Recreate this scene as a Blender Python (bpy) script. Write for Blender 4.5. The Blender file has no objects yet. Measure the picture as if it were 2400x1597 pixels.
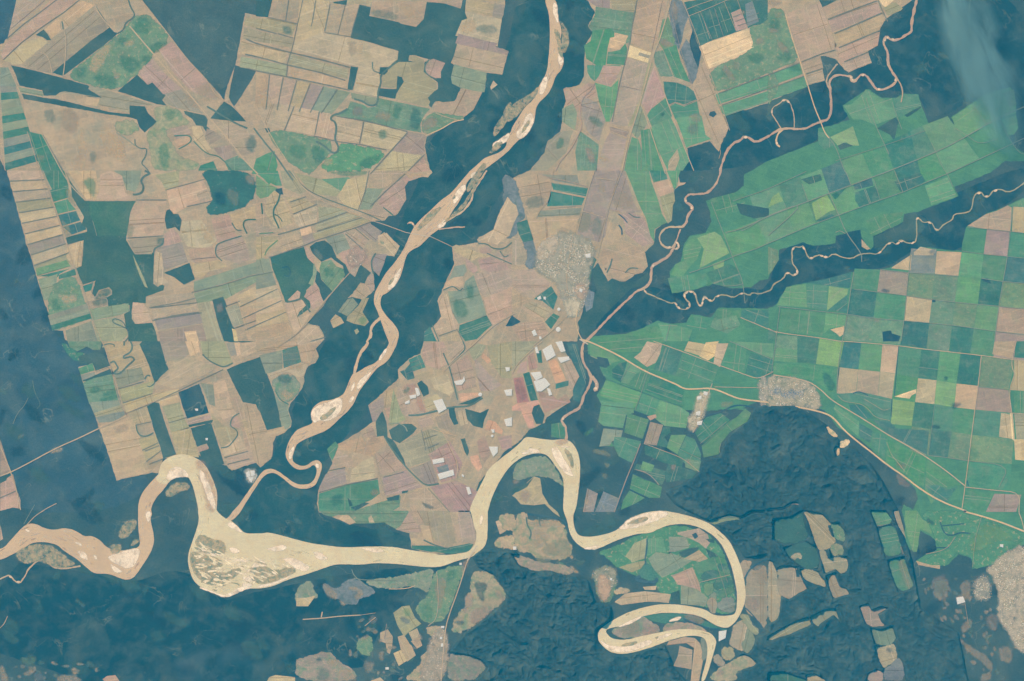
import bpy, bmesh, math, re
import numpy as np
from mathutils import Vector
from mathutils.geometry import tessellate_polygon
R = math.radians
# ---------------------------------------------------------------- camera, sky, sun, exposure
# 1 Blender unit = 1 km.  The ground lies at z = 0, the camera looks straight down at it.
S = bpy.context.scene
W_KM, H_KM = 48.0, 48.0*1597/2400
K = W_KM/2400.0                      # km per photo pixel
CAM_Z = 150.0
cam = bpy.data.cameras.new('camera'); co = bpy.data.objects.new('camera', cam)
S.collection.objects.link(co); S.camera = co
co.location = (0, 0, CAM_Z); co.rotation_euler = (0, 0, 0)
cam.sensor_width = 36; cam.lens = 36*CAM_Z/W_KM
cam.clip_start = 1; cam.clip_end = 3000
SUN_EL, SUN_AZ = 42.0, 132.0         # azimuth measured counter-clockwise from +x: light comes from the upper left
wd = bpy.data.worlds.new('World'); S.world = wd; wd.use_nodes = True
nt = wd.node_tree; bg = nt.nodes['Background']
sky = nt.nodes.new('ShaderNodeTexSky'); sky.sky_type = 'NISHITA'; sky.sun_disc = False
sky.sun_elevation = R(SUN_EL); sky.sun_rotation = R(90-SUN_AZ)
nt.links.new(sky.outputs[0], bg.inputs[0]); bg.inputs[1].default_value = 0.07
sl = bpy.data.lights.new('sun', 'SUN'); so = bpy.data.objects.new('sun', sl); S.collection.objects.link(so)
sl.energy = 4.2; sl.angle = R(0.5); sl.color = (1.0, 0.95, 0.88)
d = Vector((math.cos(R(SUN_EL))*math.cos(R(SUN_AZ)), math.cos(R(SUN_EL))*math.sin(R(SUN_AZ)), math.sin(R(SUN_EL))))
so.rotation_euler = d.to_track_quat('Z', 'Y').to_euler(); so.location = d*100
S.view_settings.view_transform = 'Standard'; S.view_settings.look = 'None'
S.view_settings.exposure = 0.0; S.view_settings.gamma = 1.0
S.render.filter_size = 2.2
S.cycles.use_denoising = True
S.cycles.volume_bounces = 1; S.cycles.max_bounces = 6; S.cycles.transparent_max_bounces = 12
HAZE_D = 0.0031; HAZE_C = (0.0, 0.40, 0.76)
# ---------------------------------------------------------------- coordinates of the map survey
U = 10/3.92                          # one survey unit in photo pixels
TO = {(r, c): (c*600/U, (r*400 if r < 3 else 1197)/U) for r in range(4) for c in range(4)}
def wx(p): return ((p[0]*U-1200)*K, (798.5-p[1]*U)*K)
UK = U*K                             # one survey unit in km
# ground colours as seen through the air; the surface's own reflectance is found by taking the air away
PAL = dict(t=(176,163,143), T=(188,172,148), k=(172,158,145), K=(183,162,147), g=(155,150,142), G=(126,143,147),
 l=(159,162,140), y=(185,171,147), Y=(208,184,151), B=(224,200,165), m=(93,147,129), M=(108,158,132), v=(133,170,131),
 d=(80,134,130), D=(75,127,128), x=(122,151,134), X=(138,153,141), w=(73,116,123), W=(60,108,123), s=(77,124,123),
 C=(214,202,169), N=(201,179,153), P=(168,140,134), Z=(246,230,196), H=(210,207,190), F=(71,112,123), V=(62,108,121),
 E=(203,165,146), I=(170,148,142), O=(55,106,121), L=(59,109,121), J=(50,102,118))
PAL.update({'1': (80,117,125), '2': (71,114,129), '3': (77,120,122), '4': (77,125,122)})
def lin(c):
    c = c/255; return c/12.92 if c <= .04045 else ((c+.055)/1.055)**2.4
AIR = (0.020, 0.106, 0.159); GAIN = (0.985, 0.71, 0.525)
def alb(c):
    if isinstance(c, str): c = PAL[c]
    return tuple(min(.9, max(.004, (lin(v)-a)/g)) for v, a, g in zip(c, AIR, GAIN))
# ---------------------------------------------------------------- procedural materials
def N(nt, t, **kw):
    n = nt.nodes.new(t)
    for k, v in kw.items(): setattr(n, k, v)
    return n
def noise_node(nt, scale, detail=6, rough=.6, vec=None, dist=0):
    n = N(nt, 'ShaderNodeTexNoise'); n.inputs['Scale'].default_value = scale; n.inputs['Detail'].default_value = detail
    n.inputs['Roughness'].default_value = rough; n.inputs['Distortion'].default_value = dist
    nt.links.new(vec, n.inputs['Vector']); return n
def ramp(nt, src, a, b, lo, hi):
    m = N(nt, 'ShaderNodeMapRange'); m.inputs[1].default_value = a; m.inputs[2].default_value = b
    m.inputs[3].default_value = lo; m.inputs[4].default_value = hi; nt.links.new(src, m.inputs[0]); return m.outputs[0]
def scaled(nt, col, fac):
    v = N(nt, 'ShaderNodeVectorMath', operation='SCALE'); nt.links.new(col, v.inputs[0]); nt.links.new(fac, v.inputs[3]); return v.outputs[0]
def mixc(nt, a, b, fac):
    m = N(nt, 'ShaderNodeMix', data_type='RGBA'); nt.links.new(fac, m.inputs[0]); nt.links.new(a, m.inputs[6])
    if isinstance(b, tuple): m.inputs[7].default_value = (*b, 1)
    else: nt.links.new(b, m.inputs[7])
    return m.outputs[2]
def land(name, fine=.1, broad=.12, fs=9.0, bs=.9, tint=None, tint_amt=0, tint_s=1.6, streak=0, streak_ang=0, spots=None, plots=0, plot_ang=0, squig=0,
         spot_lo=.6, bump=0, bump_s=30, rough=.95, fade=False, fr=0):
    m = bpy.data.materials.new(name); m.use_nodes = True; nt = m.node_tree; nt.nodes.clear()
    out = N(nt, 'ShaderNodeOutputMaterial'); b = N(nt, 'ShaderNodeBsdfPrincipled')
    b.inputs['Roughness'].default_value = rough; b.inputs['Specular IOR Level'].default_value = .12
    geo = N(nt, 'ShaderNodeNewGeometry'); oi = N(nt, 'ShaderNodeObjectInfo'); P = geo.outputs['Position']
    col = oi.outputs['Color']
    n1 = noise_node(nt, fs, 7, .65, P); n2 = noise_node(nt, bs, 5, .55, P, .4)
    col = scaled(nt, col, ramp(nt, n2.outputs[0], .3, .7, 1-broad, 1+broad))
    col = scaled(nt, col, ramp(nt, n1.outputs[0], .28, .72, 1-fine, 1+fine))
    if tint:
        n3 = noise_node(nt, tint_s, 5, .6, P, .6)
        col = mixc(nt, col, tint, ramp(nt, n3.outputs[0], .47, .72, 0, tint_amt))
        n3b = noise_node(nt, tint_s*2.7, 6, .6, P, .3)
        col = mixc(nt, col, tint, ramp(nt, n3b.outputs[0], .5, .75, 0, tint_amt*.7))
    if streak:
        mp = N(nt, 'ShaderNodeMapping'); mp.inputs['Rotation'].default_value = (0, 0, R(streak_ang)); mp.inputs['Scale'].default_value = (1, 9, 1)
        nt.links.new(P, mp.inputs[0]); n4 = noise_node(nt, 1.3, 4, .6, mp.outputs[0])
        col = scaled(nt, col, ramp(nt, n4.outputs[0], .3, .7, 1-streak, 1+streak))
    if spots:
        n5 = noise_node(nt, 5.5, 5, .7, P)
        col = mixc(nt, col, spots, ramp(nt, n5.outputs[0], spot_lo, spot_lo+.14, 0, .75))
    if plots:                         # small parcels and worn tracks inside the land
        for s_, an, k_ in ((1.0, plot_ang, 1), (2.3, plot_ang+7, .6)):
            mq = N(nt, 'ShaderNodeMapping'); mq.inputs['Rotation'].default_value = (0, 0, R(an)); mq.inputs['Scale'].default_value = (s_, s_, 1)
            nd = noise_node(nt, .5, 3, .5, P); ad = N(nt, 'ShaderNodeVectorMath', operation='MULTIPLY_ADD'); ad.inputs[1].default_value = (.35,.35,0)
            nt.links.new(nd.outputs['Color'], ad.inputs[0]); nt.links.new(P, ad.inputs[2]); nt.links.new(ad.outputs[0], mq.inputs[0])
            bk = N(nt, 'ShaderNodeTexBrick'); bk.inputs['Color1'].default_value = (1-plots*k_,)*3+(1,); bk.inputs['Color2'].default_value = (1+plots*k_,)*3+(1,)
            bk.inputs['Mortar'].default_value = (1+plots*1.2*k_,)*3+(1,); bk.inputs['Scale'].default_value = 1; bk.inputs['Mortar Size'].default_value = .035
            bk.inputs['Mortar Smooth'].default_value = .5; bk.inputs['Brick Width'].default_value = .95; bk.inputs['Row Height'].default_value = .42
            bk.offset = .37; nt.links.new(mq.outputs[0], bk.inputs[0])
            mm = N(nt, 'ShaderNodeVectorMath', operation='MULTIPLY'); nt.links.new(col, mm.inputs[0]); nt.links.new(bk.outputs[0], mm.inputs[1]); col = mm.outputs[0]
    if squig:                         # faint old meanders and thin openings in the canopy
        n7 = noise_node(nt, .55, 4, .5, P, 1.2); ab = N(nt, 'ShaderNodeMath', operation='SUBTRACT'); ab.inputs[1].default_value = .5
        nt.links.new(n7.outputs[0], ab.inputs[0]); a2 = N(nt, 'ShaderNodeMath', operation='ABSOLUTE'); nt.links.new(ab.outputs[0], a2.inputs[0])
        n8 = noise_node(nt, .8, 3, .5, P); lo = ramp(nt, a2.outputs[0], .0, .012, 1, 0); hi = ramp(nt, n8.outputs[0], .5, .65, 0, squig)
        mu = N(nt, 'ShaderNodeMath', operation='MULTIPLY'); nt.links.new(lo, mu.inputs[0]); nt.links.new(hi, mu.inputs[1])
        col = mixc(nt, col, AT['X'], mu.outputs[0])
    nt.links.new(col, b.inputs['Base Color'])
    if bump:
        n6 = noise_node(nt, bump_s, 6, .6, P); bp = N(nt, 'ShaderNodeBump'); bp.inputs['Strength'].default_value = 1
        bp.inputs['Distance'].default_value = bump; nt.links.new(n6.outputs[0], bp.inputs['Height']); nt.links.new(bp.outputs[0], b.inputs['Normal'])
    if fade:
        at = N(nt, 'ShaderNodeAttribute', attribute_name='fade'); nf = noise_node(nt, 3.0 if fr else 3.2, 7, .7, P, .3)
        ad = N(nt, 'ShaderNodeMath', operation='ADD'); nt.links.new(at.outputs['Fac'], ad.inputs[0])
        nt.links.new(ramp(nt, nf.outputs[0], .25, .75, -.75, .5) if not fr else ramp(nt, nf.outputs[0], .3, .7, -.5, .5), ad.inputs[1])
        fac = ramp(nt, ad.outputs[0], .3 if fr else .05, .55 if fr else .95, 0, fade)
        tr = N(nt, 'ShaderNodeBsdfTransparent'); mx = N(nt, 'ShaderNodeMixShader')
        nt.links.new(fac, mx.inputs[0]); nt.links.new(tr.outputs[0], mx.inputs[1]); nt.links.new(b.outputs[0], mx.inputs[2])
        nt.links.new(mx.outputs[0], out.inputs[0])
    else: nt.links.new(b.outputs[0], out.inputs[0])
    return m
AT = {k: alb(k) for k in PAL}
MAT = dict(
 dry=land('dry_field', .13, .12, 11, 1.1, AT['l'], .45, 1.5, streak=.05, streak_ang=20, plots=.08, plot_ang=-18),
 green=land('green_crop', .12, .12, 9, 1.2, AT['X'], .34, 2.2, streak=.07, streak_ang=-70, plots=.07, plot_ang=8),
 pasture=land('pasture', .16, .14, 6, 1.0, AT['m'], .75, 2.4, streak=.08, streak_ang=35, plots=.05, plot_ang=30, spots=AT['T'], spot_lo=.55, fade=1.0, fr=1.0),
 scrub=land('scrub', .20, .16, 7, 1.2, AT['w'], .7, 2.0, streak=.1, streak_ang=50, spots=AT['g'], spot_lo=.6, fade=1.0, fr=1.0),
 wood=land('woodland_canopy', .34, .20, 13, .55, AT['X'], .22, .6, bump=.004, bump_s=16, squig=.5, spots=AT['x'], spot_lo=.7),
 region=land('farmland', .12, .14, 7, .7, AT['X'], .6, 1.0, streak=.06, streak_ang=15),
 patch=land('field_patch', .16, .14, 8, 1.2, fade=.46),
 mixed=land('mixed_field', .16, .14, 6, 1.0, AT['m'], .7, 2.2, streak=.08, streak_ang=35, plots=.06, plot_ang=30, spots=AT['t'], spot_lo=.58),
 thicket=land('thicket', .2, .15, 10, 1.0, fade=.75, fr=1),
 clearing=land('hill_clearing', .18, .14, 9, 1.1, AT['X'], .5, 1.8, streak=.06, streak_ang=60, plots=.05, spots=AT['w'], spot_lo=.68, fade=1.0, fr=1.0),
 rose=land('rose_field', .14, .12, 8, 1.2),
 water=land('silty_water', .09, .09, 7, .6, AT['Y'], .5, 1.0, streak=.05, streak_ang=10, rough=.45),
 sand=land('river_sand', .06, .08, 12, 2.0, AT['N'], .35, 2.5, fade=1.0),
 islet=land('islet_scrub', .25, .2, 6, 1.6, AT['X'], .7, 2.5, spots=AT['Y'], spot_lo=.42, fade=.8),
 road=land('dirt_road', .12, .1, 14, 2),
 town=land('town_ground', .18, .10, 12, 1.6, AT['X'], .45, 2.5, spots=AT['H'], spot_lo=.62, fade=.9),
 hill=land('hill_forest', .28, .18, 11, .7, AT['X'], .22, .9, bump=.004, bump_s=14, spots=AT['l'], spot_lo=.68),
)
def flat(name, c, rough=.7, var=.15):
    m = bpy.data.materials.new(name); m.use_nodes = True; nt = m.node_tree; b = nt.nodes['Principled BSDF']
    geo = N(nt, 'ShaderNodeNewGeometry'); n = noise_node(nt, 22, 5, .6, geo.outputs['Position'])
    rgb = N(nt, 'ShaderNodeRGB'); rgb.outputs[0].default_value = (*c, 1)
    nt.links.new(scaled(nt, rgb.outputs[0], ramp(nt, n.outputs[0], .3, .7, 1-var, 1+var)), b.inputs['Base Color'])
    b.inputs['Roughness'].default_value = rough; return m
# ---------------------------------------------------------------- geometry helpers (points in survey units)
rng = np.random.default_rng(7)
def _h(ix, iy, seed=0):
    n = (ix.astype(np.int64)*374761393+iy.astype(np.int64)*668265263+seed*1442695041) & 0x7fffffff
    n = ((n ^ (n >> 13))*1274126177) & 0x7fffffff
    return ((n ^ (n >> 16)) & 0xffff)/65535.0
def vnoise(x, y, seed=0):
    x = np.asarray(x, float); y = np.asarray(y, float); ix = np.floor(x); iy = np.floor(y); fx = x-ix; fy = y-iy
    fx = fx*fx*fx*(fx*(fx*6-15)+10); fy = fy*fy*fy*(fy*(fy*6-15)+10)
    a = _h(ix, iy, seed); b = _h(ix+1, iy, seed); c = _h(ix, iy+1, seed); e = _h(ix+1, iy+1, seed)
    return (a+(b-a)*fx)*(1-fy)+(c+(e-c)*fx)*fy
def fbm(x, y, o=4, seed=0):
    s = 0; a = .5
    for i in range(o): s = s+a*vnoise(x, y, seed+i*17); a *= .5; x = x*2.03+5.1; y = y*2.03+1.7
    return s
def chaikin(p, n, closed=True):
    for _ in range(n):
        q = []; m = len(p)
        if not closed: q.append(p[0])
        for i in range(m if closed else m-1):
            a = p[i]; b = p[(i+1) % m]
            q += [(a[0]*.75+b[0]*.25, a[1]*.75+b[1]*.25), (a[0]*.25+b[0]*.75, a[1]*.25+b[1]*.75)]
        if not closed: q.append(p[-1])
        p = q
    return p
def densify(p, step, closed=True):
    q = []; m = len(p)
    for i in range(m if closed else m-1):
        a = p[i]; b = p[(i+1) % m]; L = math.dist(a, b); k = max(1, int(round(L/step)))
        q += [(a[0]+(b[0]-a[0])*j/k, a[1]+(b[1]-a[1])*j/k) for j in range(k)]
    if not closed: q.append(p[-1])
    return q
def area(p): return .5*sum(p[i][0]*p[(i+1) % len(p)][1]-p[(i+1) % len(p)][0]*p[i][1] for i in range(len(p)))
def normals(p, closed=True):
    m = len(p); s = 1 if (not closed or area(p) > 0) else -1; r = []
    for i in range(m):
        a = p[i-1] if (closed or i > 0) else p[i]; b = p[(i+1) % m] if (closed or i < m-1) else p[i]
        dx, dy = b[0]-a[0], b[1]-a[1]; L = math.hypot(dx, dy) or 1; r.append((dy/L*s, -dx/L*s))
    return r                          # outward for closed outlines
def offset(p, dist, closed=True):
    nn = normals(p, closed); return [(a[0]+n[0]*dist, a[1]+n[1]*dist) for a, n in zip(p, nn)]
def wobble(p, amp, sc, closed=True, seed=3):
    nn = normals(p, closed); x = np.array([a[0] for a in p])/sc; y = np.array([a[1] for a in p])/sc
    v = (fbm(x, y, 3, seed)-.45)*2*amp
    return [(a[0]+n[0]*w, a[1]+n[1]*w) for a, n, w in zip(p, nn, v)]
def inside(pt, poly):
    x, y = pt; c = False; j = len(poly)-1
    for i in range(len(poly)):
        xi, yi = poly[i]; xj, yj = poly[j]
        if (yi > y) != (yj > y) and x < (xj-xi)*(y-yi)/(yj-yi)+xi: c = not c
        j = i
    return c
def link(name, verts, faces, mat, parent=None, col=None, attr=None):
    me = bpy.data.meshes.new(name); me.from_pydata(verts, [], faces); me.materials.append(mat)
    if attr is not None:
        a = me.attributes.new('fade', 'FLOAT', 'POINT'); a.data.foreach_set('value', attr)
    me.update(); o = bpy.data.objects.new(name, me); S.collection.objects.link(o)
    if parent is not None: o.parent = parent
    if col is not None: o.color = (*col, 1)
    return o
def sheet(name, p, z, mat, col, skirt=0, parent=None):
    """One flat piece of land from its outline, with sides when skirt > 0."""
    if area(p) > 0: p = p[::-1]       # survey y points down
    w = [wx(a) for a in p]; v3 = [Vector((a[0], a[1], 0)) for a in w]
    tris = [tuple(t) for t in tessellate_polygon([v3])]
    fx = []
    for t in tris:
        a, b, c = (w[i] for i in t)
        fx.append(t if (b[0]-a[0])*(c[1]-a[1])-(c[0]-a[0])*(b[1]-a[1]) > 0 else t[::-1])
    V = [(a[0], a[1], z) for a in w]; n = len(w)
    if skirt:
        V += [(a[0], a[1], z-skirt) for a in w]; fx += [(i, i+n, (i+1) % n+n, (i+1) % n) for i in range(n)]
    return link(name, V, fx, mat, parent, col)
def crosses(p):
    A = np.array(p); B = np.roll(A, -1, 0); d_ = B-A; n = len(A)
    def cr(u, v): return u[..., 0]*v[..., 1]-u[..., 1]*v[..., 0]
    den = cr(d_[:, None], d_[None]); w = A[None]-A[:, None]
    with np.errstate(divide='ignore', invalid='ignore'): t = cr(w, d_[None])/den; u = cr(w, d_[:, None])/den
    hit = (t > 1e-6) & (t < 1-1e-6) & (u > 1e-6) & (u < 1-1e-6); i, j = np.nonzero(hit)
    return bool(len(i[(np.abs(i-j) > 1) & (np.abs(i-j) < n-1)]))
def soft_geo(p, z, inner=3.2, outer=1.6):
    pr = sum(math.dist(p[i-1], p[i]) for i in range(len(p))); inner = min(inner, .82*abs(area(p))/pr); p = densify(chaikin(p, 2), 1.2)
    if area(p) > 0: p = p[::-1]
    p = wobble(p, min(.9, .8*inner), 3.0); o = offset(p, outer); q = offset(p, -inner)
    for _ in range(6):
        if not crosses(q): break
        inner *= .6; q = offset(p, -inner)
    w = [wx(a) for a in q]; wo = [wx(a) for a in o]; n = len(w)
    tris = []
    for t in tessellate_polygon([[Vector((a[0], a[1], 0)) for a in w]]):
        a, b, c = (w[i] for i in t); tris.append(tuple(t) if (b[0]-a[0])*(c[1]-a[1])-(c[0]-a[0])*(b[1]-a[1]) > 0 else tuple(t[::-1]))
    V = [(a[0], a[1], z+.0004) for a in w]+[(a[0], a[1], z) for a in wo]
    tris += [(i, i+n, (i+1) % n+n, (i+1) % n) for i in range(n)]
    return V, tris, [1.0]*n+[0.0]*n
def soft(name, p, z, mat, col, parent=None, inner=3.2, outer=1.6):
    """A patch whose rim blends into the land round it."""
    V, F, A = soft_geo(p, z, inner, outer); return link(name, V, F, mat, parent, col, A)
def soft_many(name, ps, z, mat, col, parent=None, inner=3.2, outer=1.6, dz=.00005):
    """Uncountable small patches of one look as one mesh."""
    V, F, A = [], [], []
    for i, p in enumerate(ps):
        v, f, a = soft_geo(p, z+dz*(i % 12), inner, outer); b = len(V); V += v; A += a; F += [tuple(j+b for j in t) for t in f]
    o = link(name, V, F, mat, parent, col, A); o['kind'] = 'stuff'; return o
def ribbon(name, p, width, z, mat, col, skirt=0, smooth=2, wob=.15, wvar=.25, parent=None):
    if smooth: p = chaikin(p, smooth, False)
    p = densify(p, 1.6 if width < 9 else 3, False); p = wobble(p, wob, 4, False); nn = normals(p, False)
    x = np.array([a[0] for a in p]); y = np.array([a[1] for a in p]); v = 1+(fbm(x/3, y/3, 3, 9)-.45)*2*wvar
    n = len(p); h = width/2
    L = [wx((a[0]+b[0]*h*k, a[1]+b[1]*h*k)) for a, b, k in zip(p, nn, v)]; Q = [wx((a[0]-b[0]*h*k, a[1]-b[1]*h*k)) for a, b, k in zip(p, nn, v)]
    V = [(a[0], a[1], z) for a in L]+[(a[0], a[1], z) for a in Q]; F = [(i, i+1, i+1+n, i+n) for i in range(n-1)]
    c = (np.array(L[0])-np.array(Q[0])); t = np.array(L[1])-np.array(L[0])
    if t[0]*-c[1]+t[1]*c[0] < 0: F = [f[::-1] for f in F]
    if skirt:
        V += [(a[0], a[1], z-skirt) for a in L]+[(a[0], a[1], z-skirt) for a in Q]
        F += [(i, i+1, i+1+2*n, i+2*n) for i in range(n-1)]+[(i+n, i+n+1, i+1+3*n, i+3*n) for i in range(n-1)]
    return link(name, V, F, mat, parent, col)
def tag(o, label=None, cat=None, group=None, kind=None):
    if label: o['label'] = label
    if cat: o['category'] = cat
    if group: o['group'] = group
    if kind: o['kind'] = kind
    return o
def pts(tokens, org):
    out = []; o = org
    for t in tokens:
        if t[0] == '@': o = TO[tuple(int(v) for v in t[1:].split(','))]
        else:
            m = re.fullmatch(r'(-?[\d.]+),(-?[\d.]+)', t)
            if m: out.append((o[0]+float(m[1]), o[1]+float(m[2])))
    return out, o
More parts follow.
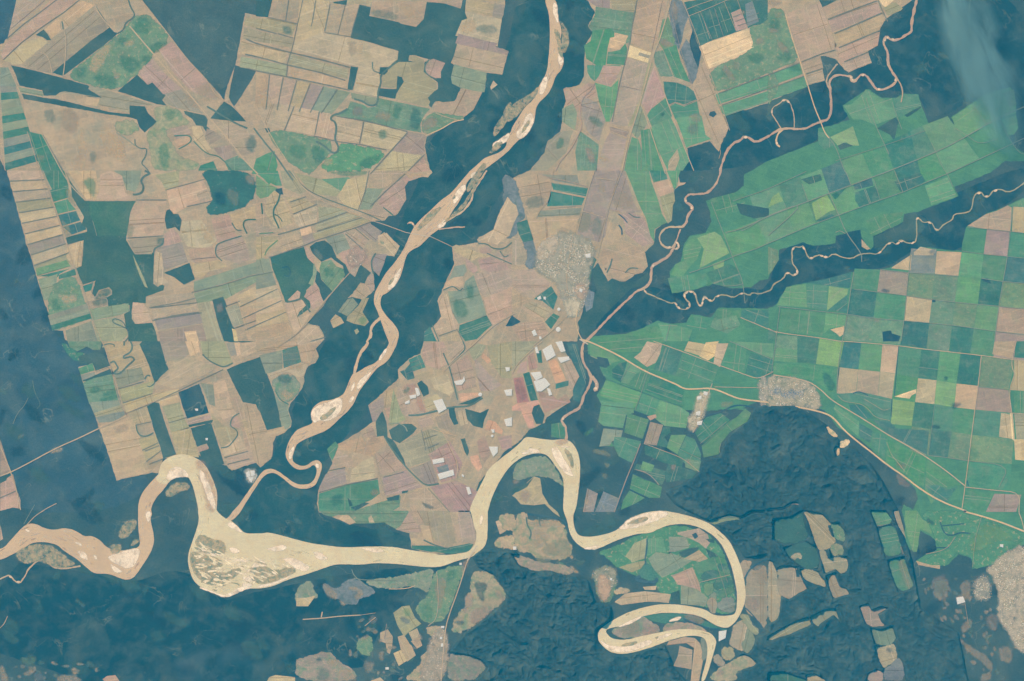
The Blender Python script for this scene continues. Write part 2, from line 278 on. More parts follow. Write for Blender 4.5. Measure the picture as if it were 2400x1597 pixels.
SURVEY = '''
# tile 0,0
@0,0
w:2 0,0 15,0 11,18 7,35 0,41 | dark forest corner beside the diagonal strips at the top left
w:1 130,0 141,14 155,32 172,55 190,73 199,84 204,82 209,78 216,60 225,12 235,14 @0,1 0,15 11,16 15,0 | large blue-green forest between the diagonal farm edge and the striped fields
@0,0
f:k 15,0 44,0 12,27 7,34 | pinkish strip field in the very top left corner of the farmland
f:K 46,0 72,0 40,24 20,39 3,55 1,50 6,39 33,15 | long pinkish strip field between two thin diagonal hedges
f:T 74,0 87,5 60,27 57,17 55,22 56,28 48,35 41,27 | warm tan field just above the small dark wood
f:y 20,40 38,34 44,39 20,59 11,60 10,58 3,56 | pale tan field left of the small dark wood
f:g 59,28 87,9 101,24 49,68 29,64 20,60 42,41 48,35 | large grey-tan field above the diagonal forest band
w:w 33,32 40,27 44,32 47,37 43,37 39,34 34,33 | small dark wood among the tan diagonal strips
w:w 101,25 108,31 104,35 58,70 48,67 60,57 83,38 | straight diagonal forest band
p:x 58,71 82,52 104,35 115,26 122,16 130,13 137,13 148,24 157,36 145,46 140,53 127,68 118,76 107,84 88,80 | mottled green and tan pasture below the diagonal forest band
m:m 122,20 132,14 140,20 139,30 126,33 121,28
m:m 140,40 155,38 150,46 142,50 137,44
m:m 131,50 140,51 141,55 134,60 130,57
m:m 110,50 128,54 130,62 118,68 110,60
m:m 85,70 100,66 110,74 105,84 90,78
m:m 68,64 80,60 78,72 70,72
m:m 107,34 117,33 117,42 110,42
m:Y 84,52 98,40 104,42 96,56 90,66 81,66 83,58
m:Y 114,39 122,36 124,42 116,44
m:T 104,66 110,68 110,72 106,73
w:w 10,60 28,64 47,69 58,72 82,79 81,82 94,90 82,89 72,86 60,84 55,85 51,88 40,88 39,83 18,79 14,68 | long dark forest strip left of the mottled pasture
w:w 20,86 40,90 50,91 60,93 80,98 100,103 119,105 119,97 133,98 136,104 144,112 133,122 128,117 126,110 119,108 98,105 70,100 22,91 | thin dark forest strip ending in a wide wood
w:w 108,84 126,69 136,78 140,76 150,85 152,88 149,92 153,97 145,96 138,94 121,88 | dark triangular wood beside the pinkish bare field
f:k 127,67 140,54 152,68 167,82 150,87 140,76 135,78 | mauve bare field right above the triangular wood
f:k 146,46 158,38 175,58 192,76 200,90 190,90 176,84 160,68 | pinkish field between the diagonal road and the large forest
f:g 152,86 166,82 172,88 187,105 169,101 155,97 150,92 | grey field crossed by the diagonal road
m:y 178,80 192,74 202,86 200,92 185,92
m:T 167,85 180,90 186,102 175,100
f:l 56,85 78,88 92,90 90,96 119,104 119,97 145,97 121,90 95,82 82,79 82,82 94,90 60,84 | pale grey-green strip between the two long dark forest strips
f:T 79,89 92,91 89,98 78,96 | small bright tan field inside the pale strip
f:X 17,80 39,84 40,89 19,85 | small grey-green field between the two dark strips
w:w 193,109 206,93 216,99 228,113 | dark triangular wood by the road junction
w:w 169,102 188,106 191,110 190,116 193,119 197,126 193,127 186,116 180,115 177,110 170,105 | dark wooded gully along the diagonal road
w:1 216,60 235,65 @0,1 0,65 @0,0 232,72 222,88 215,98 210,90 212,78 | dark forest wedge left of the hedged strips
r:T:1.1 86,3 93,16 106,30
r:T:1.6 119,24 130,37 143,52 160,72 175,88 190,106 210,128 225,148 237,160
r:t:1 130,0 141,14 155,32 172,55 190,73 198,88 206,93 216,99 235,122
c:w:1 88,6 97,20 103,28 108,31
c:w:1.4 118,0 120,7 124,13 122,17 115,21 114,27 108,31
c:w:1.1 57,20 58,27
c:w:1 73,126 ,
h:.7 52,0 36,12 22,22 6,36
h:.7 73,0 58,12 40,24 20,39 3,55
r:y:1.2 59,28 61,38 60,55 58,70
r:T:.9 35,48 43,50 46,58 48,68
p:l 140,100 150,97 165,100 168,108 176,112 168,116 155,118 152,123 158,132 165,145 180,148 184,152 180,157 142,157 139,148 138,135 133,124 145,113 | yellowish green meadow below the thin forest strip
m:M 150,100 163,101 160,112 150,110
m:M 145,135 155,130 156,157 148,157
p:l 104,113 118,109 127,112 128,120 118,126 108,122 | pale green patch of grass beside the wide wood
f:k 156,118 172,115 176,124 162,128 | small pink field under the yellowish meadow, upper of two
f:K 160,129 173,124 176,134 164,137 | small pink field under the yellowish meadow, lower of two
f:T 176,116 184,116 190,130 196,140 190,142 178,128 | pale dry ground with white spots beside the wooded gully
f:g 190,118 200,122 204,127 193,133 188,128 | small grey field right of the wooded gully
f:g 196,136 212,133 218,142 208,148 200,142 | small grey-green field below the wooded gully
f:k 196,110 214,111 232,112 235,120 235,157 228,150 212,133 200,122 | pinkish field along the lower side of the triangular junction wood
m:d 224,130 235,122 235,140 226,138
f:d 184,152 196,148 200,157 182,157 | small dark green field beside the hedged lane
f:x 206,148 218,143 228,150 235,157 210,157 | green field along the diagonal road below the junction
m:Y 72,125 76,116 79,132 80,146 72,142
m:Y 90,120 108,121 117,138 113,150 100,142 92,132
m:Y 108,128 116,136 115,146 106,142
m:Y 66,145 80,140 78,157 68,157
m:X 82,140 88,138 88,150 83,150
m:t 52,100 70,100 74,120 60,124
m:X 40,102 50,100 50,115 42,112
c:w:1.1 124,128 124,134 130,137 135,136 134,144 129,150 134,154 138,160
c:X:1 107,122 118,129 124,134
c:d:1 178,130 190,142 200,143 206,148 213,157
c:d:1 160,125 175,124 176,131 164,137
r:y:1 8,62 16,80 22,93 32,112 40,126 50,145 58,160 66,172 78,184
r:t:.8 25,121 34,149 45,190
@0,1
f:w 11,0 15,0 11,16 0,15 0,0 |
w:w 71,2 84,0 83,5 71,3 | small dark wood at the top edge above the hedged strips
w:w 95,4 106,7 104,15 118,17 130,20 133,22 147,25 153,18 157,2 171,3 175,4 188,8 190,0 193,0 192,12 194,17 189,19 183,48 179,58 182,60 180,74 182,78 190,81 186,85 183,94 174,95 168,93 164,94 161,99 158,96 160,93 157,91 161,86 167,82 167,76 162,72 154,71 154,66 155,57 160,55 146,51 141,51 140,56 146,57 131,57 130,59 127,62 122,65 119,69 113,68 114,62 121,62 130,55 131,47 101,38 87,35 88,28 | large dark forest between the hedged strips and the eastern field column
f:t 84,0 107,0 105,6 95,4 83,4 | small tan field at the top edge left of the forest notch
f:t 107,0 157,2 154,18 147,25 133,21 104,15 | tan and greenish field jutting down into the large forest
m:X 106,8 130,12 131,20 105,15
m:Y 133,2 148,8 150,16 138,18 132,12
f:k 150,0 168,0 167,3 | narrow pink field sliver at the top edge
f:k 173,2 180,0 190,0 187,8 | small pink triangular field at the top edge
f:t 193,1 205,1 219,4 217,15 192,10 | tan field at the top of the eastern column
f:g 219,3 229,5 226,18 217,15 | greyish field in the top corner of the eastern column
f:T 192,11 226,18 222,43 183,33 189,19 194,17 | pale field with a bright left half in the eastern column
m:Y 190,20 205,18 200,32 186,30
m:X 203,22 223,24 220,32 203,30
f:g 186,31 222,40 220,43 232,47 231,51 183,40 | grey hedged strip crossing the eastern column
f:t 183,40 231,51 226,69 180,58 | broad tan block at the widest part of the eastern column
f:X 182,59 212,67 210,85 202,84 188,81 180,77 179,71 | grey-green field below the broad tan block
f:k 188,81 202,84 208,85 200,101 191,108 180,106 165,103 163,99 165,93 171,94 182,93 186,88 | pinkish hooked field at the foot of the eastern column
p:x 165,103 180,106 191,107 190,110 181,111 170,119 158,124 152,120 152,112 158,107 | green scrub with a tan oval below the hooked field
m:K 151,116 156,109 165,107 168,114 156,121
f:l 141,52 146,51 154,55 155,60 154,66 166,76 166,82 158,90 160,94 158,99 128,91 131,82 136,75 135,71 131,71 130,82 116,80 116,69 124,61 131,57 146,57 140,54 | pale olive field around the small wooded pockets
w:w 130,70 134,71 136,75 129,86 128,91 112,88 113,81 122,82 129,82 | dark wooded pocket left of the pale olive field
f:k 157,56 163,54 174,58 170,66 170,72 164,72 157,70 155,64 | round pink field ringed by an old river bend
c:w:1.3 159,55 155,60 155,66 159,70 166,73
f:y 36,37 63,29 95,37 131,47 129,55 122,62 114,62 112,67 86,60 60,53 33,46 | long cream field above the heavy dark hedge
m:y 84,37 95,40 90,52 86,52
m:Y 93,40 101,38 98,50 92,50
c:w:1 107,57 107,65 113,67
w:w 87,61 94,62 89,83 84,82 | narrow dark wood at the end of the hedges
f:y 94,62 112,65 115,75 111,89 90,84 | cream field right of the narrow dark wood
w:w 114,63 121,62 121,66 118,69 114,68 | small dark pond-like wood in the winding gully
c:w:1.8 129,57 124,61 119,65 114,70 115,76 112,84 112,92 110,97 103,97 98,93 90,91
f:X 87,85 111,90 111,95 107,97 102,97 97,92 88,91 | small grey-green field inside the gully loop
f:y 35,46 38,22 40,0 44,0 54,0 67,0 68,5 63,29 36,40 | tall cream strip field right of the hedge cross
h:.8 68,4 63,29
h:.6 30,0 27,20
h:.6 43,0 38,23
h:.7 55,0 51,24
h:.6 82,4 75,32
h:.7 95,5 87,34 63,30
h:.6 11,16 38,22
h:.6 38,23 33,45 29,58 28,70
h:1.1 0,26 19,31
h:1.1 20,31 34,35
h:1.3 -9,36 0,40 30,48 60,55 86,62
h:1.1 -10,50 0,52 30,60 60,67 82,74
h:1 -8,63 0,65 30,71 60,77 86,83
f:l -10,17 12,17 38,22 33,33 0,26 -11,23 | pale olive field under the tall strips, topmost left
f:l -11,25 0,28 34,36 33,44 -12,36 | pale field between the two upper hedges
f:y -14,38 28,48 27,59 -13,50 | pale olive field crossed by the small pink spots
f:l 30,49 85,64 84,73 30,60 | olive strip between the heavy hedge and the next one
f:l -14,52 28,60 28,70 -15,62 | pale strip left of the bright spot field
f:y 30,61 82,74 84,82 29,70 | cream strip with a bright spot between hedges
m:Y 32,62 39,64 38,70 32,68
m:d 24,24 33,24 32,32 25,30
S:y 0,66 -1,100|87,85 70,105 7 tyttgXX | hedged strip field under the long hedges, {x}
f:t 0,100 13,95 35,97 27,119 10,117 6,110 | tan field left of the winding wooded creek, lower left
f:T 35,98 58,102 54,125 28,119 | tan field between two slanting hedges left of the creek
f:T 59,103 68,104 69,110 73,112 74,120 71,128 54,125 | tan field on the left bank of the winding creek
m:Y 4,84 14,90 13,100 2,98
h:.8 35,98 26,120
h:.7 58,103 54,124
f:x 87,93 98,96 103,99 110,98 112,90 160,100 155,106 151,114 152,122 139,120 70,106 84,100 | mottled teal field between the gully loop and the pink scrub
m:m 127,94 135,96 132,110 126,110
m:d 142,98 152,102 150,120 141,118
m:g 90,98 98,98 98,108 88,106
m:t 110,102 125,103 124,112 110,110
f:y 74,106 98,112 96,131 74,128 72,120 | cream field on the right bank of the winding creek
f:y 100,112 139,121 125,138 96,132 | cream field with a green blot below the teal field
m:m 112,120 120,120 120,128 113,128
h:.8 99,112 95,132
h:.8 53,125 74,130 96,133 120,138
h:1 74,107 100,111 139,121
c:w:2 84,100 78,104 70,106 68,110 73,112 74,120 72,128 76,135 75,140 70,141 63,134 55,130
f:g 139,121 157,124 155,130 155,141 139,143 125,138 | grey field pointing at the forest corner
f:y 125,139 152,143 140,157 106,160 | cream field left of the dark forest corner
f:K 153,143 160,157 138,160 | pink corner field beside the dark gallery forest
h:.9 139,122 120,143 105,160
h:.8 155,142 140,157
p:x 10,120 28,120 54,126 70,130 70,141 60,150 50,160 45,160 25,145 15,130 | green meadow with dark streaks below the creek fields
p:M 75,130 96,134 122,139 108,155 90,158 60,158 62,145 76,140 | broad green meadow right of the creek tail
m:m 50,133 62,136 64,148 52,150
m:m 95,148 118,140 108,152 96,156
m:Y 60,150 67,145 71,148 66,152
m:M 30,132 48,135 44,148 32,144
f:m 0,146 10,141 17,139 20,152 16,165 12,170 3,160 -4,160 | vivid green field beside the dark diagonal ditch
c:w:1.6 -2,118 8,131 18,143 26,155 34,166
c:w:1.8 -45,98 -20,113 -8,118
r:T:1.2 0,98 6,110 10,118
w:w 8,118 12,118 13,121 10,122 | tiny dark pond by the pale lane
r:T:.8 165,104 175,108 188,111
r:Y:1.2 191,110 181,112 170,119 160,123 156,125
@0,1
f:T 218,74 222,78 216,83 215,80 | small pale clearing in the dark gallery forest
@1,0
Q:y 6,0 34,97|38,0 66,84 10 yTtlTtTgyl | tan strip field in the long stacked column beside the left forest, {y}
f:x 33,90 61,82 65,88 34,97 | dark green strip under the stacked tan column
f:d 35,97 64,90 55,95 53,98 | dark teal strip under the stacked tan column
f:X 35,100 53,95 51,108 45,119 40,119 | grey-green tapering field on the forest edge
f:d 40,0 59,0 63,14 48,18 43,8 | dark green field right of the stacked column, top one
f:d 46,18 63,14 63,25 49,29 | dark green field right of the stacked column, second
f:m 49,30 62,26 68,34 70,36 53,40 | dark green field right of the stacked column, third
f:D 53,41 70,37 72,42 74,46 57,51 | dark teal field right of the stacked column, fourth
f:D 58,52 74,47 80,54 66,59 | dark teal field right of the stacked column, lowest
m:l 62,14 66,24 70,34 66,30 61,26
m:l 55,43 63,52 65,60 60,60
r:t:.8 38,0 48,26 60,60 66,84 75,105 84,133 90,150 100,170 108,210 117,226
w:3 60,0 65,14 66,24 72,34 76,40 77,43 75,50 80,53 80,56 60,62 62,68 77,64 75,88 70,90 76,105 88,101 86,106 84,112 87,116 91,110 100,107 103,110 103,114 98,117 100,126 115,122 119,124 119,129 114,132 115,140 118,150 118,157 145,157 143,148 140,140 124,141 121,136 121,128 125,121 134,122 134,116 150,110 151,106 148,104 145,107 141,104 141,90 142,73 139,77 124,77 116,64 117,43 119,38 125,28 78,28 66,12 | large dark teal forest enclosed by the left farmland
m:w 82,36 92,38 82,38
f:T 62,69 77,64 74,88 68,89 61,80 | cream triangular clearing in the enclosed forest
m:Y 72,70 76,68 75,85 71,84
f:l 122,77 126,85 132,98 136,108 133,107 128,96 124,85 | thin olive strip running down through the forest
w:w 150,94 174,85 179,100 169,105 160,98 | dark triangular wood inside the tan fields
w:w 153,37 157,35 159,40 164,40 167,46 165,56 161,52 153,54 151,44 | dark two-lobed wood above the rose field
f:T 79,27 70,12 62,0 88,0 91,20 88,27 | pale tan field above the enclosed forest, left part
m:M 75,8 88,6 88,26 82,20
f:T 92,4 100,0 112,4 115,20 124,27 88,27 92,16 | pale tan field above the enclosed forest, right part
f:X 104,0 130,0 128,12 124,20 116,18 112,5 | grey-green field left of the wooded creek
c:w:2 133,0 138,3 132,5 129,10 132,14 131,20 126,22 122,22
f:l 142,4 165,0 164,14 152,18 148,10 | olive field above the hedge, with dark blot
f:K 125,28 153,28 152,40 151,50 150,60 117,62 119,48 118,38 | large smooth pink field right of the enclosed forest
m:l 117,48 124,52 121,62 117,62
h:.9 117,62 150,60
f:g 117,64 148,61 150,66 148,70 140,72 139,77 124,77 | grey field beneath the large smooth pink field
m:d 145,62 150,62 150,69 144,68
c:w:1.3 150,62 150,68 142,71 141,76
h:.7 125,27 153,27 
f:T 153,18 186,8 192,20 195,28 173,33 160,40 156,36 | pale tan field between the hedged lines left of the scrub
h:.7 152,18 188,8
h:.7 172,33 195,28
f:t 180,21 190,17 194,27 184,30 | small tan hedged square left of the dark scrub
f:K 151,58 158,53 164,58 167,65 150,71 | rose coloured field below the two-lobed wood
f:g 143,71 167,66 173,84 150,92 149,82 | grey-tan field below the rose field
f:T 143,74 149,76 150,90 150,98 155,103 146,106 141,100 | pale upright strip left of the triangular wood
f:y 166,47 185,45 195,60 200,64 190,72 172,70 167,60 | bright yellowish bare field in the middle of the left farmland
m:Y 184,46 190,55 198,64 190,66 185,58
p:D 184,0 200,0 235,0 235,30 205,40 193,42 188,34 196,27 190,10 | dark scrubland with pale streaks
m:W 196,18 208,20 208,34 198,32
m:X 208,15 220,20 218,34 210,28
m:t 225,4 235,2 235,12 226,12
f:k 194,44 210,40 215,52 218,62 200,66 197,56 | mauve ploughed field with fine dark furrows
f:t 211,40 235,32 235,46 224,46 226,56 216,55 | tan field beside the ploughed mauve field
c:w:1.2 213,48 217,55 222,55 
c:s:1.4 235,45 225,45 223,50 227,58
f:k 198,68 222,60 228,72 230,82 220,86 206,82 200,80 | rounded mauve-pink field below the ploughed field
c:w:1.2 222,60 202,66 198,70 198,78 204,83
f:k 174,72 196,70 200,82 180,86 174,80 | pink field left of the rounded mauve field
f:t 176,86 200,82 210,88 190,94 186,99 179,98 | tan field right of the triangular wood
f:X 178,102 235,84 @1,1 4,80 12,82 10,92 @1,0 178,112 | long grey-green band slanting across the left farmland, upper half
f:X 178,113 @1,1 10,92 16,94 @1,0 208,118 181,122 | long grey-green band slanting across the left farmland, lower half
h:.8 176,112 205,105 230,97 @1,1 16,93
@1,0
Q:t 135,116 145,147|177,112 190,140 3 ktg | tan strip under the slanting grey-green band, {y}
f:T 122,121 132,122 136,128 140,140 124,141 121,130 | pale tan field jutting left beside the dark forest
h:.8 140,138 160,133 183,130
h:.7 137,126 165,121 180,117
f:g 145,148 186,141 192,157 147,157 | grey-mauve field at the end of the slanting strips
f:Y 169,148 180,147 183,157 172,157 | pale pink patch at the end of the slanting strips
f:l 181,122 193,120 200,140 206,157 190,157 186,140 | tall olive-grey strip left of the narrow dark wood
w:w 195,119 205,116 210,128 215,145 218,157 206,157 200,140 | narrow dark wood with a mauve middle
m:g 198,122 206,122 204,130 200,130
f:Y 213,145 217,147 219,157 215,157 | small bright yellow sliver beside the narrow wood
f:l 207,126 220,122 225,140 214,144 | small olive strip right of the narrow wood
h:.9 207,125 220,120
h:.9 215,145 235,138
Q:T 217,115 228,157|@1,1 16,98 31,141 4 TTtt | tan strip right of the narrow wood, {y}
@1,0
r:T:.8 216,112 228,150
p:x 48,105 60,98 69,97 74,110 80,125 84,136 50,147 48,147 45,133 44,118 50,108 | green field with a bright oval soil spot
m:Y 55,116 64,113 72,117 70,121 58,122
m:m 46,118 54,118 58,128 48,130
f:d 54,96 69,90 70,96 54,100 | small dark green field right of the tapering field
Q:X 44,133 48,147|80,122 84,136 3 XXd | grey-green striped strip on the forest edge, {y}
f:X 60,147 84,138 90,157 62,157 | grey-green field at the bottom of the striped strips
f:l 85,138 105,135 112,140 118,150 112,157 90,157 | pale olive field around the lower oxbow
m:d 86,115 98,112 99,122 86,126
m:d 92,110 101,108 102,114 90,116
f:X 82,127 118,122 119,129 110,133 84,138 | grey-green tongue of field reaching into the forest
f:d 76,106 86,102 84,110 78,112 | tiny dark green field outlined by pale tracks
r:t:.6 76,106 88,102 85,110 84,117
r:t:.6 89,116 91,110 101,108 103,112 100,116 90,117
r:t:.6 82,121 99,116 99,125
r:t:.6 84,128 98,122
c:w:1.2 118,146 112,143 104,140 103,137 107,136 113,139 116,144 119,152 115,157
w:4 82,29 124,29 120,38 116,60 90,60 86,48 82,38 | greener scrubby part of the enclosed forest
r:X:.7 85,46 87,52 89,60
@2,0
f:l 94,4 104,2 104,5 94,6 |
f:t 94,0 119,0 122,5 129,3 136,20 142,36 136,40 133,32 108,40 102,22 97,10 | tan field holding the dark winding oxbow
f:X 104,28 130,24 133,35 109,43 | grey-green field right below the winding oxbow
f:l 110,44 143,36 140,48 112,56 | olive field between two slanting hedges below the oxbow
f:T 112,56 138,49 164,44 163,50 115,66 | pale tan strip under the olive field
h:.9 108,44 132,37
h:.8 112,57 140,48
h:.8 116,66 135,59 163,46 190,33 205,26
c:w:1.6 101,20 105,18 107,22 109,25 105,28 105,30 110,30 115,25 120,20 124,17 121,14 117,15 113,16 114,13 119,11 122,6 120,0
c:w:1.6 114,0 114,4
c:w:1 94,4 100,2 105,3 105,5
c:w:1 142,36 142,39 138,42 135,41
c:w:1.6 133,35 135,31 138,32
f:x 62,0 94,0 92,8 85,8 80,5 70,10 64,6 | mottled green clearing at the forest edge
p:d 56,0 64,6 72,10 80,12 78,18 68,18 60,10 |
f:m 72,25 85,20 87,27 74,31 | small green field on the forest edge, above the pale lane
f:X 74,31 87,28 88,33 76,37 | small grey-green field on the forest edge, below the pale lane
w:w 95,12 101,21 100,23 88,28 85,20 74,22 72,14 85,10 90,10 | dark wood above the pale lane end
w:w 76,36 102,25 105,30 90,34 85,36 76,37 | dark wood sliver below the pale lane
r:Y:.7 87,28 101,23
f:x 76,38 86,34 103,30 110,54 82,58 79,48 | green strip field block left of the pale vertical lane
m:m 94,48 107,43 108,48 96,51
m:m 92,53 110,49 110,52 94,56
m:m 95,58 110,54 111,57 96,61
m:m 83,44 92,41 92,47 84,48
f:X 82,56 110,54 114,64 86,66 | pale green striped block below the green strips
f:l 86,66 112,58 114,64 88,70 | thin cream strip below the striped block
f:X 88,70 114,64 115,68 105,74 91,75 | grey-green corner field above the forest road
r:y:1 101,23 107,40 112,56 116,68
f:T 91,78 115,70 127,66 126,80 132,98 136,116 139,121 107,127 100,105 | broad pinkish tan field at the bottom left of the farmland
f:t 117,66 135,60 140,75 125,78 | tan field beside the square oxbow
m:T 104,78 118,76 118,84 106,84
h:.9 125,77 139,74
c:w:1.3 125,77 126,84 131,88 138,86 141,84
Q:t 127,90 138,121|143,86 150,108 3 ttt | tan field stacked below the square oxbow, {y}
h:.9 133,101 146,96
h:.9 137,113 150,108
w:w 135,60 141,56 146,57 150,70 156,88 162,104 150,108 147,97 141,80 | upright dark forest strip ending at the river bend
w:w 128,3 131,0 147,0 152,15 155,26 148,32 144,37 142,38 136,20 | upright dark wood with a stepped foot
f:g 147,0 170,0 174,12 168,16 152,19 | mauve-grey field right of the upright stepped wood
f:Y 170,0 182,0 184,10 175,14 | pale pink field with a rounded end
f:t 152,20 175,14 183,18 200,24 190,30 163,44 145,40 148,33 156,27 | wide tan field above the slanting hedge
f:l 184,0 206,0 214,20 204,24 192,18 186,12 | olive field inside the curving gully
c:w:1.3 186,12 192,18 200,22 206,24 214,20
f:T 145,56 163,48 165,56 149,60 | bright tan field at the head of the upright forest strip
f:l 149,60 165,56 170,72 174,80 157,84 154,72 | tall olive field between the two dark strips, upper
f:t 157,84 174,79 180,95 183,107 162,104 | tall tan field between the two dark strips, lower
h:.6 155,75 172,70
w:W 164,47 183,39 187,50 192,66 172,71 167,58 | dark wood square with a white farm clearing
w:w 173,77 196,72 195,75 174,79 |
f:k 172,73 193,67 194,71 173,77 | thin pink strip between the dark wood squares
w:w 175,80 194,75 202,100 206,113 195,115 186,110 183,102 192,98 190,94 181,97 | dark wood square above the river bend
f:k 181,98 190,95 192,99 183,102 | small pink notch cut into the lower dark wood
f:y 196,38 206,34 212,52 214,62 218,66 212,74 206,76 198,58 | bright cream field right of the dark wood squares
f:X 184,38 196,40 198,60 192,58 188,48 | grey-green strip right of the dark wood square
f:l 194,66 206,78 218,80 219,88 204,98 202,96 196,78 | olive field left of the small curved gully
c:w:1 220,66 213,70 211,78 217,81 219,86 214,92 210,97 203,98
f:K 213,72 218,68 222,74 220,80 212,78 | small pink field in the curve of the gully
f:k 210,52 218,52 224,70 230,90 232,100 226,100 222,80 216,64 | long mauve strip left of the tall dark wood
f:T 204,98 220,86 226,99 206,106 | tan field with rounded hedge above the river village
f:t 208,106 235,98 235,112 212,118 | tan hedged block above the village at the bend
h:.8 206,107 228,101
h:.8 209,113 229,108
w:w 208,26 222,20 235,16 @2,1 4,14 14,40 20,58 22,72 26,78 10,82 4,66 @2,0 235,60 228,66 | tall dark forest strip beside the gallery forest
@2,0
w:w 208,0 235,0 222,1 212,1 |
f:g 208,2 215,1 218,12 212,14 | small grey field at the wood’s upper end
f:Y 215,2 220,1 222,12 218,14 | small yellow field left of the hedged square
f:y 220,2 235,1 @2,1 2,8 @2,0 222,17 | cream hedged square beneath the narrow dark wood
f:t 222,72 235,68 235,98 230,98 226,84 | tan field below the tall dark strip
r:t:.8 116,66 140,56 163,48
f:K 0,130 12,122 16,138 19,146 19,154 12,153 0,156 | pinkish field at the left edge under the road junction
f:g 0,90 10,120 0,125 | grey triangular field at the left edge above the junction
h:.8 0,144 16,137
w:w 0,126 7,122 6,128 0,131 |
r:T:1.2 -2,90 5,108 10,120 16,140 19,155
r:T:1.4 0,124 11,120 30,110 50,99 75,88 91,80 116,69
m:Y 46,102 52,97 58,98 56,101 50,102
r:X:.6 32,150 22,168
r:X:.6 12,76 16,66 22,60 26,52
m:X 16,88 22,85 22,87 17,90
c:w:1 30,36 32,48 38,58 34,62
@0,0
V:X 0,78 5,157|14,78 36,148 11 XdXXdXdXdXd | striped green strip at the left edge above the stacked tan column, {y}
f:X 0,62 8,62 16,80 0,79 | grey-green field at the left edge, topmost of the striped block
f:d 26,121 40,124 58,157 38,157 | dark green field right of the striped block
m:l 33,142 42,142 40,148 34,148
h:1.2 40,126 58,157
r:k:1 0,140 5,157
@1,1
f:m 0,2 2,0 20,0 24,14 18,14 10,10 |
f:x 0,4 10,12 20,16 18,20 12,24 4,26 0,22 | mottled scrub left of the dark pond
w:W 18,17 24,16 25,22 21,22 18,20 | dark round pond beside the cream field
f:l 22,0 34,0 46,19 40,22 26,16 | olive field between the road and the railway line
f:l 36,2 60,8 80,16 74,24 56,22 47,16 | olive field above the dark double line, hedged
m:M 60,0 80,2 104,0 98,4 84,5
f:M 60,8 85,6 90,10 78,19 | green field above the railway
f:y 84,8 104,4 100,22 95,36 82,33 75,24 | pale green-yellow field crossing to the railway
f:k 104,3 108,0 135,0 136,4 118,16 103,16 | pale pinkish field with a diagonal hedge
f:X 102,16 117,17 110,28 106,36 95,36 | grey-green field between the pale fields, by the railway
f:k 118,18 140,3 152,5 140,10 137,15 138,27 134,33 128,41 122,39 116,34 112,30 | pink field bordering the gallery forest
f:k 100,40 112,30 122,40 118,44 | small pink field at the end of the railway fields
h:.8 104,0 100,20 94,36
h:.8 137,3 118,20 105,33
c:d:1.2 117,34 126,41
m:Y 138,1 150,1 158,3 150,5 140,8
f:y 10,25 17,18 22,22 24,24 30,34 34,48 22,53 16,50 8,38 | bright cream field split by a dark creek
c:s:1.6 22,22 20,30 16,35 16,42 19,48 21,53
c:s:1 17,40 22,43 24,47
c:s:1.4 5,30 6,40
f:t 0,30 6,30 8,45 12,52 0,50 | olive-brown field left of the cream creek field
f:t 26,24 46,26 54,32 34,40 32,34 | tan field under the railway, with slanting hedges
f:T 34,41 56,32 56,48 40,52 36,48 | smooth pale square between slanting hedges
f:l 57,33 80,35 84,38 58,47 | olive strip under the railway, first
f:l 54,52 57,48 84,39 98,42 56,56 | olive strip under the railway, second
f:l 52,58 98,43 106,46 90,52 60,62 54,64 | olive strip under the railway, third
h:.8 31,29 46,24
h:.8 34,40 56,31
h:1 20,59 54,49 84,38
h:.8 56,56 98,43
h:1 0,64 ,
h:.9 12,80 44,69 56,64 90,53 106,47
f:Y 40,54 50,51 52,57 42,61 | small bright peach field between the olive strips
f:t 20,60 38,55 42,62 44,69 24,76 21,66 | tan hedged square left of the bright peach field
f:k 0,48 12,52 18,58 8,60 0,60 | pinkish field left of the cream creek field’s foot
f:t 0,61 20,60 20,68 10,76 8,80 0,82 | tan field with a faint green creek
c:m:.9 3,58 16,57
c:M:.9 20,64 10,72 8,78
f:g 42,60 52,58 54,64 44,69 | small grey field by the pink lane head
f:K 44,69 48,71 54,80 53,86 49,85 46,78 | narrow pink field on the forest edge with bright tip
f:X 0,82 12,81 15,93 0,97 | grey-green field left of the square forest
w:s 13,80 24,76 44,70 47,80 53,86 53,98 52,104 46,110 48,117 50,122 50,126 42,132 38,134 38,130 45,124 44,120 40,118 30,120 27,121 20,102 15,90 | large dark square forest with a small ring mark
c:W:1 24,89 30,88 32,94 30,98 26,96
f:T 29,119 38,110 41,112 40,118 31,120 | small tan triangle cut into the dark square forest
w:w 55,66 63,64 70,70 74,80 82,86 85,92 82,96 80,94 80,88 74,84 69,80 60,84 56,80 52,76 49,70 | dark wood between the pinkish villages
m:X 53,70 62,80 58,82 54,76
w:w 82,86 86,94 82,100 78,96 |
f:x 60,84 69,82 74,88 80,90 82,96 70,112 60,100 58,90 | green-centred field left of the straight diagonal lane
m:m 62,88 72,90 72,98 64,98
f:T 56,82 60,84 58,92 56,90 |
f:X 53,84 56,92 54,100 52,106 48,104 52,96 | narrow grey-green strip on the edge of the square forest
w:w 56,92 59,94 60,100 70,111 62,120 60,116 58,108 54,102 | dark wood triangle beside the diagonal lane
f:K 44,116 48,108 55,104 59,112 62,121 52,128 49,120 | pink field between the square forest and the lane
f:X 64,62 80,58 88,66 86,72 80,74 74,78 70,70 66,66 | grey-green rounded field near the river road
f:t 80,57 90,54 104,64 96,74 86,70 | tan field with two dark hedges
m:Y 92,62 97,62 96,66 93,66
f:g 92,52 104,48 116,56 110,66 106,64 | smooth grey-mauve field near the river road
h:1 82,58 98,72
h:.9 91,53 104,64
f:T 112,60 120,57 128,66 132,70 126,79 122,74 118,70 112,68 | bright sandy farm block on the forest edge
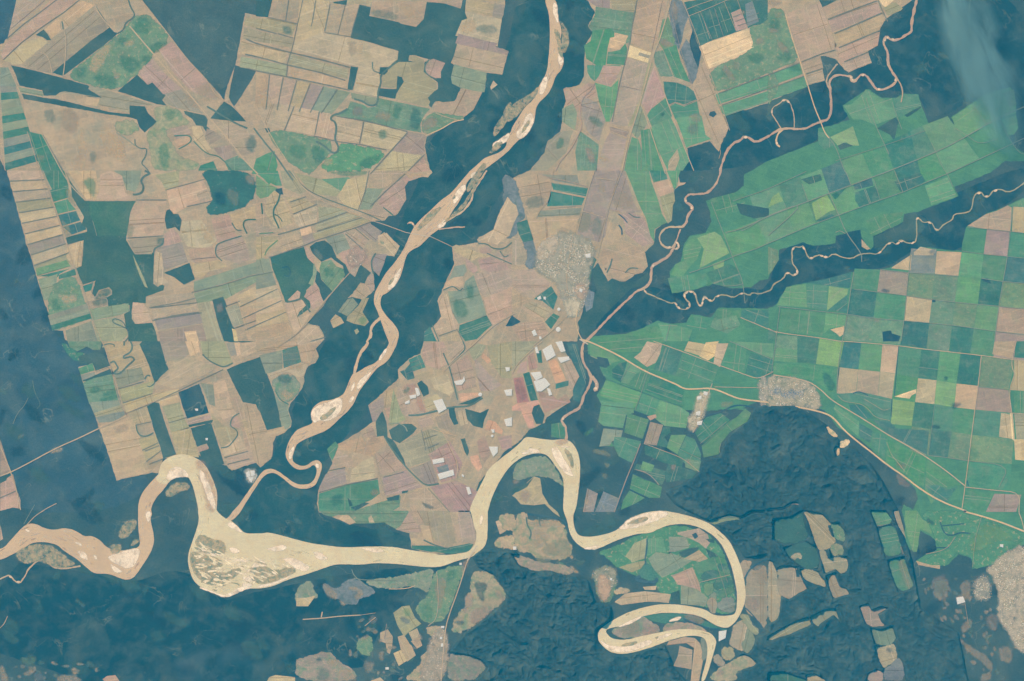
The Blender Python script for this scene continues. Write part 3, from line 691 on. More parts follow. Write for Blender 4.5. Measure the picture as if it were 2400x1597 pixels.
m:m 113,64 118,66 116,68
f:k 76,76 88,72 98,74 104,80 96,86 88,92 80,84 | pink-tan field around the little hamlet
f:k 96,82 106,78 106,90 107,94 98,86 | small pink field left of the curved dark hedge
f:g 108,76 120,77 118,85 113,97 108,92 106,84 | grey-pink tapering field pointing into the forest
c:w:1.5 110,76 106,82 106,88 108,95
f:k 86,92 92,88 93,94 90,98 86,95 | small pink field at the head of the diagonal lane
w:w 86,94 91,98 96,86 106,94 102,98 100,104 96,103 90,112 84,117 75,130 63,124 70,112 | dark wood right of the straight diagonal lane
f:k 102,98 108,94 109,110 106,112 102,106 | narrow pink field on the river bank
f:t 89,112 96,104 101,105 103,110 98,119 | tan diamond field inside the gallery forest
f:X 75,130 84,118 89,117 94,123 84,134 78,131 | grey-green diamond field inside the gallery forest
f:l 84,134 94,124 98,117 104,117 98,130 104,139 100,143 90,141 83,138 | olive field with a long upward arm inside the gallery forest
m:v 92,138 98,133 104,138 99,143
f:t 68,138 73,132 78,135 81,140 71,145 | small tan five-sided field inside the gallery forest
f:l 90,147 93,145 95,148 92,151 | tiny pale clearing in the gallery forest
f:T 26,122 38,120 42,118 46,124 40,130 38,134 42,136 48,130 50,132 44,142 36,152 32,140 | pinkish tan fields beside the lower diagonal lane
c:w:1.6 28,121 38,119 42,117 46,122 48,128 50,130
c:w:1 38,134 42,130 46,126
Q:T 0,98 0,156|15,94 34,150 5 XTTTt | tan strip left of the dark square forest’s foot, {y}
f:T 37,152 48,142 55,142 60,148 63,155 @2,1 55,7 44,12 @1,1 38,160 | pale rounded field on the gallery forest edge
h:1 50,157 64,153
r:t:1.1 86,94 70,112 62,122 52,134 42,146 32,154 20,162
@2,1
f:t 0,0 35,0 40,4 40,8 0,12 | tan field above the mottled green ones
f:X 3,13 24,8 24,30 9,30 | grey-green field right of the tall dark strip
f:d 24,8 38,4 42,20 26,28 |
m:X 24,7 40,4 42,18 24,28
f:t 38,4 60,0 55,7 50,20 42,20 | tan field on the gallery forest edge, tapering
f:T 10,30 42,19 48,22 44,32 38,34 30,28 14,34 | pale sandy band across the mottled field
p:X 14,34 30,28 38,34 43,40 40,47 31,58 22,54 18,46 14,40 | mottled grey-green field bulging into the gallery forest
m:D 18,32 32,30 34,38 22,40
m:Y 22,46 34,46 34,54 26,55
m:Y 28,24 42,20 42,26 34,27
c:d:1 18,46 22,54 30,58
f:X 17,50 22,55 30,58 30,66 33,75 30,80 24,82 22,70 | grey-green strip between the dark strip and gallery forest
f:t 10,82 26,78 27,84 20,87 12,88 | small tan hedged field at the foot of the dark strip
w:g 0,88 4,80 | 
f:t -12,56 0,58 5,72 10,82 16,96 15,106 4,116 -2,110 -10,70 | tall tan field beside the gallery forest, lower left
@0,2
f:g 68,0 90,0 90,8 77,6 | small grey field at the top edge beside the gallery forest
f:x 77,6 90,8 114,10 110,38 96,44 92,34 82,30 74,30 70,24 76,14 | mixed green and tan pasture below the top edge
f:l 91,0 115,0 113,12 92,9 | pale yellowish field at the top edge left of the long mauve strip
f:m 74,28 92,26 96,34 90,36 88,44 86,60 100,60 98,68 80,62 68,54 66,42 72,38 | green pasture with slanting tan streaks
f:Y 94,30 107,33 105,37 104,42 100,44 99,46 88,44 90,35 94,34 | bright yellowish notched field
f:m 99,46 104,40 106,45 104,60 87,59 88,48 | green field under the bright notched field
f:K 84,60 101,61 96,72 92,77 91,80 76,75 80,68 | pink scalloped bare field
f:m 69,60 84,60 80,70 76,75 72,72 69,66 | small green field left of the pink scalloped field
f:M 76,76 91,80 98,73 96,96 92,112 86,112 80,94 | long green wedge left of the mauve strip
f:t 116,0 143,0 139,18 134,34 129,48 114,42 109,40 110,28 | long mauve-tan strip field, top section
f:B 108,41 128,48 127,52 125,58 105,52 | bright sandy rectangle crossing the long strip
f:g 117,48 127,51 126,54 116,51 | dark bar inside the bright sandy rectangle
f:k 105,53 125,59 122,70 118,90 113,107 106,116 89,114 95,98 100,74 103,62 | long mauve-tan strip field, middle section
h:.8 115,0 111,20 108,40 105,53 102,64 98,80 92,112
f:l 125,58 130,58 126,70 120,92 110,116 106,116 118,90 122,70 | pale thin wedge beside the long strip
r:y:1.6 146,0 138,30 130,50 127,60 121,82 115,104 109,122 105,138 101,157
f:g 89,116 108,120 105,127 91,122 | hedged grey square between two pale lanes
r:T:.9 90,116 107,121
r:T:.9 91,121 106,127
f:k 90,122 105,128 103,140 99,157 77,157 82,140 86,128 | long mauve-tan strip field, lower section
m:Y 80,144 88,146 86,148 80,147
f:k 58,84 70,76 76,78 78,88 66,100 60,110 50,96 47,82 50,80 | mauve field corner jutting into the gallery forest
f:X 46,100 56,95 60,104 58,120 46,112 | grey-green scrub field on the gallery forest edge
f:g 64,88 78,94 86,110 80,130 68,120 64,105 | grey triangular field left of the long green wedge
m:m 70,106 82,110 84,118 74,114
f:g 44,121 56,120 50,140 32,157 17,157 30,140 33,130 | grey-tan field along the gallery forest edge
f:x 62,120 80,133 78,157 60,157 58,140 | green field left of the long strip’s lower section
m:K 66,136 74,136 78,150 72,150
m:m 42,128 48,126 46,136 40,138
r:K:1 76,76 72,84 64,90 62,104 65,116 58,130 52,140 44,148 40,157
r:t:.6 64,96 80,93
r:t:.6 64,118 80,132
f:k 131,60 134,66 138,78 141,88 133,96 124,104 119,95 121,88 126,72 | pinkish field left of the two pale tracks’ fork
f:X 117,96 120,100 125,112 122,118 115,128 110,122 | grey-green wedge between the two pale tracks
r:T:1 128,54 132,64 138,80 145,100 152,120 160,140 167,157
r:T:1 118,94 122,106 126,116 130,128 136,146 141,160
m:B 124,114 129,114 128,118 125,117
f:x 138,18 144,16 148,28 152,40 146,44 140,48 134,38 136,28 | green field with a pink notch right of the long strip
m:K 136,34 150,42 144,43 136,40
f:m 139,46 151,41 155,56 163,74 164,79 150,74 147,66 142,54 | vivid green diagonal field above the pinkish strip
f:x 130,48 139,46 143,58 148,70 140,72 136,70 131,58 | mottled green field left of the vivid diagonal field
f:t 138,70 150,71 164,76 166,82 160,79 150,76 139,75 | pinkish thin strip under the vivid diagonal field
f:d 139,75 152,76 162,80 167,84 170,92 160,97 150,94 144,96 140,86 | dark green field above the pale winding track
r:t:.8 145,97 149,94 154,95 158,97 164,94 169,92
f:m 141,90 144,98 148,106 140,114 128,116 124,106 128,100 | dark-spotted green field beside the fork of tracks
m:w 137,104 140,104 139,107 137,106
f:m 145,98 150,95 158,98 170,93 173,108 150,110 | green field under the pale winding track
f:M 150,108 174,106 178,124 183,128 164,134 160,136 156,124 | green field with a tan patch above the forest
m:t 163,104 174,105 174,112 164,112
m:X 160,116 172,112 170,124 162,124
f:M 128,116 146,108 152,120 160,140 163,148 157,157 143,157 136,142 130,128 | bright green field with a tan oval near its foot
f:t 152,137 154,146 150,157 143,157 144,148 | tan oval in the bright green field
f:m 118,120 128,118 134,136 140,157 124,157 120,146 | teal green field left of the bright one
f:M 110,126 116,128 120,140 125,157 103,157 106,140 | pale green field along the pale lane
p:G 144,0 158,0 164,18 170,40 173,58 166,78 164,76 160,62 154,48 149,36 145,16 | bluish grey scrub strip between two dark lines
m:t 146,0 152,4 152,20 148,14
m:W 151,20 155,26 155,42 150,36
f:k 162,16 166,30 163,40 160,36 157,42 154,48 153,46 156,38 158,26 | mauve diamond field in the bluish scrub strip
w:W 166,28 172,44 174,48 171,62 168,56 164,44 163,38 | dark wooded wedge left of the cream rectangle
f:t 176,56 180,64 184,78 188,88 194,104 199,118 196,126 190,130 190,136 188,134 180,116 173,100 166,84 168,80 170,68 | tall grey-tan strip holding a dark round pond
w:W 182,103 186,102 188,105 185,108 181,106 | dark round pond in the tall grey-tan strip
r:t:.7 190,135 192,140 190,146
r:t:.8 156,0 164,18 172,40 180,62 190,90 200,120
r:T:.6 162,15 180,8 198,0
r:T:.6 160,9 172,4 185,0
w:D 158,2 170,0 235,0 235,22 220,24 217,26 182,38 172,43 168,32 163,18 | dark teal farmland with fine grid lines at the top
f:D 163,15 175,11 184,37 174,42 168,30 | dark teal field left of the pale farm track
f:D 176,10 186,7 194,33 184,37 | dark teal field right of the pale farm track
f:D 187,7 200,3 206,25 196,32 | dark teal field left of the fine pale strips
r:T:.5 176,18 180,30 182,36 
r:g:.5 186,8 194,33
r:g:.5 173,11 184,37
f:k 201,12 210,8 217,26 206,29 | mauve field of fine strips above the bright cream rectangle
f:G 214,4 221,1 227,20 216,25 | bluish field of fine strips above the bright cream rectangle
h:.6 203,16 213,12
h:.6 205,20 227,12
h:.6 207,24 228,17
m:T 210,10 214,11 212,14
r:t:.6 195,2 200,14 206,29
r:t:.5 207,0 212,14
p:x 217,26 222,24 235,19 @0,3 0,10 10,6 16,13 20,30 26,48 29,56 0,67 @0,2 234,68 216,76 188,86 184,78 180,64 224,46 | mottled green marsh field right of the cream rectangle
m:m 190,64 200,62 200,70 192,72
m:t 192,62 196,60 202,68 206,74 200,73
m:l 204,56 210,58 208,64 203,64
m:t 224,36 230,33 231,40 225,42
m:m 215,50 230,48 232,58 220,60
@0,3
m:t 0,0 12,0 12,5 2,6
m:m 0,20 10,16 12,24 4,30
m:t 6,36 14,40 20,50 14,50
m:l 6,10 14,12 12,18 6,16
m:m 8,50 20,46 24,54 10,58
m:t 2,26 10,28 8,30 2,30
@0,2
f:B 172,43 180,39 217,26 224,46 180,64 | large bright cream rectangle
f:M 188,86 216,76 234,69 @0,3 0,69 29,58 32,68 0,81 @0,2 234,82 190,96 187,88 | light green strip field below the green marsh, upper of two
f:M 191,98 234,84 @0,3 0,83 33,70 36,80 0,93 @0,2 234,94 196,107 193,104 | light green strip field below the green marsh, lower of two
h:.9 190,86 216,76 @0,3 0,69 29,58
@0,2
h:.8 192,97 234,82 @0,3 0,82 33,70
@0,3
m:m 17,60 29,58 32,67 20,66
w:w 0,94 36,80 @0,2 234,107 |
@0,3
f:t 16,13 26,9 48,2 50,7 54,18 58,30 63,42 62,45 48,50 30,56 26,44 20,24 | large mauve-tan field beside the fine dark-hedged strips, main block
f:k 50,7 66,0 100,0 101,3 55,18 | mauve strip in the hedged block, topmost
f:k 55,18 101,3 104,12 59,30 | mauve strip in the hedged block, second
f:t 60,31 104,13 108,19 104,21 103,28 62,44 | mauve strip in the hedged block, third
h:1.3 55,18 78,9 100,1
h:1.3 61,31 82,22 105,12
h:1.2 65,44 84,36 103,28
f:k 30,57 48,51 51,63 35,68 | small mauve field under the mauve block, upper
f:k 35,69 50,64 51,73 39,78 | small mauve field under the mauve block, lower
h:1 31,57 48,50 62,46
h:1 35,68 50,63
f:t 50,51 62,46 64,55 |
f:K 62,44 82,36 103,29 101,42 92,47 71,56 66,60 | bright pink field left of the winding river, upper
f:K 67,58 92,48 95,57 74,67 70,63 | bright pink field left of the winding river, lower
h:1.1 70,57 92,48
w:w 47,0 64,0 50,7 |
f:B 102,0 116,0 108,7 105,5 | bright sandy corner field at the top edge
f:l 106,7 117,2 124,8 122,10 110,15 | small green field beside the bright sandy corner
h:1 101,0 105,10 110,20
f:M 69,97 76,96 84,89 90,82 100,88 108,92 114,90 118,108 98,115 86,110 78,110 | green field on the outer bank of the winding river, left
f:m 115,91 125,87 138,87 142,100 128,104 122,108 118,106 | green field on the outer bank of the winding river, right
f:v 57,126 70,120 78,116 84,134 76,134 72,131 64,134 | yellow-green field under the winding river
f:m 46,120 56,124 62,133 52,138 46,132 | green field left of the yellow-green one
w:w 100,118 117,108 120,112 118,120 116,130 112,124 | dark wood bar beside the green river fields
w:w 64,134 70,131 78,134 66,138 | small dark wood under the yellow-green field
w:w 125,106 140,98 141,99 128,108 | thin dark wood line right of the river fields
w:w 167,107 173,115 170,114 165,108 | small dark wood finger above the long green field
f:M 169,108 200,87 223,80 228,95 228,104 212,110 182,126 174,124 | long pale green field under the smoke
f:m 156,114 166,108 174,124 176,128 166,132 158,122 | green field with a pink spot under the smoke
m:K 156,114 161,118 163,124 158,120
f:M 214,110 228,106 230,118 226,124 220,124 218,116 | pale green corner field under the smoke’s end
@1,2
p:G -10,2 2,6 8,24 14,44 4,48 6,56 -2,64 -14,60 -10,44 -8,24 | dark scrubby forest left of the mauve and teal fields above the town
p:G 8,64 20,62 24,76 26,88 14,91 11,86 14,80 12,72 | dark scrub at the town’s west side
w:s 70,74 78,82 74,90 72,102 66,104 68,92 | dark wooded edge at the town’s east side
@1,2
f:k 1,7 24,3 34,7 36,22 34,30 26,34 12,36 8,24 | pinkish field below the pink gully, left of the teal strips
m:X 14,22 30,24 28,34 12,36
f:X 36,4 60,4 62,14 40,10 26,3 | grey-green field above the pink winding lane
f:d 36,11 70,16 68,24 38,18 | dark teal field in the striped block, upper
f:d 36,19 67,25 64,32 32,33 | dark teal field in the striped block, middle
f:X 26,37 64,34 62,41 23,43 | grey-green field in the striped block, lower
r:t:.7 38,0 36,12 34,28 26,36 22,44
r:k:.8 24,2 34,7 48,9 70,15
r:t:.6 36,19 66,25
r:t:.6 32,35 64,32
f:K 12,37 26,37 23,44 62,42 58,56 46,52 42,55 40,66 22,74 | rose bare field north of the town
f:D 4,48 14,45 20,64 10,66 6,58 | dark teal wedge left of the rose bare field
f:g 76,0 103,0 108,16 112,30 118,38 108,40 98,38 90,36 88,44 86,60 80,66 72,64 60,58 62,44 70,18 74,4 | broad mauve-grey land between two pale tracks
m:T 80,10 86,12 84,22 80,20
m:l 62,38 74,40 72,56 60,58
m:X 74,42 84,44 82,60 72,60
m:t 90,20 108,18 114,36 94,34
r:y:.8 76,0 70,18 65,36 60,56
r:y:.8 101,0 92,24 86,44 82,66 78,80
r:T:.8 78,7 94,9
r:T:.8 64,37 84,43
r:K:.7 90,36 100,38
f:k 99,40 107,38 120,42 126,54 131,66 120,70 104,58 104,50 | mauve field pointing at the forest edge
f:k 86,68 100,66 120,71 123,78 125,88 120,94 104,98 103,101 94,99 88,102 86,92 92,80 88,90 85,90 80,80 | mauve-grey field with a dark gully mark east of the town
c:w:1.4 92,81 90,88 87,94
c:W:1.2 98,40 103,44 106,48
c:W:1.4 98,50 101,54 101,59
c:w:1 107,39 112,43 118,43
c:w:1 104,94 108,89 116,90
f:M 104,0 126,0 128,10 134,26 138,40 143,48 138,50 131,54 131,66 127,60 123,44 116,30 110,14 | long bright green field running down beside the mauve fields
f:d 126,0 141,0 143,8 130,11 | dark teal field above the tan diamond
f:T 130,12 144,8 149,19 136,24 | bright tan diamond field beside the river forest
f:l 136,24 149,20 150,28 148,32 147,46 143,49 138,34 | pale grey-green field below the tan diamond
f:M 142,0 155,0 153,6 152,14 149,18 146,10 | small green field right of the tan diamond
f:K 152,11 160,11 158,13 152,15 |
f:k 0,64 6,63 12,72 14,80 12,86 6,88 0,86 | rounded pink field west of the town
f:k 0,91 20,91 26,96 36,104 30,110 18,118 10,112 0,106 | pinkish field southwest of the town
f:k -30,96 -28,90 0,90 0,106 14,116 10,122 -10,140 -18,146 | wide mauve-pink field below the rounded pink ones
f:K 0,107 14,117 10,124 0,130 | pink wedge beside the mauve-pink field
f:t 10,124 18,120 36,128 30,138 22,136 | tan field south of the town, upper
f:T 8,126 12,125 30,136 28,139 22,137 | bright yellowish strip in the tan field south of the town
f:D 20,118 36,106 42,116 38,128 28,120 | dark teal field at the town’s southwest corner
f:D 30,139 38,131 44,134 36,146 | dark teal diamond south of the town
f:t 0,144 8,140 28,138 34,150 24,157 8,157 | tan field south of the dark diamond
f:W 0,133 8,139 0,143 -6,143 | small dark purple-blue field beside the lane
w:w 75,102 74,92 79,85 88,102 92,99 102,103 114,102 122,96 125,92 126,100 118,106 110,108 104,114 98,120 92,126 84,134 76,144 70,153 64,150 60,140 68,128 74,118 78,110
f:G 66,108 76,112 74,126 68,130 66,120 | blue-grey scrub field beside the town’s southeast side
@1,1
f:T 231,24 236,30 @1,2 4,32 6,40 2,48 @1,1 233,60 224,66 222,69 216,66 204,66 203,63 218,54 222,42 | pale tan tapering field pointing up in the gallery forest
f:k 205,72 213,69 217,73 215,77 206,76 | small mauve field under the tapering tan field
f:k 216,76 224,74 228,78 235,76 235,90 226,84 218,80 | mauve field crossed by dark gullies near the river forest
c:w:1.2 204,67 212,67 218,72 228,72 235,66
c:w:1 212,76 226,82 235,86
c:w:1 224,74 228,80 232,78
f:T 180,70 184,68 204,75 216,79 204,80 198,84 190,79 181,73 | pale pinkish bar pointing down from the bridge road
f:t 182,75 192,80 190,86 184,88 182,82 | small tan field under the pinkish bar
f:k 204,82 216,79 230,86 233,91 214,93 206,90 | pink lens-shaped field right of the pinkish bar
f:k 192,80 198,84 203,88 204,92 200,95 194,90 | small mauve field left of the pink lens
f:X 182,88 192,86 194,92 190,98 180,104 176,104 | grey-green field beside the gallery forest, upper
f:T 190,97 191,104 188,108 183,106 178,109 172,109 175,102 182,98 | curved pale sandy field on the forest edge
c:w:1.1 172,110 180,106 184,108 187,111 190,108
f:X 176,111 190,110 192,102 200,96 204,108 209,122 212,134 186,141 180,130 | grey-green field with a dark centre beside the curved field
m:m 192,104 202,106 200,118 194,120
m:m 180,120 192,118 196,134 184,136
f:T 170,118 175,113 180,128 186,141 184,147 168,151 163,144 170,134 168,124 | pinkish strip on the gallery forest edge
f:d 187,142 212,133 217,142 210,148 203,155 192,157 186,148 | dark green field under the grey-green one
f:k 200,95 213,93 235,96 235,106 210,116 206,112 | big mauve field left of the town, upper
f:K 209,117 235,107 235,132 217,142 212,130 | big pink field left of the town, lower
c:w:1 162,142 166,152 168,157
h:.8 168,152 185,146 190,157
f:t 169,153 185,147 190,157 170,157 | tan field under the dark hedge corner
f:d 155,148 160,143 166,157 154,157 | dark teal field on the forest edge with a hedge
r:T:1.1 238,131 222,140 215,145 204,156 @2,1 194,8 180,20 172,28
@2,1
f:t 155,2 172,0 176,8 172,12 176,20 168,26 156,22 152,12 | tan field at the forest edge beside the striped teal block
f:t 176,0 190,0 193,8 180,20 176,12 | tan field enclosed by a dark V hedge
c:w:1.3 190,0 193,7 186,14 178,22
c:w:1.3 172,11 176,20 178,25 182,40 185,54
f:d 140,17 151,12 156,24 144,28 | dark teal field of fine stripes, upper
f:D 137,26 142,20 146,34 139,36 132,28 | dark teal field of fine stripes, lower
h:.6 142,20 153,16
h:.6 143,24 155,20
h:.6 138,30 145,27
f:t 145,30 160,26 176,27 178,30 166,34 150,36 | pinkish field below the striped teal block
f:t 130,44 146,36 148,44 151,50 156,66 140,70 134,66 130,56 | pinkish estate fields around white building patches, west one
m:E 134,42 146,38 148,46 138,50
m:m 136,44 141,42 140,46 136,48
m:E 146,52 152,50 157,66 150,64
f:w 148,39 152,36 158,42 159,48 154,51 | dark wood wedge beside the white estate yard
f:y 160,34 176,30 182,46 178,50 164,44 162,40 | yellowish orchard field in the estate district
f:k 180,22 194,12 200,26 203,42 186,46 183,40 178,30 | pink field holding a white L shaped yard
f:E 186,48 203,47 206,50 188,56 | pink strip beside the white round tank yard
w:w 186,58 207,50 206,54 196,58 | dark wood sliver below the white round tank yard
f:k 200,14 214,30 226,40 216,46 206,46 202,28 | mauve field north of the estate lanes
f:E 209,11 217,18 213,21 207,15 | small bright pink rectangle in the estate district
f:l 212,4 235,0 235,34 226,34 216,20 | broad grey-tan field west of the factory yards
f:l 195,8 204,2 212,4 206,14 200,18 | pale olive field by the estate lane
f:y 154,54 166,48 176,60 160,66 156,62 | olive estate field left of the pale square yard
f:t 118,46 130,42 128,58 118,62 | tan field beside the gallery forest corner
f:g 103,59 117,51 118,62 110,74 107,74 | grey rounded triangle field on the forest edge
f:K 118,61 125,61 122,72 120,68 | small pink field beside the grey rounded triangle
f:l 126,44 134,66 138,72 124,78 122,72 | olive field above the wooded bend
w:w 110,74 116,64 120,74 121,88 132,94 145,84 148,80 143,76 132,76 122,82 125,90 133,100 138,116 130,108 120,92 117,87 111,88 | dark looping wood beside the old river bend
c:X:1 121,76 130,75 137,78 139,83
c:w:1.6 118,88 124,98 132,108 138,116 148,126 156,133 168,131
c:w:1.8 140,68 150,68 166,64 182,60 196,60 208,52
f:t 148,72 160,68 164,76 152,80 | tan field under the dark hedge, left
f:g 164,70 176,66 182,80 180,84 168,80 | grey field under the dark hedge, centre
w:w 177,62 182,60 184,70 186,76 182,77 178,70 | dark wood bar under the hedge
f:t 185,64 192,63 195,76 188,78 | tan field under the dark hedge, right
w:w 192,62 206,66 214,62 210,72 208,80 200,78 194,72 | dark wood below the estate lanes
f:k 96,82 107,78 111,88 106,90 99,87 | pinkish square field jutting at the forest corner
f:t 77,94 97,88 100,92 108,89 117,88 118,96 110,103 108,106 80,100 74,100 | tan hedged fields below the forest corner
f:m 65,99 73,92 76,96 73,104 70,110 67,104 | small green wedge on the forest edge
f:k 70,112 74,100 82,103 88,108 90,115 68,119 | mauve field west of the pale lane, upper
f:g 68,120 82,116 83,130 59,139 58,134 64,122 | grey field west of the pale lane, lower
f:T 88,118 98,110 108,106 110,126 92,130 86,130 | sandy scrub field with pale streaks
f:k 109,104 122,99 138,117 118,123 114,122 | mauve field east of the pale lane, upper
f:k 116,125 138,118 153,134 132,140 118,142 | mauve field east of the pale lane, lower
h:.7 117,125 136,120
h:.8 58,139 82,132 112,126
h:.7 66,119 82,116
r:t:.8 109,104 112,118 116,132 119,143
f:m 58,140 84,132 112,127 114,140 106,146 90,152 92,157 58,157 57,148 | vivid green field beside the gallery forest
m:M 86,130 112,128 110,145 92,148
m:t 106,136 113,136 112,142 106,142
m:d 68,142 80,140 80,150 70,152
w:w 84,144 87,146 89,151 86,152 | small dark slot in the vivid green field
w:w 87,153 100,148 104,149 92,156 | dark sliver below the vivid green field
f:x 92,155 120,146 133,142 132,152 124,157 92,157 | green field below the dark sliver
w:w 134,138 140,137 139,139 134,140 | 
w:w 120,144 132,141 131,146 121,147 | 
f:l 129,96 150,84 166,78 176,90 184,110 166,108 140,116 | pale olive field with faint hedges
h:.7 154,90 166,86
h:.9 158,98 168,94
h:.7 152,82 156,100
f:g 142,117 160,110 166,124 168,131 156,132 148,124 | grey field between hedge and white sheds
f:I 158,104 178,92 190,112 184,126 170,130 | mauve field around the white sheds
f:G 166,116 176,113 178,120 168,121 | dark blue-grey plot between the two white sheds
r:T:1 160,80 172,84 184,87
r:T:1.2 172,84 180,100 186,114 184,126
f:w 188,90 192,89 196,102 194,106 191,100 | small dark wood bar in the estate district’s south
f:E 196,106 204,104 208,116 204,120 198,112 | bright pink field beside the river, estate south
f:I 203,92 210,86 213,94 216,104 210,112 205,104 | mauve field above the river bend estate
f:E 213,72 220,74 227,82 226,86 216,82 209,82 | orange-pink farmyard field with a white dot
f:I 222,88 235,86 235,98 226,100 | pink field near the river’s outer bank
f:t 140,140 156,135 178,157 142,157 | tan field below the dark hedge point
m:w 152,148 157,150 164,153 158,154
f:I 160,134 184,128 196,134 204,138 196,157 178,157 | mauve field beside the white oblong tank
h:.7 158,135 170,148 178,157
@2,2
f:l 0,0 24,0 14,12 4,22 0,28 | broad grey field west of the lane to the factories
r:T:1 28,0 20,6 12,14 4,22 0,30
f:I 14,14 20,10 24,24 16,28 | mauve plot beside the lane, factory district
f:K 8,20 14,18 14,28 4,30 | pink plot beside the lane, factory district
f:D 22,10 27,8 28,20 24,20 | dark teal plot between the white sheds
f:E 33,18 41,16 50,36 40,39 | bright pink plot right of the great white sheds
f:P 1,34 10,33 16,56 5,58 | deep rose plot left of the white jagged roofs
m:P 2,35 9,34 14,52 6,56
f:D 10,30 16,28 24,54 17,55 | dark teal strip between the rose plot and white roofs
f:E 0,60 5,57 24,54 26,58 20,61 18,66 21,79 15,80 8,64 0,64 | salmon cross-shaped bare plot
f:w 20,60 25,58 30,68 28,76 22,76 18,66 | dark teal wood inside the factory district
f:I 24,46 36,48 42,54 50,48 54,56 50,58 40,62 30,66 26,56 | mauve fields below the white jagged roofs
f:k 46,16 54,16 62,32 58,40 54,50 50,42 49,32 | pinkish field on the east edge of the factory district
f:d 40,39 52,36 52,41 40,44 | 
f:D 50,2 60,2 64,20 68,28 68,40 62,56 56,54 56,44 62,33 56,20 | dark wooded bank along the red river
f:m 36,76 48,74 50,90 36,88 | grey-green meadow inside the lower river loop
g1
g3
g4
@1,2
f:M 150,86 158,83 157,72 164,61 182,57 186,62 175,68 170,82 164,88 156,98 146,96 | pale green field by the meander, left corner of the plantation
@1,2
f:m 182,26 205,20 213,24 216,36 206,38 190,40 184,34 | green plantation field at the forest notch
f:v 184,86 195,82 194,96 189,99 186,92 | yellow-green cut plot in the plantation
f:v 170,62 186,56 192,60 200,76 184,84 172,90 176,72 | brighter green round plantation field
f:m 147,113 143,99 160,96 178,94 180,104 170,109 | green plantation field in the lower left corner
f:d 178,94 200,86 208,90 212,106 200,108 184,104 | dark green plantation field above the winding creek
w:w 206,30 220,32 236,35 236,42 222,44 210,40 | dark wet hollow in the plantation
@1,3
w:w 97,61 110,56 120,52 124,48 125,40 135,38 138,42 145,52 135,64 110,66 98,72 | dark wood in the middle of the creek belt
f:v 40,30 54,22 62,36 56,38 44,46 | yellow-green triangular plot in the plantation
f:v 0,34 4,24 10,20 14,28 | small yellow-green plot with dark pond
f:D 80,20 98,14 104,26 84,34 80,28 | dark teal parcel in the plantation’s middle
f:D 58,22 72,16 62,27 | dark teal triangle parcel in the plantation
f:D 44,46 58,40 62,42 48,47 | dark lower parcel beside the road
f:D 78,13 95,6 97,14 80,18 | thin dark parcel under the plantation road
f:D 30,8 48,3 50,9 38,13 | small dark parcel at the plantation road
f:m 90,46 104,40 124,38 122,48 98,60 94,60 | bright green field beside the creek’s dark wood
f:t 86,63 94,72 91,73 86,70 |
f:M 144,14 165,6 174,24 150,32 | pale green parcel on the plantation’s east side
f:D 116,10 140,2 145,10 122,20 | dark green parcel on the plantation’s east side
r:X:1 -25,55 -22,55 0,41 36,28 @1,2 235,60
@0,3
f:x 216,86 226,82 228,96 222,100 |
p:x 0,60 9,73 10,82 3,92 0,98
@1,3
f:x 0,70 9,73 10,82 4,92 0,96 | mottled scrubby corner beside the winding creek
r:t:.5 62,57 66,55 71,58
f:t 183,51 200,40 210,37 220,32 224,34 223,56 201,54 | tan triangular field beside the dark creek belt
f:t 225,33 240,34 240,58 224,56 | tan square field beside the dark creek belt, right of the pale road
f:M 220,32 240,24 240,34 226,33 | 
f:T 115,88 132,77 131,92 113,90 | bright sandy triangle where the grid meets the creek belt
f:T 134,75 140,70 155,73 152,78 134,78 | pale field at the creek belt’s southern corner
m:G 149,72 155,73 153,78 148,77
f:M 17,107 35,104 36,126 8,124 | pale green rounded field under the creek belt
f:m 35,104 55,106 54,129 36,126 | green field under the creek belt, second
f:v 56,106 74,109 73,114 54,129 | yellow-green field with a dark lower corner
f:d 55,128 73,114 73,131 | dark green triangle below the yellow-green field
f:d 36,103 55,99 77,93 75,108 55,106 | dark green strip along the creek belt
f:m 12,127 53,130 50,152 9,148 | plain teal-green rectangle west of the sandy triangle
f:M 53,130 72,133 70,144 57,145 51,150 | green square above the sandy triangle
f:Y 57,146 70,143 70,150 66,153 63,150 | pale pinkish sandy triangle
f:d 0,146 9,149 8,157 0,157 |
w:W 105,148 113,147 114,150 122,152 120,157 106,157 | dark square pond in the grid
m:W 105,109 112,110 110,112 105,111
m:K 97,137 102,137 102,139 97,139
w:W 196,99 202,99 205,104 198,102 | dark sliver pond at the top of the teal square
w:W 151,118 154,118 154,121 151,121 |
@1,2
f:m 80,152 105,150 122,144 144,141 140,157 @2,2 120,10 100,10 90,8 @1,2 76,157 | green field along the river road, under the dark river bank
f:M 134,140 146,141 166,146 162,157 140,157 | pale green field left of the tan rectangles
f:m 165,133 183,136 178,148 166,146 160,142 | green field under the meandering creek
f:m 188,127 211,128 210,135 192,140 184,140 | green field at the creek belt’s right foot
f:x 184,138 206,133 210,142 198,150 182,144 | mixed green and tan field by the road
f:d 211,128 236,128 236,145 210,136 | dark green field at the creek’s foot
r:X:.8 141,157 145,142
r:T:.9 210,135 236,146 @1,3 8,149
@2,2
f:T 124,0 138,3 136,12 132,20 124,24 112,15 118,10 | tan rectangle beside the river road, near the dark strip
f:T 162,0 180,3 174,14 158,9 | tan field of the three-part block, left
f:Y 178,1 190,0 186,14 180,18 172,14 | warm peach field of the three-part block, centre
f:T 188,2 199,2 191,24 185,20 | pinkish tan field of the three-part block, right
f:d 140,5 157,10 150,32 130,26 134,16 | dark teal field left of the three-part block
f:m 158,11 176,18 190,24 184,40 168,36 150,32 | green field under the three-part block
f:m 200,0 216,6 213,30 192,22 | green field right of the three-part block
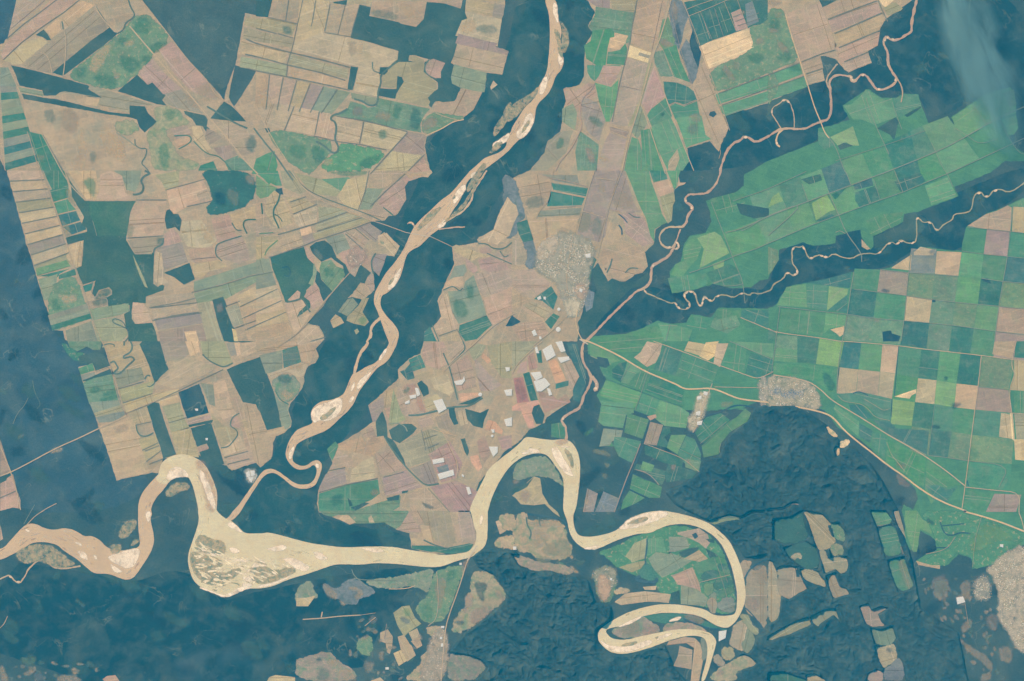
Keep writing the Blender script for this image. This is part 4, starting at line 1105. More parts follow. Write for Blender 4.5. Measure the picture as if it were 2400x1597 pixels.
f:d 219,10 240,17 240,38 214,30 | dark teal field beside the town road grid
f:M 202,0 240,2 240,16 218,8 | pale green field above the dark teal one
f:M 71,2 90,10 100,18 92,20 90,22 72,14 | pale green field at the river bridge
f:D 98,20 106,19 100,38 92,33 92,26 | dark teal wedge under the river road
f:M 106,19 121,26 114,30 108,40 100,38 | green field with a creek under the river road
f:m 121,26 128,30 122,46 106,40 112,32 | green field right of the wedge fields
f:d 128,30 150,38 158,46 156,58 122,46 | dark green field above the sugar mill track
f:M 86,36 104,40 119,47 114,60 111,62 96,56 80,50 | light green field along the dark canal, left
f:M 80,54 96,56 111,56 112,66 105,68 102,80 84,78 79,74 82,58 | light green field beside the dark wood, outer
f:m 106,66 126,72 120,90 103,84 | green square in the lower green block
f:m 114,62 119,48 135,52 136,58 130,70 113,64 | green field in the lower green block, centre
f:M 136,54 154,60 163,66 160,80 140,78 130,70 | light yellowish green field left of the sugar mill
f:K 124,69 132,67 133,70 127,73 |
f:g 127,74 139,77 133,96 121,94 124,84 | mauve-grey square plot in the green block
m:T 126,80 132,82 130,92 123,90
f:D 139,79 145,79 146,84 140,88 144,94 142,98 133,96 | dark teal plot beside the mauve-grey square
f:X 84,80 102,82 100,90 92,92 90,96 80,97 | grey-green field on the dark wood’s edge
f:m 94,88 102,88 119,92 110,112 98,106 93,96 | green field above the straight dark canal
f:M 146,86 160,86 152,104 142,98 | light green field under the dark plot
f:m 160,87 168,90 174,104 172,120 158,112 152,104 | green field under the sugar mill point
f:x 159,108 174,110 171,120 159,116 | 
f:d 168,84 178,70 192,66 200,72 198,76 176,94 172,92 | green hill-foot field, upper
f:m 174,96 200,73 206,70 214,62 220,66 216,74 200,84 192,94 190,104 176,107 | green hill-foot field, lower, along the pale track
r:X:.8 173,94 184,85 197,74
r:X:.7 192,94 190,100 192,105
f:D 122,96 134,98 158,108 156,116 140,112 122,104 | dark blue-green plot under the thin lane
f:d 112,112 130,116 144,120 138,132 134,132 126,122 112,118 | dark field with a tan gully, right of the canal
f:M 120,110 131,114 128,120 118,118 | small vivid green plot beside the canal road
f:m 111,122 130,130 138,134 136,144 124,144 108,136 | green field near the forest foot, upper
f:m 108,137 122,144 112,150 100,155 102,146 | green field near the forest foot, lower
f:D 144,112 170,120 166,126 142,130 140,122 | 
r:g:1 114,118 124,121 130,126 135,132
m:K 146,114 151,113 150,118 146,118
m:K 160,108 164,110 162,114
c:W:1.5 120,96 114,112 108,124 102,138 96,154
r:g:1.3 118,94 112,110 106,124 100,140 94,157
r:t:.7 121,94 140,101 158,108 172,120
c:d:1.1 86,34 100,40 120,47 140,55 156,60
c:W:1 112,122 125,128
c:W:1 108,136 125,144
c:W:1.4 165,76 178,68 190,66 205,58 220,60 230,64 @2,3 -2,66
@2,2
m:l 192,56 205,56 200,60 192,61
w:W 160,80 168,84 166,86 158,82 |
w:W 78,14 88,16 90,22 84,26 80,24 | dark blue scrub patch near the bridge
f:m 80,23 88,25 90,34 84,32 | 
f:g 69,135 79,140 75,157 65,157 | mauve bare plot beside the river, left of two
m:Y 67,146 70,146 70,150 67,150
f:G 84,138 100,145 94,157 76,157 | bluish-grey grid-patterned plot beside the river, right of two
m:l 85,112 90,113 88,116 86,115
m:l 83,122 87,122 86,125 83,125
m:M 65,86 76,78 70,88
m:l 72,100 84,100 92,106 80,104
r:T:.7 186,42 235,43
@2,3
f:t -5,43 10,43 |
f:m 5,20 27,21 45,22 66,24 64,40 58,47 45,38 35,35 4,31 | green field above the grid-plan town
m:d 48,26 60,34 62,44 55,46
f:M 8,6 27,8 26,20 5,18 |
f:m 88,47 114,53 113,76 104,74 92,60 84,56 70,56 64,50 66,48 | green field south of the hedge with pale gully
r:l:.7 88,53 100,60 106,64 112,62
r:l:.7 64,50 70,56 84,57 92,62 98,70 112,73
c:W:1.2 78,48 84,46 92,50
f:D 74,58 86,58 96,70 88,72 76,64 |
f:M 60,62 62,58 84,74 83,88 70,76 | light green wedge between the two highways
f:d 84,75 96,82 94,94 84,88 | dark green plot between the highways
f:m 96,82 109,88 107,108 95,96 | green plot between the highways, right of the dark one
f:m 110,90 145,107 143,134 126,122 108,112 | long green field between the highways
f:m 146,108 178,132 165,134 150,150 144,136 | green field at the highway fork
f:d 144,132 156,132 166,136 174,134 164,148 152,146 | dark patch at the highway fork
f:d 96,72 112,74 118,80 148,82 146,105 110,86 | teal green field under the yellow-green square
m:g 120,111 126,113 125,119 118,113
r:l:.7 109,93 113,104 118,110 126,120
f:m 181,137 208,140 198,157 179,153 | green field at the bottom of the highway grid
f:g 208,140 233,141 228,157 200,157 | grey-tan field at the bottom of the highway grid
m:g 118,121 126,128 132,133 126,134 119,130
f:Y 226,90 240,90 240,110 227,109 | bright sandy field at the right edge
f:T 214,66 222,67 225,90 212,88 | pink-tan field left of the bright roadside strip
f:B 222,66 225,66 227,92 224,90 | narrow bright sand strip beside the road
f:l 226,67 240,66 240,90 228,90 | pale olive field at the right edge
f:m 240,46 226,45 226,66 240,66 | green field at the right edge
f:t 226,17 240,18 240,46 222,45 226,32 | tan-grey field at the right edge
f:d 228,0 240,0 240,16 226,15 |
f:t 208,0 227,0 225,16 206,12 | tan field just left of the pale road
f:B 116,51 124,48 136,44 136,48 132,50 130,53 | bright sand wedge left of the pale square
m:W 169,56 177,57 176,60 169,63
m:W 150,77 159,78 158,81 151,80
m:W 161,33 165,33 164,37
c:W:1 183,128 184,133
w:w 38,60 |
f:G 0,41 8,42 34,44 33,54 1,50
@3,1
f:x 58,0 100,0 140,0 141,8 134,14 128,17 118,11 106,12 90,12 84,6 76,4 70,6 62,4 | green meadow along the dark wood, above the great river
f:T 76,8 79,4 85,4 92,11 86,13 | small tan patch on the meadow’s edge
f:T 103,7 106,4 109,11 104,11 | tiny pinkish patch on the meadow’s edge
f:k 130,18 140,2 150,0 152,20 142,20 | pinkish field by the dark wood corner
f:g 150,0 178,0 184,30 165,28 154,12 | grey field above the great river, centre
f:T 150,13 160,14 164,30 155,27 | pinkish upright strip above the great river
f:T 142,25 152,26 155,32 143,30 | small tan field at the wood’s corner above the river
f:k 186,0 196,0 200,12 203,24 200,30 188,29 185,10 | rose field beside the river bend’s inner bank
f:t 180,6 185,8 190,30 186,30 |
f:d 143,32 160,32 176,34 196,30 200,31 196,38 180,40 160,38 143,35 | dark green bank strip beside the great river
c:w:1.3 154,27 162,31 172,34 180,36
f:k 140,0 150,0 154,12 148,14 |
p:X 36,72 50,62 54,74 58,80 50,82 36,86 | grey-green clearing with a tan foot below the great river
f:T 37,80 46,80 55,78 48,88 37,88 | pinkish scrub patch at the clearing’s foot
p:G 60,64 76,74 82,63 92,62 100,68 112,74 106,78 98,80 93,84 92,87 80,86 76,82 64,78 | grey scrubby clearing with pale rims
m:T 61,66 70,72 75,78 73,82 65,78
m:T 84,70 97,72 98,78 92,82 90,78 96,76 86,72
m:T 76,82 82,86 80,87
r:X:.8 88,54 90,60 98,66 104,72
r:X:.8 90,62 100,64 116,64 130,64
p:X 98,64 120,62 140,58 158,54 164,56 160,72 155,76 150,70 138,70 122,72 108,70 |
r:Y:.9 122,72 134,72 141,71 146,69
r:T:1.3 43,100 60,99 76,97 96,96
r:T:1.5 60,98 61,93
r:t:.6 96,96 110,94
f:l 126,94 134,88 141,87 146,98 152,104 140,112 136,116 130,106 | tan and grey quadrilateral field, upper, left of the highway village
m:v 134,90 141,90 142,96 138,97
m:G 132,98 142,100 140,104 134,102
f:t 140,112 148,108 152,118 144,120 |
f:t 114,112 121,109 126,116 125,126 123,132 120,130 119,122 114,120 | small pale field with a forked foot
f:t 130,116 136,114 141,122 143,124 147,133 139,139 133,128 | pinkish tan field, the middle of the stepped ones
f:T 126,131 133,128 139,138 131,143 | peach square field, lowest of the stepped ones
f:t 142,120 150,116 153,124 148,127 | small tan field right of the stepped ones
p:x 90,118 108,114 109,128 104,134 94,132 | rough pale clearing with white specks
m:T 94,118 103,114 104,117 96,119
r:T:.8 100,106 106,101 110,98
m:g 104,96 110,96 111,102 104,104
r:g:.8 120,104 118,118
m:t 100,138 110,139 108,146 100,150
m:t 112,130 118,130 116,140
p:g 38,136 36,138 52,133 66,129 72,134 77,140 88,144 95,157 36,157 | large grey-tan rough field at the bottom edge
m:T 66,134 76,138 76,142 66,144
m:T 74,144 88,146 94,157 74,157
m:X 56,144 68,146 66,157 56,157
f:T 12,153 18,151 36,153 36,157 10,157 | pink field at the bottom edge
m:w 56,136 60,136 60,138 56,138
f:T 106,156 114,153 118,157 105,157 |
p:x 163,56 190,48 192,56 186,70 180,86 174,100 165,104 156,104 148,96 146,88 158,78 160,68 | green highway wedge south of the river narrows
m:M 150,88 160,86 164,98 158,103 152,98
m:t 164,64 176,62 172,80 168,94 166,80
m:m 176,54 184,56 182,64 174,66
m:K 190,46 196,46 192,56 188,54
p:t 154,110 160,106 172,106 176,114 176,130 175,157 136,157 142,148 152,140 152,132 160,128 164,118 | pale village land along the highway
m:Y 160,132 168,132 170,140 164,140
m:G 158,118 166,118 164,128 160,126
r:T:1.3 201,38 194,46 190,60 184,78 178,94 174,108 172,130 170,157
r:y:.8 166,56 168,80 166,100 158,106
p:y 195,60 206,54 218,58 222,64 228,72 231,78 228,84 220,90 210,98 204,104 196,110 186,114 178,110 186,92 192,90 192,78 198,72 | yellowish cleared hillside east of the highway
m:K 188,90 198,88 200,80 196,76 192,80 194,96
m:K 198,90 214,88 218,92 204,104 196,104
m:w 201,66 212,66 212,72 208,76 210,84 206,82 202,72
m:k 220,72 228,76 228,84 220,78
m:y 182,98 190,98 190,104 182,102
m:w 180,102 192,102 188,106
p:g 176,130 190,132 200,134 208,138 213,144 208,150 200,157 174,157 | grey-green field right of the highway village
f:T 220,10 235,4 235,14 228,20 224,22 | 
r:g:.7 195,108 193,120 191,132
@3,2
p:t 0,10 8,0 14,2 16,8 28,8 48,10 51,20 50,24 58,36 50,46 36,46 24,46 18,40 6,38 0,32 | pale tan fields inside the river’s inner bend
m:T 18,16 36,20 34,28 20,38
m:l 28,32 50,24 57,36 49,46 38,42 28,40
m:T 14,10 40,8 46,12 40,16 16,14
c:w:1.3 13,6 14,14 18,20 16,26
c:w:1 24,6 26,14
c:W:2 14,3 30,5 46,8 50,12
h:.8 30,28 32,32
m:l 22,42 36,44 35,48 24,48
f:d 42,47 49,48 49,58 42,56 | 
m:Y 53,50 58,54 62,58 56,56
m:Y 54,41 56,43 54,44
p:x 78,52 90,50 96,56 97,72 92,82 85,87 78,80 75,66 74,60 | tan spur pointing down into the hills
m:T 78,64 88,64 90,76 85,86 78,78
m:l 86,56 92,58 92,66 87,66
@2,2
f:t 0,142 20,124 26,126 28,140 34,150 42,157 @3,2 44,6 38,2 30,-6 @2,2 20,151 8,150 3,144 | pale oxbow-shaped field within the loop of the river
m:K 4,142 14,136 18,142 12,150
w:w 0,136 14,130 20,125 14,134 6,138 0,140 | dark lens in the loop of the river
m:t 0,128 8,126 4,132
p:X 3,112 20,106 32,106 40,116 46,130 48,134 40,128 30,124 18,124 8,128 0,126 | grey-green meadow inside the river loop
@3,2
p:m 92,34 112,24 130,16 150,13 172,17 188,28 198,46 204,70 206,90 203,94 190,96 182,90 176,88 150,84 140,80 130,70 136,62 120,62 108,58 96,52 86,42 78,38 | green fields filling the peninsula of the great bend
f:l 109,46 104,42 112,30 124,25 122,44 110,48 | grey-green parcel in the peninsula, left
f:X 125,44 132,38 144,40 146,26 160,24 163,34 150,38 144,38 154,42 166,46 150,56 138,62 130,54 | pale grey-green parcel in the peninsula, centre
f:l 98,52 114,47 122,46 122,52 110,57 | small olive parcel above the dark gully
f:M 124,26 138,24 142,38 132,38 124,42 | green parcel in the peninsula, top
f:X 144,24 160,24 163,33 150,38 145,38 | 
f:k 152,20 172,16 180,22 182,30 178,35 172,30 164,26 152,22 | tan hooked parcel at the top of the peninsula
w:W 165,22 169,20 171,24 168,26 |
w:w 153,38 166,34 172,34 166,42 156,43 | dark wood bar in the peninsula
w:w 178,35 188,40 190,42 182,44 | dark wedge beside the hooked parcel
w:w 178,26 186,26 186,30 181,29 |
f:t 158,44 172,36 180,44 176,48 166,46 | tan parcel in the middle of the peninsula
f:k 147,60 160,54 166,52 172,66 174,76 160,70 152,68 | pinkish parcel in the peninsula
Q:m 167,49 175,68|186,42 191,62 2 md | green orchard block in the peninsula, {y}
Q:m 186,42 192,63|196,44 201,58 3 mdm | bright green orchard block beside the river, {y}
Q:d 174,68 184,92|184,65 190,82 2 xX | mixed orchard block in the peninsula’s lower part, {y}
Q:m 184,66 189,82|202,60 205,76 2 dm | bright green grid orchard in the lower peninsula, {y}
f:X 189,82 204,77 206,92 200,94 192,94 188,88 | grey-green orchard beside the river’s foot
f:k 180,80 188,81 188,90 186,95 182,92 179,86 | pink parcel at the river’s neck
r:T:.6 146,60 165,53 
r:T:.6 164,68 180,64 200,59
r:g:.4 186,44 195,70 200,90
r:g:.4 190,42 198,66
r:g:.4 160,54 166,76
r:g:.4 164,52 172,74
w:d 122,48 128,50 136,62 130,66 114,60 118,54 | dark green hollow in the peninsula
c:W:1.4 124,26 124,36 122,44 123,50
f:T 94,84 104,76 122,74 140,76 146,77 144,85 134,84 122,84 108,86 100,87 | long pinkish ridge field above the tight meander
f:T 120,70 133,69 132,73 122,73 |
w:w 146,76 154,73 155,85 146,85 | dark wood square above the tight meander
f:X 155,68 170,72 180,80 178,88 155,86 | grey field between the orchard and the meander
p:T 91,74 104,70 110,74 100,78 | 
c:W:3 118,60 112,63 124,66 134,65 132,62
p:g 92,110 114,100 120,96 128,102 134,106 137,112 122,116 100,118 92,112 | grey field inside the tight river loop
m:l 100,108 118,100 117,114 102,116
m:K 118,108 136,106 134,112 120,116
w:d 120,97 132,95 150,94 165,96 180,102 192,108 200,110 190,110 175,106 165,100 150,102 140,104 130,102 | dark green bank between the two arms
m:k 158,95 172,97 178,103 170,105 160,100
c:W:1.4 157,99 168,104 180,108 192,109
p:k 140,104 160,102 172,106 182,112 170,110 150,110 138,112 | 
f:k 144,120 158,116 168,117 173,122 175,130 170,128 160,122 142,124 | mauve strip south of the lower river arm
f:k 154,124 166,128 165,146 148,143 152,134 | mauve field in the southern river loop
f:t 168,118 174,126 176,136 172,157 164,157 165,146 | long tan field beside the last river reach
f:X 173,117 178,118 180,128 176,140 175,130 | grey-green strip beside the last river reach
f:k 213,48 225,58 235,46 235,110 225,100 214,92 213,78 216,60 | large mauve-tan field right of the great bend
m:t 220,50 235,50 235,70 224,66
m:k 214,80 228,82 226,96 216,90
f:t 208,46 222,46 216,54 213,64 | tan field tip beside the great bend
f:T 204,104 215,98 218,108 215,124 212,130 199,124 202,112 | mauve-tan upright field below the white shed
f:X 217,106 224,116 222,126 216,132 211,128 214,116 | grey-green upright field beside the mauve-tan one
f:T 193,126 202,124 206,132 198,140 192,132 | pink field with rounded corner by the lower reach
f:t 188,130 197,142 190,144 184,138 | small tan triangle beside the lower reach
p:y 186,148 198,140 206,136 212,132 218,134 225,140 222,143 212,146 205,150 208,157 180,157 | yellowish scrub field at the bottom edge
m:K 188,148 194,146 194,152 188,152
c:W:1.6 214,62 218,54 226,48 235,44
c:W:1.2 210,86 220,94 230,108 228,112
f:l 208,96 216,94 220,104 228,110 224,116 214,104 | small olive field under the bend’s foot
r:X:1 182,10 200,5 210,7 220,1 232,1 
f:X 182,11 200,4 210,8 196,10 186,13 | pale tongue of field at the forest edge
m:l 84,134 100,142 95,143 86,138
m:X 227,26 232,22 235,30 230,42
@2,3
r:g:1.2 0,155 14,154 22,149 28,150
m:t 30,145 38,152 42,157 32,157
@3,3
f:t 32,0 42,2 50,4 58,12 55,14 58,22 63,28 60,32 54,36 46,36 43,30 40,20 37,10 | long mauve-tan mountain clearing, upper part
f:t 46,36 54,37 55,44 72,42 74,50 72,57 66,58 62,54 52,58 50,50 | long mauve-tan mountain clearing, middle part
f:t 53,60 61,58 66,70 72,72 75,77 70,78 60,81 56,70 | long mauve-tan mountain clearing, foot
w:w 55,60 62,56 62,54 53,58 |
r:l:.7 62,86 66,82 72,81 74,84 73,88
p:D 4,8 20,6 32,0 34,14 38,24 30,30 14,32 4,26 | mottled scrubby hillside left of the long mountain clearing, upper
p:D 14,34 34,28 44,34 48,46 46,54 34,54 20,44 | mottled scrubby hillside left of the long mountain clearing, lower
p:l 56,30 68,28 72,40 58,44 | pale scrub right of the long mountain clearing, lower
p:x 56,12 66,12 72,22 70,30 62,27 | pale scrub right of the long mountain clearing, upper
p:y 20,40 30,38 32,44 22,46 | small cream clearing in the scrubby hillside
f:T 0,46 4,47 8,56 10,66 12,80 11,92 9,100 0,104 | tan mountain field beside the great bend, left
f:t 8,54 12,51 26,52 30,60 34,68 36,72 28,76 19,82 10,77 9,66 | grey-tan mountain field, centre
f:T 30,54 38,54 46,56 48,60 52,64 54,71 44,68 34,64 31,60 | tan mountain field, right of the dark oval pond
w:W 25,54 29,54 29,61 26,61 | dark oval pond at the mountain field
f:l 0,116 14,108 26,102 37,98 40,105 30,109 20,114 12,116 4,119 0,119 | olive strip climbing across the lower hills, left
f:l 39,98 50,92 62,90 66,102 60,96 48,104 46,107 42,104 | olive strip climbing across the lower hills, right
f:k 84,88 92,86 95,92 104,88 110,90 101,95 104,102 108,106 96,107 90,104 87,97 | mauve clearing on the lower ridge
f:x 94,108 104,110 114,106 118,118 112,124 104,124 98,122 | mixed green clearing below the mauve one
f:T 98,124 104,125 110,124 116,122 119,130 119,135 112,142 106,145 102,138 | pale tan clearing with a dark pond
m:W 110,126 114,127 113,130 110,130
f:G 120,134 124,140 127,157 106,157 106,146 112,142 | bluish field at the bottom edge below the pale clearing
f:K 92,150 100,146 106,149 106,157 90,157 | pink field at the bottom edge below the mauve clearing
f:T 35,151 42,150 50,154 54,157 36,157 | pink sliver at the bottom edge among the hills
f:d 0,149 14,148 24,152 40,157 0,157 |
f:M 94,0 108,0 116,11 100,15 97,8 | tall green clearing in the forest, top piece
f:m 100,16 116,12 120,24 125,40 108,43 104,30 | tall green clearing in the forest, middle piece
f:m 110,46 125,42 130,58 135,71 120,75 114,60 | tall green clearing in the forest, lowest piece
m:l 118,46 125,44 134,70 126,70
m:t 122,30 126,40 124,41
h:1 100,14 116,12
h:1 109,44 125,42
f:g 115,0 120,0 124,14 127,26 124,22 118,12 | narrow grey-pink bar right of the tall green clearings
f:M 125,8 126,0 137,0 142,8 152,14 150,22 140,17 137,38 133,38 128,24 | green finger field right of the grey-pink bar
p:m 140,0 176,0 200,8 235,22 235,30 218,36 220,44 204,50 187,55 187,44 182,42 176,39 170,42 162,52 145,50 146,44 156,38 165,34 154,33 152,20 146,12 | broad green plain above the far town
m:v 184,30 192,22 200,10 224,22 226,28 212,26 200,34 186,38
m:w 144,6 154,12 150,14 
c:W:1.2 158,10 162,22 170,23 176,20 186,21
c:W:1 160,14 180,12
c:W:1 154,34 166,34
r:t:.7 145,40 164,36 172,24
r:l:.6 196,6 190,26 188,52
f:t 136,46 150,50 158,50 158,54 138,50 | 
m:g 150,62 165,58 168,76 160,84 150,76
m:t 156,66 166,64 166,72 158,74
m:T 174,78 179,79 182,88 174,86
m:t 150,74 160,76 158,84
r:t:.5 180,80 182,92 184,104
m:T 162,102 166,110 162,112
m:t 176,106 186,98 188,104 180,114
r:t:.6 122,130 130,122 152,116 172,110
m:Y 150,114 153,115 152,118
m:t 174,116 186,126 196,130 206,140 206,150 198,140 184,130
m:t 196,150 206,148 204,157 194,157
m:t 212,126 224,124 224,142 214,138
m:g 186,62 200,58 208,62 204,80 192,80
w:W 182,66 190,66 190,72 183,72 |
w:w 200,60 206,58 208,68 202,68 |
m:T 218,44 222,34 240,32 240,42
@3,0
f:K 94,155 98,152 106,151 110,157 96,157 | small pink field at the bottom edge, bottom left forest
m:T 54,152 62,151 74,154 75,157 52,157
m:Y 65,146 70,144 72,150 68,151
m:t 20,150 28,146 32,148 26,152
m:G 30,150 38,148 42,157 32,157
m:T 0,143 3,143 6,152 8,157 0,157
m:x 16,135 32,132 34,142 22,142
r:T:.8 0,108 4,104 7,97 
r:T:.9 24,14 32,5 40,0 @2,0 44,153 52,149
f:K 0,12 3,26 0,28
@0,3
@2,3
p:Y 53,78 58,80 62,84 64,88 60,88 56,85 | small bright quarry on the wooded hillside, upper
p:B 66,92 74,90 76,94 70,98 66,98 65,95 | larger bright quarry on the wooded hillside, middle
p:Y 62,97 66,98 66,104 63,106 61,100 | small bright quarry tail on the wooded hillside, lower
@3,2
p:k 0,40 12,42 22,47 38,48 50,50 58,56 50,60 34,55 20,56 6,50 | rough brownish plots along the foot of the pale inner bend fields
@3,1
p:T 219,26 226,22 238,20 240,36 228,37 219,34 | ragged tan clearing at the left tip of the inner bend
p:t 222,5 228,2 240,4 240,18 232,20 226,16 | ragged tan clearing above the inner bend’s left tip
@0,0
@2,2
r:Y:1.9 63,-2 75,2 100,14 122,28 150,39 158,44 168,44 182,43 192,46 205,52 215,54 235,56 @2,3 0,57 | pale highway from the bridge through the green fields
r:Y:2 @2,3 25,60 40,63 52,66 60,70 70,82 82,92 95,102 110,114 125,124 140,136 160,148 185,157 @3,3 177,0 196,5 215,11 240,21 | wide pale highway along the foot of the wooded hills
r:T:1.3 @2,3 5,31 36,36 48,44 58,54 75,64 90,73 110,86 130,97 148,108 165,120 181,133 | pale road splitting from the town across the green grid
r:T:1 184,39 181,46 175,60 172,74 166,84 | pale mill street
r:X:.9 @2,2 200,0 240,17 | 
r:T:1 @2,2 190,22 215,31 226,35 240,28
r:T:1 @2,2 130,0 158,10 176,17 192,23
@2,2
r:X:.7 126,25 121,40 118,50 113,63
r:X:.7 109,20 100,36
@0,3
r:Y:1.3 16,13 22,35 30,58 37,80 43,100 48,111 52,122 56,127 | pale farm track beside the mauve block down to the river
r:X:.9 56,127 62,134 70,157 @1,3 72,2 76,13
@0,3
r:X:1 186,-2 184,15 187,35 193,50 199,63 | pale track under the smoke
r:X:1.2 236,98 212,108 178,128 154,140 112,157 @1,3 96,6 75,14 35,29 0,42 @1,2 210,54 196,57 | long pinkish plantation road
r:X:.9 @1,3 236,-30 172,0 140,13 124,20 103,27 65,41 40,50 0,67 @1,2 222,73 205,78 188,86 163,94 | second long plantation road
r:X:.8 @1,3 35,1 0,17 @1,2 218,23 203,28
r:X:.8 @0,3 90,90 94,103 100,118 107,133 111,142
r:X:.7 @0,3 114,94 118,106 123,119
r:X:.7 @0,3 150,131 154,140 161,155 @1,3 164,2 170,15
r:X:.8 @0,3 212,108 220,125 230,140 236,142
r:X:.8 @1,3 116,0 124,20
r:X:.6 @1,3 97,8 103,27
r:X:1 @1,3 55,18 65,41 72,58 86,76 86,84 | 
r:X:.7 @1,3 31,12 37,29
r:X:.6 @1,3 15,30 17,36
r:X:.8 @1,2 183,29 188,42 196,62 205,86 212,101 214,122
r:X:.6 @0,3 172,118 182,124 194,133 210,128
r:X:.6 @0,3 62,148 110,133 145,120
r:X:.7 @1,2 194,106 205,106 212,104
r:X:1 @1,3 79,93 76,109 73,132 68,157 @2,3 64,25 63,47 | pale grid lane left of the chequered fields
r:X:.8 @1,3 131,76 127,115 125,138 122,157
r:c:.5 0,0
r:X:.9 @1,3 225,33 220,79 216,101 212,124 209,148 208,157 | pale grid lane near the right edge
r:X:.8 @1,3 79,109 103,112 128,115 153,119 193,123 235,127
r:X:.8 @1,3 9,125 53,130 73,132 98,136 126,138 170,142 210,148 240,151
r:X:.8 @1,3 103,91 131,94 175,97
r:X:.8 @1,3 196,99 215,102 240,104
r:X:.7 @1,3 183,52 223,56 240,58
r:X:.6 @1,3 178,74 198,77 220,79 240,81
r:X:.7 @1,3 11,125 7,157 @2,3 3,30
r:T:1 @1,3 0,145 8,149 50,154 66,157 @2,3 70,0 120,4 140,7 196,13 224,17 240,18 | pale straight lane crossing the green grid
r:T:1 @2,3 196,13 193,41 190,63 187,86 184,110 181,134 178,155 | pale upright lane crossing the green grid
r:T:1 @2,3 181,134 208,137 232,139 230,157 @3,3 232,5 236,20
r:X:.8 @2,3 147,105 165,107 184,110 222,114 212,134
r:T:.9 @2,3 228,0 224,16 224,24 227,30 221,45 224,66 226,90
r:T:.9 @2,3 224,66 240,67
r:X:.6 @2,3 192,42 218,44 
r:X:.5 @2,3 153,59 147,107
r:X:.6 @2,3 139,24 156,26
c:W:.8 @2,3 114,53 113,70 
c:W:.7 @2,3 120,5 116,50
@1,2
r:Y:1 60,128 58,140 62,152 66,157
r:T:.9 52,132 44,140 36,148 24,157 @2,2 20,4
r:t:1 @1,2 56,58 54,72 52,85 50,98 51,110
h:.9 @1,1 52,0
@0,2
r:g:.6 144,0 154,44 166,80
@3,3
r:X:.6 130,0 128,4
@1,1
r:T:.9 @0,1 10,118 20,136 30,150 @1,1 34,4 45,18 60,28 80,36 100,44 119,50 138,57 | pale road running beside the dark ditch to the river bridge
r:t:.8 @1,1 161,61 172,66 184,72 | pale bridge road through the right bank forest
c:w:.9 @1,1 30,0 44,16 60,24.5 75,30 100,39 115,46
@3,3
m:t 176,66 186,63 186,80 178,84
m:g 198,98 210,92 214,106 204,112
m:X 150,66 164,62 166,74 156,82
@1,1
a:N:2.6 115,135 109,140 105,146 106,152 102,157 @2,1 103,2 98,8 94,15 92,22 90,32 | narrow western arm leaving the braided river
a:N:1.8 212,0 204,12 199,20 199,25 194,33 190,38 182,42 174,47 | thin eastern arm beside the braided river
a:K:1.1 168,54 182,52 192,52 | short sandy spur right of the bridge
a:K:1 139,49 142,47 145,49 146,56 | small sandy hook left of the bridge
@0,3
a:K:2.4 137,-2 134,10 132,20 132,29 | pinkish winding river, upper straight
a:K:2.1 132,29 126,33 119,37 113,37 109,33 106,37 107,43 110,48 110,58 113,65 118,71 118,75 115,78 110,81 103,83 99,82 95,76 90,69 86,68 82,72 80,75 76,74 77,70 72,70 64,69 59,71 56,75 57,82 58,92 58,103 55,110 49,112 43,114 36,118 28,119 18,118 8,120 0,126 @0,2 224,131 218,127 213,125 210,129 203,132 197,139 193,150 191,157 @1,2 192,0 189,10 184,17 178,21 170,22 163,22 | pinkish winding river among dark forest, upper reach
@1,2
a:K:2.3 163,22 159,25 159,29 163,31 167,35 163,39 161,44 160,48 157,52 | pinkish winding river, S bends above the cut meander
a:T:1.7 157,52 150,52 142,52 137,57 135,63 138,69 146,72 150,67 | pale cut meander of the pinkish river
a:K:1.2 155,54 151,64 148,70 | thin straight cut across the pale meander
a:T:1.2 150,66 152,66 154,70 151,73 148,71 | tiny pale loop below the cut meander
a:K:2.2 150,67 148,72 144,79 135,84 128,88 128,95 127,103 122,108 114,111 108,117 98,126 86,138 78,147 69,156 @2,2 65,2 64,12 66,21 71,28 73,35 70,43 66,50 63,60 58,64 50,68 45,72 47,76 50,80 50,91 | pinkish river running down past the town into the wide one
a:l:1.1 121,108 122,112 130,115 138,119 146,122 151,121 151,126 158,128 163,127 164,122 160,119 157,114 161,111 168,111 170,120 172,125 175,124 175,118 177,115 181,120 185,120 187,115 195,114 203,117 208,114 212,112 218,115 221,112 227,114 235,111 @1,3 3,110 5,104 14,100 17,93 20,95 24,97 28,94 26,90 22,85 22,72 25,70 29,71 33,69 35,77 39,82 43,79 48,77 54,81 60,76 68,80 78,81 82,78 90,76 102,77 106,71 113,65 119,69 121,63 128,67 135,67 137,60 136,43 139,44 143,48 150,47 154,55 157,55 162,49 169,46 171,40 180,39 187,37 188,28 190,22 195,19 200,25 204,23 207,18 213,17 220,20 228,17 237,10 | pale thin creek wriggling through the dark belt
@0,3
a:Y:1.8 14,119 9,123 7,129 8,133 11,135 | cream dead arm hanging under the pinkish river
a:t:1 24,117 24,105 20,94 15,91 12,94 4,99 3,104 8,112 12,118 | dull old loop left of the farm track
a:t:1.3 64,59 59,64 53,73 55,80 58,82 | pale old channel under the bright pink field
a:t:1.1 118,71 122,78 124,86 122,94 | mauve dry side channel right of the winding river
@2,2
a:K:3.4 73,33 78,38 78,44 75,45 | sandy side loop of the pinkish river
@3,0
a:T:1.4 -2,64 4,61 9,59 14,65 18,67 22,62 26,54 32,48 36,45 42,45 46,50 52,53 62,53 74,51 | thin pale creek wandering in the lower left corner forest
a:x:1 175,52 173,42 178,30 184,20 | pale rim channel round the braided bars
'''
